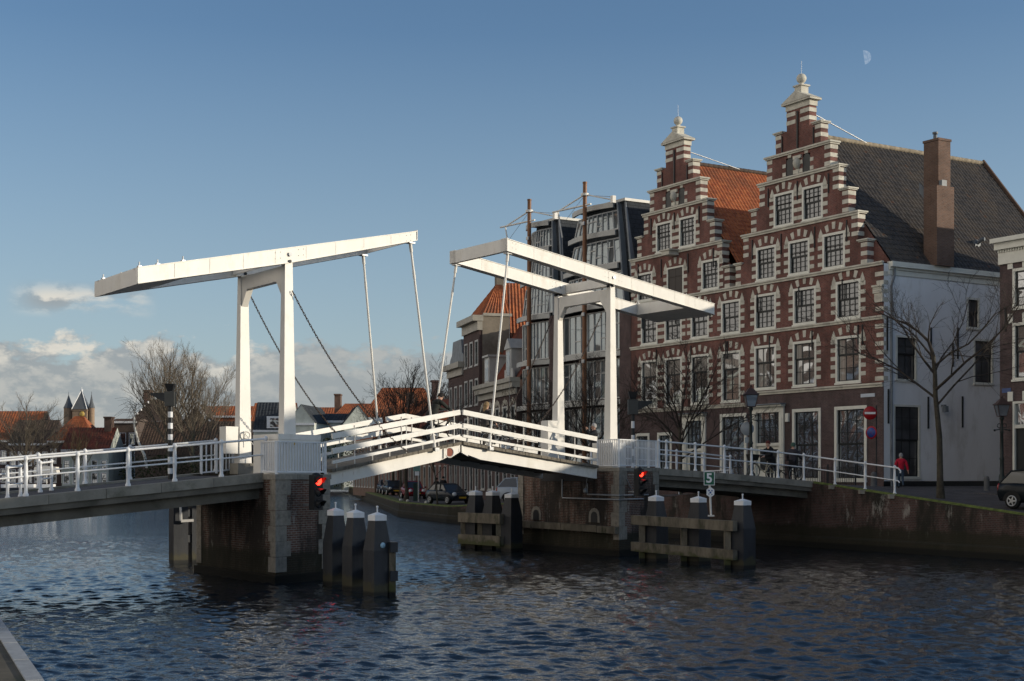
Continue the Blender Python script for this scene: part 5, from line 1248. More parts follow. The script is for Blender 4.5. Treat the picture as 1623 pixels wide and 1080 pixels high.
for bi, (x0, x1, tap) in enumerate(((-8.1, -1.25, 1.2), (-13.35, -9.4, .65))):
    def tk(z): return 1 - (0 if z < 13.8 else (z - 13.8) / 6.4 * tap * 2 / (x1 - x0))
    NS = 9
    for k in range(len(FL) - 1):
        z0, z1 = FL[k], FL[k + 1]
        gl = MB(); fr = MB()
        am = .22
        base_y = .45
        pts = [(x0 + (x1 - x0) * q / NS, bow(q / NS, am)) for q in range(NS + 1)]
        for q in range(NS):
            (xa, ya), (xb, yb) = pts[q], pts[q + 1]
            ya += base_y; yb += base_y; l0, l1 = lean(z0), lean(z1 - .35); zz0, zz1 = z0 + .3, z1 - .3
            sh = .18 * (l0 > 0 or l1 > 0)
            cxm = (x0 + x1) / 2; k0 = tk(z0); k1 = tk(z1)
            A = V((cxm + (xa - cxm) * k0, ya + l0, zz0)); Bq = V((cxm + (xb - cxm) * k0, yb + l0, zz0)); C_ = V((cxm + (xb - cxm) * k1, yb + l1, zz1)); D_ = V((cxm + (xa - cxm) * k1, ya + l1, zz1))
            j = rnd.uniform(-.02, .02)
            gl.face([A + V((0, j, 0)), Bq - V((0, j, 0)), C_ - V((0, j, 0)), D_ + V((0, j, 0))])
            fr.beam(A + V((0, -.03, 0)), D_ + V((0, -.03, 0)), .07, .07)
            fr.beam(A + V((0, -.03, .0)), Bq + V((0, -.03, .0)), .05, .08); fr.beam(D_ + V((0, -.03, 0)), C_ + V((0, -.03, 0)), .05, .08)
            if rnd.random() < .55:
                f_ = rnd.choice((.33, .66)); fr.beam(A.lerp(D_, f_) + V((0, -.03, 0)), Bq.lerp(C_, f_) + V((0, -.03, 0)), .05, .06)
            if q == NS - 1: fr.beam(Bq + V((0, -.03, 0)), C_ + V((0, -.03, 0)), .07, .07)
        gl.build('glazing', M_glassb, GC, local=True); fr.build('glazing_bars', M_frame, GC, local=True)
    for z in FL[2:]:
        b = MB(); l = lean(z) ; top = z > 13.9
        hw = .16; amb = .5
        ex = .12
        P_ = []
        for q in range(13):
            u = q / 12; x = x0 - ex + (x1 - x0 + 2 * ex) * u; k_ = tk(z); cxm = (x0 + x1) / 2; x = cxm + (x - cxm) * k_
            P_.append(V((x, .05 + bow(u, amb) + (l * .85 if top else 0), z)))
        for q in range(12):
            b.beam(P_[q], P_[q + 1], .14, hw * 2)
            a, c = P_[q], P_[q + 1]
            if z < 14: b.face([a + V((0, 0, .02)), c + V((0, 0, .02)), V((c.x, 1.0, z + .02)), V((a.x, 1.0, z + .02))])
        b.build('balcony_band', M_band, GC, local=True)
    # mast with yard and stays
    xm = {0: -3.94, 1: -10.64}[bi]
    b = MB(); b.tube([(xm, -.78, .8), (xm, -.78, 14), (xm, -.75, 21.75)], [.15, .15, .13], 10); b.tube([(xm, -.75, 21.7), (xm, -.75, 21.8)], .15, 10); mo = b.build('mast', M_mast, GC, local=True)
    b = MB(); b.tube([(xm - 3.1, -1.2, 20.3), (xm + .6, -.7, 20.3)], .06, 6); b.tube([(xm - 2.5, -1.1, 20.3), (xm, -.75, 21.0), (xm + 2.0, .0, 20.4)], .05, 6)
    b.tube([(xm - 2.6, -1.1, 20.3), (xm - 2.55, -.8, 18.6)], .05, 5); b.lathe((xm, -.75, 20.9), [(.26, 0), (.26, .16)], 8); b.box(xm + 1.9, xm + 2.15, -.1, .15, 20.2, 20.65); b.build('yard', M_white, mo, local=True)
    b = MB(); b.tube([(xm - 2.4, -.9, 19.4), (xm, -.75, 20.95), (xm + 2.0, .1, 20.6)], .018, 4); b.tube([(xm - 2.55, -.8, 18.6), (xm - 2.5, -.8, 8.0)], .018, 4)
    for z in (17.3, 14.9, 12.2, 9.2, 6.2): b.tube([(xm, -.75, z), (x1 - 1.2, lean(z), z + .5)], .014, 4); b.tube([(xm, -.75, z), (x0 + 1.2, lean(z), z + .5)], .014, 4)
    for z in (19, 16.4, 13.2, 10.2): b.box(xm - .03, xm + .26, -1.0, -.92, z, z + .22)
    b.build('stay_wires', M_steel, mo, local=True)
    # slanted steel cheeks and the slate roof volume of this bay
    xb = {0: -.05, 1: -8.0}[bi]; xt = {0: -1.55, 1: -9.2}[bi]; xl = x0 - .1; zt = 20.35; z0 = 13.8
    b = MB()
    for xa_, ya, xc_, yc in ((x1 + .22, .25, x1 + .22 - tap, .55), (xb - .10, .35, xt - .10, .75)):
        b.prism([V((xa_ - .08, ya, z0 - .3)), V((xa_ + .08, ya, z0 - .3)), V((xa_ + .08, ya + .4, z0 - .3)), V((xa_ - .08, ya + .4, z0 - .3))], (xc_ - xa_, yc - ya, zt - z0 + .3))
    b.build('slanted_frame', M_steelblue, GC, local=True)
    b = MB(); b.hexa([V((xl, .9, z0)), V((xb, .9, z0)), V((xb, 11, z0)), V((xl, 11, z0)), V((xl + tap, 1.2, zt)), V((xt, .8, zt)), V((xt, 11, zt)), V((xl + tap, 11, zt))]); b.build('slate_roof', M_slate, GC, local=True)
    b = MB(); b.hexa([V((xl + tap - .1, .5, zt)), V((xt + .1, .6, zt)), V((xt + .1, 11, zt)), V((xl + tap - .1, 11, zt)), V((xl + tap - .1, .5, zt + .17)), V((xt + .1, .6, zt + .17)), V((xt + .1, 11, zt + .17)), V((xl + tap - .1, 11, zt + .17))]); b.build('roof_edge', M_band, GC, local=True)
    b = MB(); b.prism([V((x1 + .3, .9, z0)), V((xb - .25, .9, z0)), V((xt - .25, 1.0, zt - .1)), V((x1 + .3 - tap, 1.0, zt - .1))], (0, .04, 0)); b.build('side_glazing', M_glassb, GC, local=True)

M_trim2 = pmat('weathered_cream_paint', (.38, .36, .31), .6, .12, 2, dirt=(.22, .20, .17), dirt_amt=.5)
M_frame2 = pmat('weathered_white_frame', (.42, .42, .40), .5, .1, 3)
# ---------------------------------------------------------------- older houses beyond the glass building
PD = HA + FD * 34.5; DD = V((-.259, .966, 0)); DN = V((.966, .259, 0))
def oldhouse(name, s0, wid, label): 
    o_ = PD + DD * (s0 + wid); 
    return thing(name, label, 'house', (o_.x, o_.y, 0), math.atan2(-DD.y, -DD.x))
M_frame_w = M_frame2
# low house with dormers (local x runs from its far end to its near end)
w_ = 11.1; D = oldhouse('dormer_house', 0.05, w_, 'low brick house with orange mansard roof and white dormers')
wn_ = [(w_ * (i + .5) / 5 - .6, w_ * (i + .5) / 5 + .6, a, b_, 2, 4) for i in range(5) for a, b_ in ((1.9, 4.2), (5.6, 8.0))]
plain_front(D, w_, 9.2, wn_, M_dk2, frame=M_frame2, dep=9, base=.6)
m = MB(); lbox(m, FRONT(), -.02, w_, -.1, -.001, 8.75, 9.2); lbox(m, FRONT(), -.1, w_ + .1, -.4, .2, 9.201, 9.6); lbox(m, FRONT(), -.15, w_ + .15, -.55, .2, 9.601, 9.9); m.build('cornice', M_trim2, D, local=True)
m = MB()
for a, b_, c, d, *_ in wn_:
    if c > 5: arch(m, FRONT(), a, b_, d); blocks(m, FRONT(), a, c, d, -1, (.24, .24)); blocks(m, FRONT(), b_, c, d, 1, (.24, .24))
m.build('white_stones', M_stone, D, local=True)
tile_roof('roof', D, (0, .2, 9.9), (w_, .2, 9.9), (w_, 3.2, 14.6), (0, 3.2, 14.6), M_tile_r, .3, .38, .04, 3)
m = MB(); m.prism([(w_, .2, 9.9), (w_, 3.2, 14.6), (w_, 8.9, 14.6), (w_, 8.9, 9.9)], (-.05, 0, 0)); m.prism([(0, .2, 9.9), (0, 3.2, 14.6), (0, 8.9, 14.6), (0, 8.9, 9.9)], (.05, 0, 0)); m.face([(0, 3.2, 14.58), (w_, 3.2, 14.58), (w_, 8.9, 14.58), (0, 8.9, 14.58)]); m.build('roof_gables', M_dk2, D, local=True)
for u, hh, pk in ((9.0, 2.1, True), (2.6, 2.0, False)):
    m = MB(); lbox(m, FRONT(), u - .75, u + .75, -.05, 1.9, 9.95, 9.95 + hh)
    if pk: m.prism([(u - .95, -.15, 9.95 + hh), (u + .95, -.15, 9.95 + hh), (u, -.15, 9.95 + hh + .75)], (0, 2.4, 0)); lbox(m, FRONT(), u - 1.15, u - .751, -.05, .1, 9.95, 10.6); lbox(m, FRONT(), u + .751, u + 1.15, -.05, .1, 9.95, 10.6)
    else: lbox(m, FRONT(), u - .9, u + .9, -.2, 2.2, 9.95 + hh, 9.95 + hh + .15)
    d_ = m.build('dormer', M_frame2, D, local=True); window(d_, FRONT(-.10), u - .5, u + .5, 10.15, 9.95 + hh - .15, 2, 4, .5, fw=.08, frame=M_frame2, sill=False, rev=.045, proud=.01) if False else None
    m = MB(); lbox(m, FRONT(), u - .48, u + .48, -.07, -.051, 10.15, 9.95 + hh - .2); m.build('pane', M_glass, d_, local=True)
# tall narrow house with a plastered side and a steep orange roof
w_ = 5.4; EH = oldhouse('tall_narrow_house', 11.2, w_, 'tall narrow brick house, stained plaster side and steep orange roof, gull on top')
wn_ = [(w_ * (i + .5) / 3 - .55, w_ * (i + .5) / 3 + .55, a, b_, 2, 4) for i in range(3) for a, b_ in ((1.7, 4.4), (5.4, 7.6), (8.5, 10.6), (11.6, 13.6))]
plain_front(EH, w_, 14.3, wn_, M_dk2, frame=M_frame2, dep=2.4, base=.6)
M_plast = pmat('stained_plaster', (.22, .19, .15), .9, .25, .6, .2, dirt=(.12, .10, .08), dirt_amt=.7)
m = MB(); lbox(m, SIDE(w_), .25, 2.45, -.04, -.001, 9.0, 15.4); m.build('plastered_side', M_plast, EH, local=True)
m = MB(); m.box(0, w_ - .01, 2.41, 11, .6, 12.4); m.build('rear_wall', M_dk2, EH, local=True)
m = MB(); lbox(m, FRONT(), -.05, w_ + .05, -.15, .25, 14.301, 15.0); lbox(m, FRONT(), -.2, w_ + .12, -.55, .3, 15.001, 15.45); lbox(m, SIDE(w_ + .05), .3, 2.6, -.08, .1, 15.40, 15.62); m.build('cornice', M_trim2, EH, local=True)
tile_roof('roof', EH, (w_ + .2, 1.6, 12.2), (w_ + .2, 11, 12.2), (w_ / 2, 11, 18.4), (w_ / 2, 2.2, 18.4), M_tile_o, .28, .36, .032, 4)
tile_roof('roof_front_hip', EH, (0, .2, 15.45), (w_, .2, 15.45), (w_ / 2 + .05, 2.2, 18.4), (w_ / 2 - .05, 2.2, 18.4), M_tile_o, .28, .36, .032, 4)
m = MB(); m.face([(0, 1, 12.2), (0, 11, 12.2), (w_ / 2, 11, 18.4), (w_ / 2, 2.2, 18.4)]); m.prism([(0, 10.9, 12.3), (w_, 10.9, 12.3), (w_ / 2, 10.9, 18.3)], (0, -.1, 0)); m.build('roof_far_slope', M_tile_o, EH, local=True)
tile_roof('roof_right_hip', EH, (w_ + .02, .2, 15.45), (w_ + .02, 2.5, 15.45), (w_ / 2 + .05, 2.5, 18.42), (w_ / 2 + .05, 2.15, 18.42), M_tile_o, .28, .36, .032, 4)
m = MB(); m.box(w_ / 2 - .3, w_ / 2 + .3, 2.0, 2.6, 17.7, 19.2); m.box(w_ / 2 - .36, w_ / 2 + .36, 1.94, 2.66, 19.2, 19.3); CHE = m.build('chimney', M_plast, EH, local=True)
gull_at = FR[EH.name] @ V((w_ / 2, 2.3, 19.3))
# bell gabled house, then lower ones
w_ = 5.6; Fh = oldhouse('bell_gable_house', 16.65, w_, 'dark brick house with a lead covered bell gable')
wn_ = [(w_ * (i + .5) / 3 - .5, w_ * (i + .5) / 3 + .5, a, b_, 2, 4) for i in range(3) for a, b_ in ((1.7, 4.4), (5.2, 7.4), (8.2, 10.4))]
plain_front(Fh, w_, 11.8, wn_, M_dk2, frame=M_frame2, dep=9, base=.6)
m = MB(); lbox(m, FRONT(), -.15, w_ + .15, -.5, .2, 11.801, 12.25); lbox(m, FRONT(), -.05, w_ + .05, -.15, .2, 11.2, 11.8); m.build('cornice', M_trim2, Fh, local=True)
m = MB(); prof = [(-.2, 12.26), (w_ + .2, 12.26), (w_ - .3, 12.8), (w_ - .9, 13.1), (w_ - 1.3, 14.2), (1.3, 14.2), (.9, 13.1), (.3, 12.8)]
m.prism([V((u, .1, z)) for u, z in prof], (0, 3, 0)); m.build('bell_gable', M_lead, Fh, local=True)
tile_roof('roof', Fh, (w_, 3.1, 12.2), (w_, 9, 12.2), (w_ / 2, 9, 14.4), (w_ / 2, 3.1, 14.4), M_tile_r, .3, .4, .04, 3)
for i, (s0, w_, ze, zr, mw, mr, lab) in enumerate(((22.4, 6.5, 7.6, 11.6, M_red_b, M_tile_o, 'low brick house with an orange roof just beyond the bell gable'), (29.0, 7, 6.4, 9.4, M_brown_b, M_tile_o, 'small brick house with an orange roof at the canal bend'), (36.2, 9, 7.0, 10.5, M_dk2, M_tile_r, 'dark brick house at the far end of the canal row'),
                                     (46, 12, 7.5, 11, M_red_b, M_tile_o, 'long brick house far along the canal, behind parked cars'), (60, 16, 7, 10.5, M_brown_b, M_tile_o, 'last brick house far along the canal, near the low bridge'))):
    h = oldhouse('brick_house', s0, w_, lab)
    n = int(w_ / 1.9); wn_ = [(w_ * (k + .5) / n - .5, w_ * (k + .5) / n + .5, a, b_, 2, 4) for k in range(n) for a, b_ in ((1.6, 3.9), (4.6, 6.2))]
    plain_front(h, w_, ze, wn_, mw, frame=M_frame2, dep=8, base=.6)
    m = MB(); lbox(m, FRONT(), -.05, w_ + .05, -.3, .1, ze - .3, ze + .05); m.build('cornice', M_trim2, h, local=True)
    ends = hip_roof(h, 0, w_, 0, 8, ze + .05, zr, mr, 'x', tw=.4, th=.5)
    m = MB()
    for e in ends: m.face(e)
    m.build('roof_gables', mw, h, local=True)
    m = MB(); m.box(w_ - .6, w_ - .1, 3.6, 4.4, zr - 1.2, zr + 1.5); m.box(w_ - .7, w_, 3.5, 4.5, zr + 1.501, zr + 1.7); m.build('chimney', M_dk2, h, local=True)
# ---------------------------------------------------------------- far bank: houses, gate tower, low bridge
M_brick_far = M_brown_b; M_whitewall = pmat('white_plaster', (.52, .55, .50), .9, .12, .5, .05, dirt=(.34, .36, .30), dirt_amt=.6)
M_greybrick = brick('grey_brown_brick', (.12, .085, .07), (.09, .07, .06), (.12, .1, .09))
def bgh(name, label, x0, x1, Y, ye, yr, wall, roof, ridge='x', dep=12, rows=(), n=3, ww=1.1, hip=0.0, chim=None, rz=0.0, frame=None, trim=True, tw=.5):
    X0, X1 = (x0 - CX) / F * Y, (x1 - CX) / F * Y; w = X1 - X0; ze, zr = zat(ye, Y), zat(yr, Y + (dep / 2 if ridge == 'x' else 0))
    h = thing(name, label, 'house', (X0, Y, 0), rz)
    wn_ = [(w * (i + .5) / n - ww / 2, w * (i + .5) / n + ww / 2, a, b_, 2, 4) for i in range(n) for a, b_ in rows if b_ < ze - .2]
    plain_front(h, w, ze, wn_, wall, frame=frame or M_whiteblue, dep=dep, base=.5)
    if trim: m = MB(); lbox(m, FRONT(), -.1, w + .1, -.3, .05, ze - .35, ze + .02); m.build('cornice', M_whiteblue, h, local=True)
    ends = hip_roof(h, -.15, w + .15, -.05, dep, ze + .04, zr, roof, ridge, tw=tw, th=.6, hip=hip)
    m = MB()
    for e in ends: m.face([V(p) + V((0, .12, 0)) if ridge == 'y' else V(p) for p in e])
    m.build('roof_ends', roof if hip else wall, h, local=True)
    if chim is not None:
        u = (chim - x0) / (x1 - x0) * w; m = MB(); m.box(u - .6, u + .6, dep * .4, dep * .6, (ze + zr) / 2, zr + 1.6); m.box(u - .7, u + .7, dep * .38, dep * .62, zr + 1.6, zr + 1.9); m.build('chimney', M_brown_b, h, local=True)
    return h
TWO = ((1.6, 4.2), (5.0, 7.6))
bgh('brick_house', 'far house with a broad orange roof at the left edge', -110, 58, 268, 698, 652, M_dk_b, M_tile_o, 'x', 12, TWO, 8)
bgh('brick_house', 'far dark brick house with tall white windows left of the small white house', 14, 78, 256, 703, 666, M_dk_b, M_tile_b, 'x', 11, ((1.6, 4.0), (4.6, 7.2)), 5)
bgh('brick_house', 'far house with a hipped orange roof in front of the gate tower', 76, 146, 251, 699, 660, M_dk_b, M_tile_o, 'x', 11, TWO, 4, hip=3.2)
h = bgh('white_house', 'small far white house with a dark red roof under the gate tower', 98, 172, 246, 713, 678, M_whitewall, M_tile_r, 'x', 10, ((1.4, 3.4), (4.0, 5.6)), 5, chim=160)
bgh('brick_house', 'narrow far grey brick house right of the small white house', 174, 216, 256, 668, 664, M_greybrick, M_tile_b, 'x', 10, TWO + ((8.4, 10.6),), 3)
h = bgh('brick_house', 'far brown gabled house with a chimney behind the twin bare trees', 206, 276, 264, 668, 632, M_greybrick, M_tile_b, 'y', 12, TWO + ((8.4, 10.4),), 4, chim=222)
m = MB(); w0 = 70 / F * 264
for q in range(7): 
    u = q / 6; m.ball((w0 * .5 * u, -.15, zat(668, 264) + (zat(632, 264) - zat(668, 264)) * u), .24, 6)
m.build('scroll_ornament', M_whiteblue, h, local=True)
bgh('barn', 'long low barn with a big brown tiled roof behind the twin bare trees', 214, 392, 246, 722, 668, M_greybrick, M_tile_b, 'x', 16, (), 1, trim=False)
h = bgh('brick_house', 'far dark gable with a white edge between twin trees and orange roofs', 288, 332, 272, 672, 640, M_greybrick, M_tile_b, 'y', 12, (), 1)
m = MB(); Yh = 272; w0 = 44 / F * Yh; ze, zr = zat(672, Yh), zat(640, Yh)
m.beam((-.2, -.2, ze), (w0 / 2, -.2, zr + .2), .3, .6); m.beam((w0 + .2, -.2, ze), (w0 / 2, -.2, zr + .2), .3, .6); m.build('white_verge', M_whiteblue, h, local=True)
h = bgh('long_house', 'long far house with an orange roof and white eave line, left of the sunlit tower', 296, 402, 282, 678, 644, M_dk_b, M_tile_o, 'x', 12, (), 1)
m = MB(); w0 = 106 / F * 282; m.box(w0 * .38, w0, -1.2, 3.2, zat(678, 282), zat(661, 282)); o = m.build('roof_extension', M_tile_o, h, local=True); m = MB(); m.box(w0 * .38, w0, -1.5, -1.1, zat(662.5, 282), zat(659.5, 282)); m.build('white_gutter', M_whiteblue, o, local=True)
bgh('long_house', 'far orange roofed house framed between the two posts of the sunlit tower', 396, 462, 268, 676, 639, M_dk_b, M_tile_o, 'x', 12, (), 1)
h = bgh('white_house', 'far pale house with a dark roof and white dormer, between the tower posts', 402, 460, 236, 682, 638, M_whitewall, M_slate, 'x', 9, (), 2)
m = MB(); w0 = 58 / F * 236; lbox(m, FRONT(), w0 * .36, w0 * .85, -.1, 3.5, zat(679, 236), zat(660, 236)); o = m.build('dormer', M_whiteblue, h, local=True); m = MB(); lbox(m, FRONT(), w0 * .45, w0 * .8, -.14, -.101, zat(677, 236), zat(663, 236)); m.build('pane', M_glass, o, local=True)
h = bgh('white_house', 'white gable end right of the sunlit near post, with one window', 456, 499, 232, 671, 641, M_whitewall, M_slate, 'y', 13, ((zat(684, 232), zat(663, 232) - .6),), 2, 1.0, rz=-.12)
bgh('white_house', 'low white link building between the two white gables', 500, 546, 240, 667, 656, M_whitewall, M_slate, 'x', 9, (), 2)
h = bgh('white_house', 'white gable end seen above the nearer leaf rails, with bare twigs before it', 545, 590, 232, 673, 642, M_whitewall, M_slate, 'y', 12, (), 2, rz=.18)
bgh('long_house', 'far orange roof behind the white gables', 480, 545, 290, 668, 646, M_dk_b, M_tile_o, 'x', 12, (), 2)
bgh('long_house', 'far orange hipped roof with a chimney between the white gables', 522, 606, 280, 668, 640, M_dk_b, M_tile_o, 'x', 12, (), 2, chim=530, hip=2.5)
bgh('long_house', 'large hipped orange roof behind the leafless tree at the canal end', 574, 694, 250, 662, 615, M_dk_b, M_tile_o, 'x', 14, ((2, 4.5), (5.5, 8)), 8, hip=3)
# old gate tower with three spires
Yg = 800.0; gx = lambda px: (px - CX) / F * Yg
G = thing('gate_tower', 'old brick gate tower with three pointed spires and a golden clock', 'tower', (gx(129), Yg, 0))
M_towerb = brick('tower_brick', (.34, .225, .14), (.26, .17, .11), (.3, .25, .2), var=.15)
M_spire = pmat('spire_slate', (.12, .13, .14), .5, .15, .2)
m = MB(); m.box(gx(118), gx(141), Yg - 4, Yg + 4, 0, zat(649, Yg)); m.box(gx(118) - .4, gx(141) + .4, Yg - 4.4, Yg + 4.4, zat(652, Yg), zat(651, Yg)); m.build('tower_body', M_towerb, G)
m = MB(); c = V((gx(129.5), Yg, 0)); w = gx(141) - gx(129.5)
m.loft([[c + V((x * w * 1.06, y * 4.4, zat(649.5, Yg))) for x, y in ((-1, -1), (1, -1), (1, 1), (-1, 1))], [c + V((x * .25, y * .25, zat(620, Yg))) for x, y in ((-1, -1), (1, -1), (1, 1), (-1, 1))]]); o = m.build('spire', M_spire, G)
m = MB()
for x in (-1, 1): m.beam(c + V((x * w * 1.06, -4.5, zat(649.5, Yg))), c + V((x * .25, -.3, zat(620, Yg))), .3, .3)
m.tube([c + V((0, 0, zat(620, Yg))), c + V((0, 0, zat(614, Yg)))], .2, 6); m.ball(c + V((0, 0, zat(619, Yg))), .8, 8); m.build('lead_hips', M_whiteblue, o)
m = MB(); m.lathe(V((gx(133.5), Yg - 4.1, zat(657, Yg))), [(.01, .05), (1.5, .04), (1.5, 0)], 16, 0, axis=(0, -1, 0)); m.build('clock_face', pmat('gilded_clock', (.55, .38, .10), .4, .3, 1.5), G)
for px, r, yb, yt, sx in ((107, 8.0, 647, 627, 1), (146, 5.0, 647, 627, 1)):
    c = V((gx(px), Yg + (2 if px < 120 else -1), 0)); rr = r / F * Yg
    m = MB(); m.lathe(c, [(rr * .92, 0), (rr * .92, zat(yb, Yg))], 10); o = m.build('turret', M_towerb, G)
    m = MB(); m.lathe(c, [(rr * 1.1, zat(yb, Yg)), (rr * .55, zat((yb + yt) / 2 + 1, Yg)), (.15, zat(yt - 1, Yg)), (.1, zat(yt - 6, Yg))], 8, sm=False); sp_ = m.build('spire', M_spire, o)
# low bridge closing the canal
lbw = thing('low_bridge', 'dark low bridge far off at the end of the canal', 'bridge', (-42, 300, 0))
m = MB(); m.box(-50, -30, 298, 304, .75, 1.5); m.box(-50, -30, 297.8, 298, 1.5, 1.8); m.build('deck', M_conc_d, lbw)
m = MB()
for x in range(-50, -30, 2): m.box(x, x + .2, 297.8, 298, 1.8, 2.8)
m.box(-50, -30, 297.85, 297.95, 2.75, 2.85); m.build('railing', M_dark, lbw)
# left bank row opposite the gables (outside the picture; mirrored in their windows)
LD = V((-.40, .9165, 0)).normalized()
cols = (M_brown_b, M_red_b, M_whitewall, M_brown_b, M_red_b, M_brown_b, M_whitewall, M_brown_b, M_red_b, M_brown_b)
org = V((-31.0, 58, 0))
for i in range(10):
    s0 = i * 8.6; o_ = org + LD * s0
    h = thing('canal_house', ('brick canal house, outside the picture, house %s along the left bank' % ('one', 'two', 'three', 'four', 'five', 'six', 'seven', 'eight', 'nine', 'ten')[i]), 'house', (o_.x, o_.y, 0), math.atan2(LD.y, LD.x))
    w = 8.4; zt = 10.5 + (i * 37 % 5) * .7
    wn_ = [(w * (k + .5) / 3 - .7, w * (k + .5) / 3 + .7, a, b_, 1, 2) for k in range(3) for a, b_ in ((1.8, 4.4), (5.2, 7.4), (8.0, 9.7))]
    plain_front(h, w, zt, wn_, cols[i], frame=M_whiteblue, dep=10, base=.5)
    m = MB(); lbox(m, FRONT(), -.05, w + .05, -.35, .1, zt - .5, zt + .05)
    for a, b_, c, d, *_ in wn_: lbox(m, FRONT(), a - .1, b_ + .1, -.08, -.021, c - .2, c - .06); lbox(m, FRONT(), a - .1, b_ + .1, -.06, -.021, d + .02, d + .2)
    m.build('cornice_and_sills', M_whiteblue, h, local=True)
    ends = hip_roof(h, 0, w, 0, 10, zt + .05, zt + 4.2, M_tile_b, 'y' if i % 2 else 'x', tw=.6, th=.7)
    m = MB()
    for e in ends: m.face(e)
    m.build('roof_ends', cols[i], h, local=True)

# ---------------------------------------------------------------- trees
def grow(seed, H_, r0, clear, spread, nmain, lv, up=.45, lean=(0, 0), density=1.0, droop=0.0, minr=.006, wob=.10, taper=.60):
    g = random.Random(seed); tr = MB(); cr = MB()
    def rv(): return V((g.gauss(0, 1), g.gauss(0, 1), g.gauss(0, 1)))
    def limb(m, p, d, L, ra, rb, n, sides):
        pts = [p]; rs = [ra]; q = p.copy(); e = d.copy()
        for i in range(n):
            e = (e + rv() * wob + V((0, 0, up * .08 - droop * .1))).normalized(); q = q + e * (L / n); pts.append(q.copy()); rs.append(ra + (rb - ra) * (i + 1) / n)
        m.tube(pts, rs, sides, caps=False, sm=True); return pts, e
    def branch(p, d, L, r, k):
        n = 5 if k < 2 else 3
        pts, e = limb(cr, p, d, L, r, max(r * .3, minr * .6), n, 6 if k == 0 else 4 if k < 2 else 3)
        if k >= lv: return
        nb = max(2, int((9, 8, 6, 4, 4)[min(k, 4)] * density))
        for i in range(nb):
            u = .18 + .80 * (i + g.random() * .9) / nb; idx = min(int(u * n), n - 1); pp = pts[idx].lerp(pts[idx + 1], u * n - idx)
            loc = (pts[idx + 1] - pts[idx]).normalized()
            side = loc.cross(rv()).normalized()
            dd = (loc * .80 + side * g.uniform(.45, .75) + V((0, 0, up * .30 - droop * (.4 if k > 0 else 0)))).normalized()
            branch(pp, dd, L * g.uniform(.40, .62) * (1.12 - .5 * u), max(r * (1 - .55 * u) * taper, minr), k + 1)
    top = V((lean[0], lean[1], H_ * (clear + .25)))
    n = 7; pts = []; rs = []
    for i in range(n + 1):
        u = i / n; pts.append(V((lean[0] * u * u + g.gauss(0, .02) * H_ * .15 * (u > 0), lean[1] * u * u + g.gauss(0, .02) * H_ * .15 * (u > 0), top.z * u))); rs.append(r0 * (1.35 if i == 0 else 1 - .42 * u))
    tr.tube(pts, rs, 10, caps=False)
    for i in range(nmain):
        u = (i + .5) / nmain; z = clear + .25 * u; fi = z / (clear + .25) * n; idx = min(int(fi), n - 1); p = pts[idx].lerp(pts[idx + 1], fi - idx)
        an = 2.4 * i + g.uniform(-.4, .4); out = V((math.cos(an), math.sin(an), 0)); stp = up + .65 * u + g.uniform(-.1, .2)
        d = (out * spread + V((0, 0, stp))).normalized()
        L = (H_ - p.z) / max(d.z, .5) * g.uniform(.62, .86) * (.78 if u < .2 else 1)
        branch(p, d, min(L, H_ * .58), r0 * g.uniform(.34, .46), 0)
    d = V((g.gauss(0, .1), g.gauss(0, .1), 1)).normalized(); branch(pts[-1], d, (H_ - top.z) * .92, r0 * .52, 0)
    return tr, cr
def place_tree(meshes, base, label, name='bare_tree', mt=None, mc=None, group=None):
    t = thing(name, label, 'tree', tuple(base), group=group)
    meshes[0].build('trunk', mt or M_bark, t, local=True); meshes[1].build('crown', mc or M_twig, t, local=True); return t
place_tree(grow(14, 9.0, .135, .40, .78, 7, 3, up=.38, lean=(-.3, .1), density=.80, minr=.0045, wob=.17, droop=.2, taper=.52), flat(at(1491, 791, 57.5), 2.1), 'bare tree with a mossy trunk in front of the white side wall')
place_tree(grow(5, 7.4, .11, .22, .85, 8, 3, up=.5, density=.95), V((8.45, 71.5, 2.1)), 'bare tree in front of the orange roofed stepped gable')
place_tree(grow(23, 7.6, .115, .2, .8, 8, 3, up=.5, density=.9), V(((936 - CX) / F * 79, 79, 1.7)), 'bare tree right of the far post, before the glass building')
place_tree(grow(31, 7.2, .105, .2, .75, 8, 3, up=.5, density=.9), V(((852 - CX) / F * 88, 88, 1.2)), 'bare tree left of the far post, before the glass building')
A = grow(41, 10.2, .16, .30, .80, 8, 3, up=.55, density=.75, minr=.009, wob=.14)
tA = place_tree(A, V(((644 - CX) / F * 109, 109, 1.0)), 'dark bare tree on the quay behind the red car, crown over the rails', group='trees along the far quay')
for px, Yt, lab, sc, rz in ((623, 140, 'dark bare tree on the quay between the two dark parked cars', .95, 1.3), (635, 126, 'dark bare quay tree just left of the red car', .7, 2.2), (604, 165, 'dark bare quay tree in front of the grey parked car', .9, 3.1), (590, 195, 'dark bare tree farthest along the quay', .8, .5)):
    dup(tA, ((px - CX) / F * Yt, Yt, 1.0), rz, lab, sc)
place_tree(grow(47, 5.2, .06, .35, .6, 6, 3, up=.8, lean=(-.4, 0), minr=.008), V(((693.5 - CX) / F * 94, 94, 1.0)), 'thin leaning young tree beside the dark convertible')
place_tree(grow(53, 11.5, .16, .3, .9, 7, 4, up=.4, minr=.012), V(((722 - CX) / F * 150, 150, 1.0)), 'bare tree behind the bell gabled house')
Yb = 236
place_tree(grow(61, 23.0, .40, .20, .80, 11, 3, up=.85, density=.95, minr=.014, wob=.06), V(((248 - CX) / F * Yb, Yb + 8, 1.0)), 'left one of the two big bare trees behind the left striped post', mc=M_twig_l)
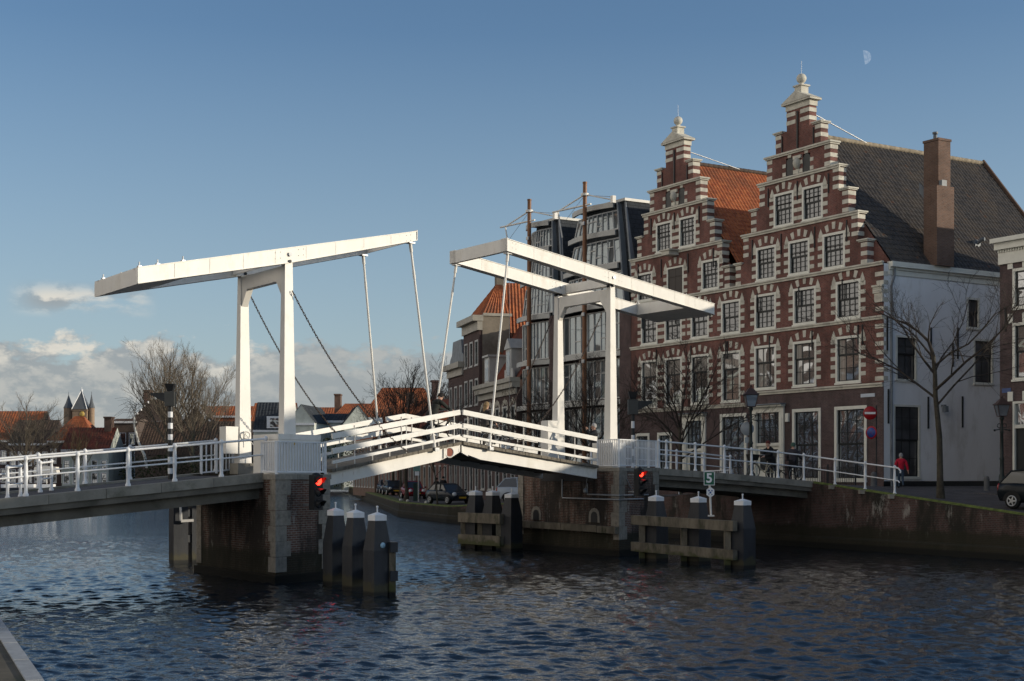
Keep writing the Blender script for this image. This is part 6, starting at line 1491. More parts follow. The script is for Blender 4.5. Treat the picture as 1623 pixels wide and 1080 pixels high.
place_tree(grow(67, 21.5, .36, .18, .90, 11, 3, up=.8, density=.95, minr=.014, wob=.06), V(((293 - CX) / F * Yb, Yb + 6, 1.0)), 'right one of the two big bare trees, its trunk pale', mt=pmat('pale_bark', (.16, .14, .09), .9), mc=M_twig_l)
place_tree(grow(71, 14.5, .34, .16, 1.05, 11, 3, up=.6, density=.95, minr=.014, wob=.07), V(((22 - CX) / F * Yb, Yb + 6, 1.0)), 'spreading bare tree at the far left edge', mc=M_twig_l)
place_tree(grow(73, 10.5, .16, .12, .5, 9, 3, up=1.1, density=.6, minr=.013), V(((106 - CX) / F * Yb, Yb + 6, 1.0)), 'slim bare tree in front of the small white house', mt=pmat('pale_bark_slim', (.15, .12, .07), .9), mc=pmat('yellow_twigs', (.13, .10, .055), .9))
bt = thing('birch_tree', 'crooked white birch left of the striped signal post', 'tree', (-62, Yb + 4, 1.0))
m = MB(); pp = [at(x, y, Yb + 4) for x, y in ((233, 742), (229, 722), (219, 700), (213, 675), (213, 655), (216, 640))]; m.tube(pp, [.28, .25, .22, .19, .15, .09], 8); m.tube([at(213, 690, Yb + 4), at(205, 715, Yb + 4), at(201, 740, Yb + 4)], [.12, .13, .15], 7); m.build('trunk', pmat('birch_bark', (.55, .54, .50), .8, .35, .8), bt)
m = MB(); g = random.Random(3)
for q in range(70):
    i_ = g.choice((2, 3, 4)); p = pp[i_].lerp(pp[i_ + 1], g.random()); d = V((g.gauss(0, 1), g.gauss(0, .6), g.gauss(.2, .6))).normalized(); e = p + d * g.uniform(1, 4.0); m.tube([p, (p + e) / 2 + V((0, 0, .3)), e + V((0, 0, -.8))], [.03, .022, .014], 3, caps=False)
m.build('crown', M_twig, bt)
# clipped hedges and low bushes on the far bank
def bush(label, x0, x1, Y, ytop, name='hedge'):
    m = MB(); X0, X1 = (x0 - CX) / F * Y, (x1 - CX) / F * Y; zt = zat(ytop, Y); g = random.Random(int(x0)); n = int((X1 - X0) * (zt - 1) * 26)
    for q in range(n):
        x = g.uniform(X0, X1); z = 1 + (zt - 1) * g.random() ** .8 * (1 - .25 * abs((x - (X0 + X1) / 2) / (X1 - X0) * 2) ** 3); y = Y + g.uniform(-1.2, 1.2) ; s = g.uniform(.12, .28); a = V((g.gauss(0, 1), g.gauss(0, 1), g.gauss(0, 1))).normalized(); b_ = a.cross(V((g.random(), g.random(), 1))).normalized()
        m.face([V((x, y, z)) + a * s, V((x, y, z)) + b_ * s * .6, V((x, y, z)) - a * s, V((x, y, z)) - b_ * s * .6])
    o = m.build(name, M_leaf, None); tag(o, label, 'hedge'); return o
M_leaf = pmat('evergreen_leaves', (.030, .042, .016), .8, .5, .6)
bush('dark evergreen hedge behind the left striped post', 190, 300, 240, 722)
bush('dark evergreen hedge left of the sunlit tower', 300, 400, 238, 716)
bush('green bushes under the middle of the bridge, at the canal end', 590, 655, 215, 728)
bush('low dark bushes behind the nearer leaf', 500, 580, 226, 690)

# ---------------------------------------------------------------- boats on the far bank
def boat(c, L, label, canopy=None, hullc=(.5, .5, .48)):
    t = thing('moored_boat', label, 'boat', tuple(c)); m = MB(); rings = []
    for u in (-.5, -.4, -.1, .2, .4, .5):
        w = .95 * (1 - max(0, (u - .1) / .42) ** 2) + .02; h = .75 + .2 * max(0, u)
        rings.append([c + V((u * L, -w * .6, -.1)), c + V((u * L, w * .6, -.1)), c + V((u * L, w, h)), c + V((u * L, -w, h))])
    m.loft(rings); m.build('hull', pmat('hull_' + label[:6].strip().replace(' ', '_'), hullc, .4), t)
    m = MB(); m.box(c.x - L * .15, c.x + L * .18, c.y - .75, c.y + .75, c.z + .7, c.z + 1.35); m.build('cabin', M_whiteblue, t)
    if canopy:
        m = MB(); m.prism([V((c.x - L * .28, c.y - .9, canopy)), V((c.x + L * .28, c.y - .9, canopy)), V((c.x + L * .25, c.y - .9, canopy + 1.0)), V((c.x, c.y - .9, canopy + 1.15)), V((c.x - L * .25, c.y - .9, canopy + 1.0))], (0, 1.8, 0))
        m.tube([V((c.x, c.y, c.z)), V((c.x, c.y, canopy))], .06, 6); m.build('canopy', M_white, t)
boat(V(((74 - CX) / F * 236, 236, .1)), 7, 'moored boat with a white canopy behind the left railing', zat(750, 236))
boat(V(((42 - CX) / F * 238, 238, .1)), 8, 'dark moored boat left of the white canopy boat', None, (.06, .07, .09))
boat(V(((15 - CX) / F * 238, 238, .1)), 8, 'low grey moored boat at the left edge', None, (.12, .12, .12))
boat(V(((133 - CX) / F * 237, 237, .1)), 6, 'small pale moored boat below the small white house', None, (.35, .36, .36))
# ---------------------------------------------------------------- cars
def paint(name, col, rough=.25): return pmat(name, col, rough, .03, 2, spec=.16, coat=.0)
M_tyre = pmat('tyre', (.012, .012, .012), .85, .2, 6)
M_rim = pmat('alloy_rim', (.45, .46, .47), .3, .08, 5, metal=.7)
M_carglass = glassmat('car_glass', (.008, .010, .012), .06, .0, 1)
M_plate = pmat('yellow_plate', (.62, .36, .02), .5)
M_lamp = pmat('headlamp_glass', (.55, .57, .58), .15, .05, 5, spec=.8)
M_tail = pmat('tail_lamp_red', (.30, .01, .01), .25, spec=.7)
M_chrome = pmat('chrome', (.6, .6, .6), .15, .03, 3, metal=.9)
CAR_N = [0]
def car(base, fwd, label, col, L=3.8, Wd=1.7, H_=1.42, style='hatch', group='cars parked on the far quay', roofc=None, lampr=.11):
    CAR_N[0] += 1
    t = thing('parked_car', label, 'car', tuple(base), math.atan2(fwd[1], fwd[0]), group)
    P = paint('car_paint_%s' % label.split()[0] + '_%d' % CAR_N[0], col); Pr = P if roofc is None else pmat('fabric_roof', roofc, .8)
    hw = Wd / 2; hl = L / 2
    # lower body: stations from tail to nose (x, half width, bottom, shoulder height)
    if style == 'sedan': st = [(-hl, .80, .42, .78), (-hl + .12, .93, .30, .92), (-hl * .62, 1, .24, .96), (-.2, 1, .22, .93), (hl * .38, 1, .22, .93), (hl * .62, .98, .24, .84), (hl - .22, .92, .28, .72), (hl - .02, .78, .36, .60)]
    else: st = [(-hl, .84, .42, .82), (-hl + .10, .95, .30, .96), (-hl * .62, 1, .24, .97), (-.2, 1, .22, .93), (hl * .42, 1, .22, .92), (hl * .66, .98, .24, .86), (hl - .2, .93, .28, .74), (hl - .02, .80, .36, .62)]
    m = MB(); rings = []
    for x, w, zb, zs in st:
        w *= hw; rings.append([V((x, y * w, z)) for y, z in ((-.86, zb), (.86, zb), (.98, zb + (zs - zb) * .25), (1.0, zb + (zs - zb) * .6), (.95, zs - .06), (.84, zs), (-.84, zs), (-.95, zs - .06), (-1.0, zb + (zs - zb) * .6), (-.98, zb + (zs - zb) * .25))])
    m.loft(rings, 0, True)
    m.build('body', P, t, local=True)
    # cabin
    r = H_
    if style == 'sedan': prof = [(-hl * .78, .94, .80), (-hl * .42, r - .02, .66), (.0, r, .68), (hl * .16, r - .06, .66), (hl * .52, .91, .80)]
    elif style == 'hatch': prof = [(-hl * .97, .94, .80), (-hl * .74, r - .06, .67), (-hl * .25, r, .69), (hl * .14, r - .05, .68), (hl * .52, .90, .82)]
    else: prof = [(-hl * .90, .95, .80), (-hl * .60, r - .03, .66), (-.1, r, .68), (hl * .12, r - .05, .66), (hl * .44, .92, .80)]
    m = MB(); g = MB(); rf = MB(); pl = MB()
    bel = [V((x, 0, 0)) for x, z, w in prof]
    (xa, za, wa), (xb, zb, wb), (xc, zc, wc), (xd, zd, wd), (xe, ze, we) = prof
    g.face([V((xa, wa * hw, za)), V((xa, -wa * hw, za)), V((xb, -wb * hw, zb)), V((xb, wb * hw, zb))]); g.face([V((xe, we * hw, ze)), V((xe, -we * hw, ze)), V((xd, -wd * hw, zd)), V((xd, wd * hw, zd))])
    for s in (-1, 1):
        pts = [V((xa, s * wa * hw, za)), V((xb, s * wb * hw, zb)), V((xc, s * wc * hw, zc)), V((xd, s * wd * hw, zd)), V((xe, s * we * hw, ze))]; g.face(pts)
        for a, b_ in zip(pts[:-1], pts[1:]): pl.tube([a, b_], .035, 5)
        for u in (.40, .66):
            xm = xa + (xe - xa) * u; zt = r - .03; pl.beam(V((xm, s * .83 * hw, .92)), V((xm - .05, s * .69 * hw, zt)), .06, .03)
        pl.beam(pts[0], pts[-1], .05, .05)
    rf.loft([[V((x, -w * hw * .99, z - .03)), V((x, w * hw * .99, z - .03)), V((x, w * hw * .86, z + .035)), V((x, -w * hw * .86, z + .035))] for x, z, w in prof[1:4]], 0, True)
    g.build('windows', M_carglass, t, local=True); rf.build('roof', Pr, t, local=True); pl.build('window_pillars', Pr if roofc else P, t, local=True)
    R_ = .30 * (L / 3.8) ** .5
    for x in (-hl * .64, hl * .66):
        for s in (-1, 1):
            ax = V((0, s, 0)); c = V((x, s * (hw - .10), R_))
            m = MB(); m.lathe(c - ax * .09, [(R_ * .65, 0), (R_ * .96, .0), (R_, .04), (R_, .15), (R_ * .95, .19), (R_ * .66, .195)], 18, 0, axis=ax); w = m.build('wheel', M_tyre, t, local=True)
            m = MB(); m.ring(c + ax * .10, ax, R_ * .62, .025, 18, 5)
            for q in range(5):
                an = q * 2 * math.pi / 5; e = V((math.cos(an), 0, math.sin(an))); m.beam(c + ax * .10, c + ax * .095 + e * R_ * .62, .07, .03, w2=.045, side=e.cross(ax))
            m.lathe(c + ax * .085, [(.07, 0), (.06, .03)], 8, 0, axis=ax); m.build('rim', M_rim, w, local=True)
            m = MB(); n = 12; arch_ = [V((x + (R_ + .07) * math.cos(math.pi * q / n), s * (hw * 1.0 + .004), R_ + (R_ + .07) * math.sin(math.pi * q / n))) for q in range(n + 1)]
            m.face(arch_); m.build('wheel_arch', M_tyre, t, local=True)
    for s in (-1, 1):
        m = MB(); m.ball((hl - .13, s * hw * .66, .68), lampr + .05, 12, sx=.85, sz=.95); m.build('headlight', M_lamp, t, local=True)
        m = MB(); m.ball((-hl + .07, s * hw * .80, .80), .11, 8, sx=.6, sz=1.5); m.build('tail_light', M_tail, t, local=True)
        m = MB(); m.ball((hl * .36, s * (hw + .10), .97), .1, 8, sx=.6, sz=.7); m.build('door_mirror', P, t, local=True)
    m = MB(); m.box(hl - .04, hl + .012, -hw * .42, hw * .42, .50, .62); m.box(hl - .06, hl + .02, -hw * .7, hw * .7, .30, .40); m.build('grille', M_tyre, t, local=True)
    m = MB(); m.box(hl - .05, hl + .025, -hw * .44, hw * .44, .625, .65); m.box(hl - .05, hl + .025, -hw * .40, hw * .40, .47, .49); m.build('chrome_strip', M_chrome, t, local=True)
    m = MB(); m.box(hl - .02, hl + .03, -.26, .26, .41, .52); m.build('number_plate', M_plate, t, local=True)
    m = MB(); m.box(-hl - .02, -hl + .03, -.26, .26, .62, .73); m.build('rear_plate', M_plate, t, local=True)
    return t
def gnd(px, Y, z): return V(((px - CX) / F * Y, Y, z))
car(gnd(711, 98.2, 1.05), (.55, -.83), 'dark convertible with round headlights and a black fabric roof, nearest in the row', (.012, .018, .026), 3.7, 1.72, 1.40, 'mini', roofc=(.02, .02, .02), lampr=.12)
car(gnd(655, 119, 1.05), (.26, -.96), 'small dark red car with a white side sheen and round lamps', (.20, .008, .016), 3.5, 1.63, 1.48, 'mini')
car(gnd(623, 140, 1.05), (.24, -.97), 'black car half hidden by a trunk, left of the red car', (.015, .016, .02), 4.0, 1.72, 1.45, 'hatch')
car(gnd(612, 153, 1.05), (.2, -.98), 'dark blue car squeezed between two quay trees', (.03, .045, .08), 4.0, 1.7, 1.45, 'hatch')
car(gnd(603, 168, 1.05), (.2, -.98), 'grey tall car behind a sign post on the far quay', (.10, .11, .12), 4.2, 1.75, 1.6, 'hatch')
car(gnd(587, 192, 1.05), (.2, -.98), 'dark blue grey car second farthest in the row', (.05, .06, .08), 4.2, 1.75, 1.55, 'hatch')
car(gnd(580, 214, 1.05), (.2, -.98), 'white car farthest in the row, mostly hidden', (.55, .55, .53), 4.0, 1.7, 1.5, 'hatch')
car(gnd(843, 80.0, 1.42), (.97, -.12), 'silver hatchback half hidden by the gable side pier', (.42, .46, .50), 3.9, 1.7, 1.5, 'hatch', group=None)
bq = at(1672, 810, 52.8); bq.z = 1.80
car(bq, (.62, -.78), 'black hatchback with five spoke wheels at the right edge', (.010, .013, .016), 3.9, 1.72, 1.48, 'hatch', group=None)

# ---------------------------------------------------------------- people
M_skin = pmat('skin', (.50, .30, .22), .6, .08, 8); M_shoe = pmat('dark_shoes', (.015, .013, .012), .6)
def cloth(name, c, r=.9): return pmat(name, c, r, .18, 6, .4)
def person(label, base, face, jacket, trousers, hair, H_=1.75, lean=0.0, armL=None, armR=None, legL=None, legR=None, coat=0.0, puffy=1.0, cap=None, long_hair=False, headpitch=0.0, extra=None, hairless_top=False):
    """Body on a joint skeleton; local x is where the person faces, y their left."""
    k = H_ / 1.75; t = thing('person', label, 'person', tuple(base), math.atan2(face[1], face[0]))
    lx = lambda z: math.sin(lean) * (z - .93)
    def up(z, x=0, y=0): return V((lx(z) + x * math.cos(lean), y, .93 + (z - .93) * math.cos(lean) - x * math.sin(lean)))
    legL = legL or ((.02, .10, .50), (-.01, .11, .08)); legR = legR or ((.02, -.10, .50), (-.01, -.11, .08))
    armL = armL or (up(1.14, -.03, .25), up(.88, .03, .27)); armR = armR or (up(1.14, -.03, -.25), up(.88, .03, -.27))
    J = [V((0, 0, .93)), up(1.10), up(1.30), up(1.43), up(1.52, .02), up(1.545, .025), up(1.64, .03), up(1.735, .02)]
    Rr = [(.155, .125), (.15 * puffy, .115 * puffy), (.175 * puffy, .13 * puffy), (.12 * puffy, .09), (.056, .056), (.07, .08), (.082, .098), (.05, .06)]
    E = [(0, 1), (1, 2), (2, 3), (3, 4), (4, 5), (5, 6), (6, 7)]; M_ = ['j', 'j', 'j', 's', 's', 's', 's']
    def add(p, r, par, mt): J.append(V(p)); Rr.append((r, r) if not isinstance(r, tuple) else r); E.append((par, len(J) - 1)); M_.append(mt); return len(J) - 1
    for s, (el, ha) in ((1, armL), (-1, armR)):
        el, ha = V(el), V(ha)
        sh = add(up(1.40, 0, s * .185), .075 * puffy, 3, 'j'); e = add(el, .056 * puffy, sh, 'j'); w = add(el.lerp(ha, .88), .042 * puffy, e, 'j')
        d = (ha - el).normalized(); side = d.cross(V((0, 0, 1)));
        if side.length < .1: side = V((1, 0, 0))
        side.normalize(); dn = V((0, 0, -1)); pa = add(ha + d * .035, (.036, .022), w, 's')
        for q, (o, ln) in enumerate(((-.026, .055), (-.009, .066), (.009, .062), (.026, .048))):
            f1 = add(ha + d * (.07 + ln * .25) + side * o, .010, pa, 's'); f2 = add(ha + d * (.07 + ln * .8) + side * o + dn * .016, .0085, f1, 's'); add(ha + d * (.07 + ln) + side * o + dn * .036, .007, f2, 's')
        th = add(ha + d * .045 + side * (-.04 * s) + dn * .012, .011, pa, 's'); add(ha + d * .085 + side * (-.052 * s) + dn * .03, .009, th, 's')
    for s, (kn, an) in ((1, legL), (-1, legR)):
        kn, an = V(kn), V(an); hp = add(V((0, s * .09, .86)), .095, 0, 't'); kk = add(kn, .064, hp, 't'); a = add(an, .045, kk, 't'); fd = V((1, 0, 0))
        hl = add(an + V((-.03, 0, -.045)), .036, a, 'b'); add(an + V((.16, s * .015, -.055)), (.036, .026), a, 'b')
    me = bpy.data.meshes.new('skeleton'); me.from_pydata([tuple(p * k) for p in J], E, [])
    o = bpy.data.objects.new('skeleton', me); COL.objects.link(o); md = o.modifiers.new('skin', 'SKIN'); md.use_smooth_shade = True
    for i, r in enumerate(Rr): sv = me.skin_vertices[0].data[i]; sv.radius = (r[0] * k, r[1] * k); sv.use_root = (i == 0)
    ss = o.modifiers.new('sub', 'SUBSURF'); ss.levels = 1; ss.render_levels = 1
    dg = bpy.context.evaluated_depsgraph_get(); bm = bpy.data.meshes.new_from_object(o.evaluated_get(dg)); bpy.data.objects.remove(o)
    mats = [cloth('jacket_' + label[:14].replace(' ', '_'), jacket), cloth('trousers_' + label[:14].replace(' ', '_'), trousers), M_skin, M_shoe]
    bm.materials.clear()
    for q in mats: bm.materials.append(q)
    idx = {'j': 0, 't': 1, 's': 2, 'b': 3}
    for p in bm.polygons:
        c = p.center / k; best = 9e9; bi = 0
        for (a, b_), mt in zip(E, M_):
            pa, pb = J[a], J[b_]; ab = pb - pa; u = max(0, min(1, (c - pa).dot(ab) / max(ab.length_squared, 1e-9))); dd = (c - (pa + ab * u)).length
            if dd < best: best = dd; bi = idx[mt]
        p.material_index = bi; p.use_smooth = True
    b = bpy.data.objects.new('body', bm); COL.objects.link(b); b.parent = t; FR[b.name] = FR[t.name]
    hc = up(1.645, .03) * k; hd = MB()
    f = V((math.cos(lean + headpitch), 0, -math.sin(lean + headpitch))); u_ = V((math.sin(lean + headpitch), 0, math.cos(lean + headpitch))); y = V((0, 1, 0))
    hd.lathe(hc + f * .085 * k - u_ * .01 * k, [(.018 * k, 0), (.012 * k, .03 * k), (.004 * k, .04 * k)], 6, 0, axis=f); hd.ball(hc + f * .075 * k - u_ * .075 * k, .03 * k, 6)
    for s in (-1, 1): hd.ball(hc + y * (.088 * s * k) - u_ * .005 * k, .025 * k, 6, sy=.5)
    hd.build('face', M_skin, b, local=True)
    hd = MB()
    for s in (-1, 1): hd.ball(hc + f * .088 * k + y * (.033 * s * k) + u_ * .018 * k, .011 * k, 5)
    hd.beam(hc + f * .098 * k - u_ * .048 * k - y * .022 * k, hc + f * .098 * k - u_ * .048 * k + y * .022 * k, .008, .007); hd.build('eyes_and_mouth', M_shoe, b, local=True)
    hr = MB(); rings = []; rr = .112 * k
    hm = cloth('hair_' + label[:14].replace(' ', '_'), cap or hair, .85)
    for q in range(6):
        th = math.pi * .5 * q / 5; rings.append([hc - f * .018 * k + u_ * (.03 * k + rr * 1.0 * math.sin(th)) + (f * math.cos(a) * (.98 if math.cos(a) < 0 else .88) + y * math.sin(a) * .93) * rr * max(math.cos(th), .05) - u_ * (.07 * k if math.cos(a) < .2 and q == 0 else 0) for a in [2 * math.pi * j / 14 for j in range(14)]])
    hr.loft(rings, 0, True)
    if long_hair:
        r2 = []
        for z, w in ((.03, .095), (-.06, .10), (-.16, .08), (-.26, .05)): r2.append([hc - f * .045 * k + u_ * z * k + (f * math.cos(a) * .55 + y * math.sin(a)) * w * k for a in [2 * math.pi * j / 10 for j in range(10)]])
        hr.loft(r2, 0, True)
    hr.build('cap' if cap else 'hair', hm, t, local=True)
    if coat > 0:
        c = MB(); r2 = []
        for z, wx, wy in ((1.08, .165, .20), (.93, .18, .215), (.93 - coat * .55, .185, .22), (.93 - coat, .19, .225)): r2.append([(up(z) if z > .93 else V((0, 0, z))) * k + V((math.cos(a) * wx, math.sin(a) * wy, 0)) * k * puffy for a in [2 * math.pi * j / 14 for j in range(14)]])
        c.loft(r2, 0, True); c.build('coat_skirt', mats[0], t, local=True)
    return t
nB = B
pb = LLP(along(684, NL + T * 1.5, B), 1.5, 0)
person('man in a dark jacket leaning forward over a bicycle, hands out over the rail', pb, nB, (.022, .024, .02), (.03, .032, .036), (.015, .012, .010), 1.90, lean=.62,
       armL=(V((.62, .20, 1.12)), V((.88, .12, 1.10))), armR=(V((.60, -.20, 1.10)), V((.86, -.10, 1.08))), legL=((.02, .1, .5), (-.08, .11, .08)), legR=((-.10, -.1, .52), (-.32, -.11, .10)), coat=.16)
pb = LRP(along(768, NR + T * 1.7, B), 1.7, 0)
person('blonde woman in dark clothes walking a bicycle over the bridge', pb, nB, (.045, .038, .036), (.07, .06, .05), (.30, .20, .10), 1.80, lean=.12, headpitch=.25, armL=(V((.10, .25, 1.15)), V((.36, .22, .98))), armR=(V((.10, -.24, 1.15)), V((.36, -.22, .98))), legL=((.14, .1, .52), (.02, .1, .1)), legR=((-.02, -.1, .5), (-.22, -.1, .12)), long_hair=True)
pb = gnd(942, 57.0, Z2 + .02)
person('white haired man in a dark coat photographing beside the near white post', pb, (-.9, -.1), (.018, .02, .026), (.016, .018, .024), (.42, .41, .40), 1.74, armL=(V((.22, .24, 1.30)), V((.30, .05, 1.55))), armR=(V((.22, -.24, 1.30)), V((.30, -.05, 1.55))), coat=.2)
pw = right_deck(px_on(right_deck, 1221, 1.6, 0, RdL), 1.6, 0)
person('woman with red brown hair in a long black coat leaning on a bicycle', pw, -Rd, (.010, .010, .011), (.02, .02, .022), (.10, .02, .018), 1.72, lean=.16, armL=(V((.22, .22, 1.15)), V((.50, .16, 1.07))), armR=(V((.24, -.22, 1.16)), V((.52, -.14, 1.06))), coat=.42, puffy=1.15)
pm_ = right_deck(px_on(right_deck, 1256, 1.9, 0, RdL + 1), 1.9, 0)
person('man with a green cap and dark jacket seen from behind, with a bicycle', pm_, (.5, .86), (.042, .038, .046), (.012, .012, .014), (.2, .2, .2), 1.78, lean=.10, armL=(V((.05, .28, 1.16)), V((.30, .24, 1.02))), armR=(V((.10, -.28, 1.16)), V((.38, -.30, 1.05))), cap=(.06, .12, .09), puffy=1.22, legL=((.04, .12, .5), (-.04, .13, .08)), legR=((.0, -.12, .5), (.02, -.13, .08)))
person('grey haired person in a red quilted jacket walking away by the white wall', gnd(1428, 66, 2.44), (.15, .98), (.46, .010, .035), (.04, .065, .10), (.30, .30, .30), 1.62, armL=(V((-.05, .27, 1.16)), V((.12, .27, .93))), armR=(V((-.10, -.28, 1.16)), V((-.08, -.33, .90))), puffy=1.38, legL=((.10, .09, .5), (.10, .09, .09)), legR=((.02, -.08, .50), (-.26, -.08, .16)))
person('left one of two dark dressed pedestrians on the quay, under the bridge', gnd(692, 113, 1.1), (.3, .95), (.014, .014, .016), (.02, .02, .022), (.03, .02, .015), 1.72, coat=.2)
person('right one of two dark dressed pedestrians on the quay, under the bridge', gnd(702.5, 112, 1.1), (.3, .95), (.012, .012, .014), (.016, .018, .022), (.02, .018, .015), 1.82, coat=.1, puffy=1.15)

# ---------------------------------------------------------------- bicycles
def bicycle(label, base, fwd, col, basket=False, pitch=0.0):
    t = thing('bicycle', label, 'bicycle', tuple(base), math.atan2(fwd[1], fwd[0])); P = paint('bike_paint_' + label[:8].replace(' ', '_'), col, .35); y = V((0, 1, 0))
    tilt = lambda p: V((p[0], p[1], p[2] + p[0] * math.tan(pitch)))
    for x in (-.53, .53):
        c = tilt((x, 0, .345)); m = MB(); m.ring(c, y, .325, .021, 22, 5); w = m.build('wheel', M_tyre, t, local=True)
        m = MB(); m.ring(c, y, .30, .010, 22, 4)
        for q in range(12): an = q * math.pi / 6; m.tube([c, c + V((math.cos(an) * .3, 0, math.sin(an) * .3))], .0035, 3, caps=False)
        m.lathe(c - y * .05, [(.022, 0), (.022, .1)], 6, 0, axis=y); m.build('spokes', M_chrome, w, local=True)
        m = MB(); m.tube([c + V((math.cos(a) * .365, 0, math.sin(a) * .365)) for a in [math.pi * (.05 + .8 * q / 8) if x < 0 else math.pi * (.25 + .7 * q / 8) for q in range(9)]], .02, 5); m.build('mudguard', P, t, local=True)
    r, f_, bb, se, hd, hl = tilt((-.53, 0, .345)), tilt((.53, 0, .345)), tilt((-.08, 0, .30)), tilt((-.22, 0, .80)), tilt((.36, 0, .86)), tilt((.40, 0, .66))
    m = MB(); m.tube([bb, se], .018, 6); m.tube([bb, hl], .02, 6); m.tube([tilt((-.17, 0, .62)), tilt((.385, 0, .74))], .017, 6); m.tube([hd, hl, f_], .017, 6)
    for s in (-.05, .05): m.tube([r + y * s, bb + y * s * .6], .011, 5); m.tube([r + y * s, tilt((-.18, s * .3, .68))], .010, 5)
    m.build('frame', P, t, local=True)
    m = MB(); m.tube([hd, tilt((.34, 0, 1.02))], .013, 6); m.tube([tilt((.16, .29, 1.04)), tilt((.30, .20, 1.05)), tilt((.36, 0, 1.02)), tilt((.30, -.20, 1.05)), tilt((.16, -.29, 1.04))], .012, 6); m.build('handlebar', M_chrome, t, local=True)
    m = MB(); m.tube([se, tilt((-.24, 0, .92))], .012, 6); m.loft([[tilt((x, s * w, z)) for s, z in ((-1, .92), (1, .92), (.8, .97), (-.8, .97))] for x, w in ((-.38, .10), (-.30, .11), (-.14, .045), (-.06, .03))]); m.build('saddle', M_tyre, t, local=True)
    m = MB(); m.beam(tilt((-.72, 0, .74)), tilt((-.32, 0, .74)), .14, .02); m.tube([r, tilt((-.55, .06, .73))], .008, 4); m.tube([r, tilt((-.55, -.06, .73))], .008, 4); m.build('luggage_rack', M_dark, t, local=True)
    if basket:
        m = MB(); m.loft([[tilt((.58 + x * .15, yy * .16, .80)) for x, yy in ((-1, -1), (1, -1), (1, 1), (-1, 1))], [tilt((.58 + x * .2, yy * .22, 1.05)) for x, yy in ((-1, -1), (1, -1), (1, 1), (-1, 1))]]); m.build('basket', M_tyre, t, local=True)
    return t
slL = math.atan2(LLP(stL, 0).z - LLP(sbL, 0).z, stL - sbL); slR = math.atan2(LRP(sbR, 0).z - LRP(stR, 0).z, sbR - stR)
bicycle('black bicycle under the leaning man on the nearer leaf', LLP(along(701, NL + T * 1.35, B), 1.35, 0), B, (.015, .016, .018), pitch=slL)
bicycle('dark bicycle walked by the blonde woman', LRP(along(786, NR + T * 1.4, B), 1.4, 0), B, (.02, .022, .025), pitch=slR)
q = right_deck(px_on(right_deck, 1210, 1.3, 0, RdL), 1.3, 0); bicycle('cream bicycle with a black basket held by the woman in black', q, -Rd, (.48, .42, .30), True, .05)
q = right_deck(px_on(right_deck, 1243, 1.45, 0, RdL + 1), 1.45, 0); bicycle('black bicycle in front of the man with the green cap', q, (-.45, -.1), (.02, .02, .022), False, .0)
q = gnd(1150, 66.5, 2.3); bicycle('blue bicycle parked behind the white barriers below the gables', q, (.9, -.3), (.03, .10, .25))
q = gnd(1098, 68.5, 2.2); bicycle('blue grey bicycle parked at the foot of the bare tree', q, (.8, .4), (.08, .14, .2))

# ---------------------------------------------------------------- street furniture on the quay
def lantern_post(label, base, zl, s=1.0):
    t = thing('street_lamp', label, 'street lamp', tuple(base)); c = V(base); h = zl - c.z
    m = MB(); m.lathe(c, [(.20, 0), (.20, .3), (.13, .42), (.13, .9), (.09, 1.0), (.085, 1.6), (.11, 1.66), (.075, 1.75), (.06, h - .75), (.09, h - .72), (.05, h - .6), (.05, h - .18), (.11, h - .12), (.07, h)], 12); m.tube([c + V((-.32, 0, h - .62)), c + V((0, 0, h - .55)), c + V((.32, 0, h - .62))], .025, 6)
    for x in (-.32, .32): m.ball(c + V((x, 0, h - .62)), .055, 6)
    for x in (-1, 1): m.ring(c + V((x * .12, 0, h - .42)), (0, 1, 0), .09, .018, 10, 5)
    m.build('post', pmat('dark_green_iron_%d' % int(base[0]), (.018, .026, .024), .5), t)
    sq = lambda w, z: [c + V((x * w * s, y * w * s, z)) for x, y in ((-1, -1), (1, -1), (1, 1), (-1, 1))]
    m = MB(); m.loft([sq(.16, h), sq(.26, h + .50 * s)]); m.build('lantern_glass', M_lgl, t)
    m = MB(); a, b_ = sq(.165, h), sq(.268, h + .50 * s)
    for i in range(4): m.tube([a[i], b_[i]], .018, 4); m.tube([a[i], a[(i + 1) % 4]], .018, 4); m.tube([b_[i], b_[(i + 1) % 4]], .02, 4)
    m.loft([sq(.33, h + .5 * s), sq(.20, h + .62 * s), sq(.13, h + .72 * s), sq(.05, h + .80 * s)]); m.ball(c + V((0, 0, h + .86 * s)), .06, 6); m.build('lantern_cap', pmat('copper_brown_%d' % int(base[0]), (.07, .042, .034), .5), t)
M_lgl = glassmat('lantern_glass', (.10, .11, .12), .25, 0.0)
lb0 = right_deck(px_on(right_deck, 1190, 3.0, 0, RdL), 3.0, 0); lantern_post('old street lamp with a copper cap in front of the paneled front door', lb0, zat(645, lb0.y), 1.05)
lantern_post('old street lamp at the corner of the dark brick house', gnd(1588, 62.6, 2.12), zat(660, 62.6))
def sign_pole(label, base, h, discs, polec=None):
    t = thing('road_sign', label, 'road sign', tuple(base)); c = V(base); m = MB(); m.tube([c, c + V((0, 0, h))], .035, 7); m.build('pole', polec or M_steel, t); return t
b0 = right_deck(px_on(right_deck, 1184, 3.2, 0, RdL), 3.2, 0); t = sign_pole('grey back of a round road sign by the old street lamp', b0, zat(664, b0.y) - b0.z, None)
m = MB(); cc = V((b0.x, b0.y - .05, zat(680, b0.y))); m.lathe(cc, [(.01, .012), (.29, .012), (.30, 0), (.29, -.012), (.01, -.012)], 20, 0, axis=V((-.3, -.95, 0))); m.build('sign_back', pmat('sign_back_grey', (.24, .27, .30), .45), t)
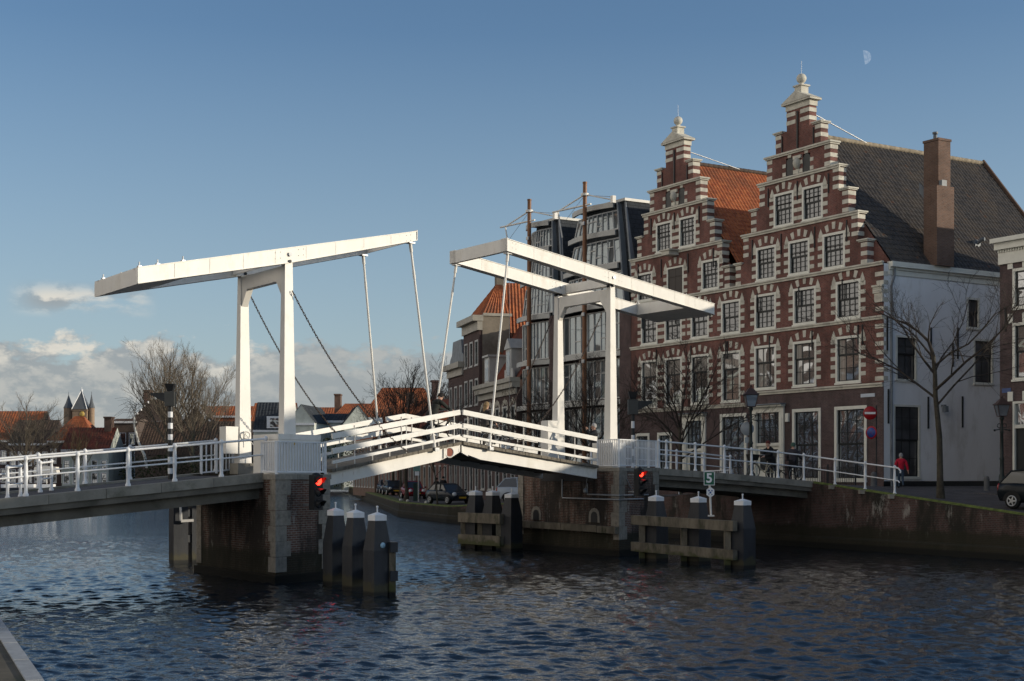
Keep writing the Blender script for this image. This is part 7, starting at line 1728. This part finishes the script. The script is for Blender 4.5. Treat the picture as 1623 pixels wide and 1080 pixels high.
m = MB(); m.box(cc.x - .1, cc.x + .1, cc.y - .02, cc.y + .02, cc.z - .62, cc.z - .38); m.build('small_plate_back', M_steel, t)
def disc(m, c, r, d, ax, mi=0, n=22): m.lathe(c, [(.001, d), (r * .98, d), (r, d - .012), (r, -.01), (.001, -.01)], n, mi, axis=ax)
b1 = gnd(1389, 67.6, 2.45); t = sign_pole('no entry sign above a no stopping sign at the house corner', b1, zat(643, b1.y) - b1.z, None, M_dark)
ax = V((-.18, -.98, 0)).normalized(); sd = V((-ax.y, ax.x, 0)); M_sred = pmat('sign_red', (.32, .008, .014), .4); M_sblue = pmat('sign_blue', (.02, .06, .26), .4)
c = at(1379, 655, 67.4); m = MB(); disc(m, c, .32, .012, ax); d_ = m.build('no_entry_disc', M_sred, t); m = MB(); m.prism([c + ax * .014 + sd * a + V((0, 0, z)) for a, z in ((-.25, -.05), (.25, -.05), (.25, .05), (-.25, .05))], ax * .004); m.build('white_bar', M_whiteblue, d_)
ax2 = V((-.72, -.69, 0)).normalized(); s2 = V((-ax2.y, ax2.x, 0)); c = at(1381, 686, 67.4); m = MB(); disc(m, c, .31, .012, ax2); d_ = m.build('no_stopping_disc', M_sred, t); m = MB(); disc(m, c + ax2 * .006, .235, .010, ax2); m.build('blue_field', M_sblue, d_)
m = MB()
for sg in (-1, 1): m.beam(c + ax2 * .020 + s2 * (.165 * sg) + V((0, 0, .165)), c + ax2 * .020 - s2 * (.165 * sg) - V((0, 0, .165)), .045, .008, side=(s2 + V((0, 0, sg))).normalized())
m.build('red_cross', M_sred, d_)
m = MB(); c = at(1381, 655, 67.45); m.beam(c, V((b1.x, b1.y, c.z)), .04, .04); c = at(1383, 686, 67.45); m.beam(c, V((b1.x, b1.y, c.z)), .04, .04); m.build('bracket', M_dark, t)
M_bol = pmat('grey_stone_bollard', (.11, .11, .11), .85, .2, 3)
def bollard(label, base, h=.72, r=.13):
    m = MB(); m.lathe(base, [(r * 1.5, 0), (r * 1.5, .06), (r, .08), (r * .95, h * .82), (r * .75, h * .95), (r * .3, h)], 12); o = m.build('bollard', M_bol); tag(o, label, 'bollard')
bollard('grey stone bollard at the corner railing of the stepped gable house', gnd(1385, 67.0, 2.44), .78, .15); bollard('grey stone bollard beside the corner street lamp', gnd(1564, 64.5, 2.2), .82, .13)
# black iron fence in front of the ground floor, bench shapes behind it
fa, fb = HA - FN * 1.3 + FD * .6, HA - FN * 1.3 + FD * 6.4
ft = thing('iron_fence', 'black iron fence in front of the ground floor windows', 'fence', (fa.x, fa.y, 2.4))
m = MB(); n = 46
for i in range(n + 1): p = fa.lerp(fb, i / n); m.tube([flat(p, 2.4), flat(p, 3.42)], .014, 4); m.ball(flat(p, 3.45), .03, 4)
m.build('bars', M_dark, ft); m = MB(); m.beam(flat(fa, 3.3), flat(fb, 3.3), .04, .04); m.beam(flat(fa, 2.55), flat(fb, 2.55), .04, .04)
for q in (0, .33, .66, 1): p = fa.lerp(fb, q); m.beam(flat(p, 2.4), flat(p, 3.6), .07, .07, side=(1, 0, 0))
m.build('rails_and_posts', M_dark, ft)
# white crowd barriers
def barrier(label, a, b_):
    t = thing('crowd_barrier', label, 'barrier', tuple(a), group='white barriers behind the gable side railing'); m = MB(); m.tube([a, a + V((0, 0, 1.0)), b_ + V((0, 0, 1.0)), b_], .025, 6); m.tube([a + V((0, 0, .2)), b_ + V((0, 0, .2))], .02, 5); m.build('frame', M_whiteblue, t)
    m = MB()
    for i in range(1, 14): p = a.lerp(b_, i / 14); m.tube([p + V((0, 0, .2)), p + V((0, 0, 1.0))], .012, 4)
    m.build('bars', M_whiteblue, t)
barrier('white barred crowd barrier nearer the right tower', gnd(1076, 67.5, 2.15), gnd(1112, 66.5, 2.2)); barrier('white barred crowd barrier nearer the old street lamp', gnd(1116, 66.2, 2.25), gnd(1160, 65.3, 2.3))
# far quay: sign, cabinet, notice board, poles, small bollards
t = thing('quay_sign', 'pale green sign on a grey pole beside the red car', 'sign', tuple(gnd(663.5, 108, 1.0))); c = gnd(663.5, 108, 1.0)
m = MB(); m.tube([c, flat(c, zat(733, 108))], .06, 7); m.build('pole', M_steel, t); m = MB(); m.box(c.x - .40, c.x + .12, c.y - .09, c.y - .06, zat(747, 108), zat(732, 108)); m.build('plate', pmat('sign_pale_green', (.12, .24, .22), .5), t); m = MB(); m.box(c.x - .28, c.x + .05, c.y - .09, c.y - .06, zat(754, 108), zat(747.5, 108)); m.build('lower_plate', M_whiteblue, t)
m = MB(); c = gnd(659, 110.5, 1.0); m.box(c.x - .19, c.x + .19, c.y - .15, c.y + .15, 1.0, zat(767, 110.5)); m.box(c.x - .22, c.x + .22, c.y - .18, c.y + .18, zat(767, 110.5), zat(766, 110.5)); tag(m.build('utility_cabinet', pmat('cabinet_green', (.02, .045, .035), .6)), 'dark green cabinet in front of the red car', 'cabinet')
m = MB(); c = gnd(592, 172, 1.0); m.tube([c, flat(c, zat(745, 172))], .07, 6); tag(m.build('grey_pole', M_steel), 'thin grey pole at the waterside before the parked grey car', 'pole')
m = MB(); c = gnd(559, 226, 1.0); m.box(c.x - .35, c.x + .4, c.y - .05, c.y + .05, 1.0, zat(755, 226)); tag(m.build('notice_board', M_whiteblue), 'white notice board at the far corner of the quay', 'board')
for i, (px, Yq, lab) in enumerate(((635, 107.5, 'small white stone on the mossy quay left of the red car'), (646, 104, 'small white stone on the mossy quay under the red car'), (675.5, 98.5, 'small white stone on the mossy quay by the dark convertible'))):
    m = MB(); c = gnd(px, Yq, 1.05); m.ball(c + V((0, 0, .1)), .13, 7, sx=1.1, sz=.9); tag(m.build('marker_stone', M_stone), lab, 'stone')
# gull on the chimney
g0 = gull_at; t = thing('gull', 'white gull standing on the chimney of the tall narrow house', 'gull', tuple(g0))
m = MB(); rings = []
for x, z, r in ((-.42, .26, .02), (-.25, .25, .075), (-.05, .24, .12), (.12, .27, .105), (.20, .36, .06), (.24, .42, .062), (.30, .435, .045), (.335, .43, .02)): rings.append([g0 + V((x, math.cos(a) * r * .9, z + math.sin(a) * r)) for a in [2 * math.pi * j / 10 for j in range(10)]])
m.loft(rings, 0, True); b = m.build('body', pmat('gull_white', (.62, .62, .60), .8), t)
m = MB()
for s in (-1, 1): m.loft([[g0 + V((x, s * (.10 if abs(x) < .2 else .03) + y * .02, z)) for y, z in ((-1, zc - h), (1, zc - h), (1, zc + h), (-1, zc + h))] for x, zc, h in ((.10, .28, .05), (-.1, .28, .07), (-.35, .27, .03), (-.52, .27, .008))])
m.build('wings', pmat('gull_grey', (.28, .30, .32), .8), b); m = MB(); m.tube([g0 + V((.33, 0, .43)), g0 + V((.41, 0, .415))], [.018, .006], 5)
for s in (-.04, .04): m.tube([g0 + V((.0, s, 0)), g0 + V((.0, s, .16))], .012, 4); m.beam(g0 + V((-.02, s, .008)), g0 + V((.08, s, .008)), .06, .012)
m.build('bill_and_legs', pmat('gull_yellow', (.5, .33, .06), .6), b)

# ---------------------------------------------------------------- the moon by day
def moon_mat():
    m, t, b = new_mat('day_moon'); co = nd(t, 'ShaderNodeTexCoord').outputs['Object']; n = nd(t, 'ShaderNodeTexNoise', {'Vector': co, 'Scale': .09, 'Detail': 4}).outputs[0]
    e = nd(t, 'ShaderNodeEmission', {'Color': mixc(t, maprange(t, n, .40, .62), (.120, .112, .098), (.060, .058, .055)), 'Strength': 1.0}); tr = nd(t, 'ShaderNodeBsdfTransparent')
    a = nd(t, 'ShaderNodeAddShader', {0: e.outputs[0], 1: tr.outputs[0]}); t.links.new(a.outputs[0], t.nodes['Material Output'].inputs[0]); return m
# the lit half of the moon, the part turned to the sun
mc_ = at(1369.5, 91.7, 6000); m = MB(); rm = 29.0; rows = []
for i in range(25):
    la = -math.pi / 2 + math.pi * i / 24; rows.append([V((rm * math.cos(la) * math.sin(lo), -rm * math.cos(la) * math.cos(lo), rm * math.sin(la))) for lo in [math.radians(-4 + 94 * j / 14) for j in range(15)]])
for i in range(24):
    for j in range(14): m.face([rows[i][j], rows[i][j + 1], rows[i + 1][j + 1], rows[i + 1][j]], 0, True)
o = m.build('moon', moon_mat()); o.location = mc_; o.rotation_euler = (0, R(-8), R(-13)); tag(o, 'pale half moon in the blue sky above the chimney', 'moon')
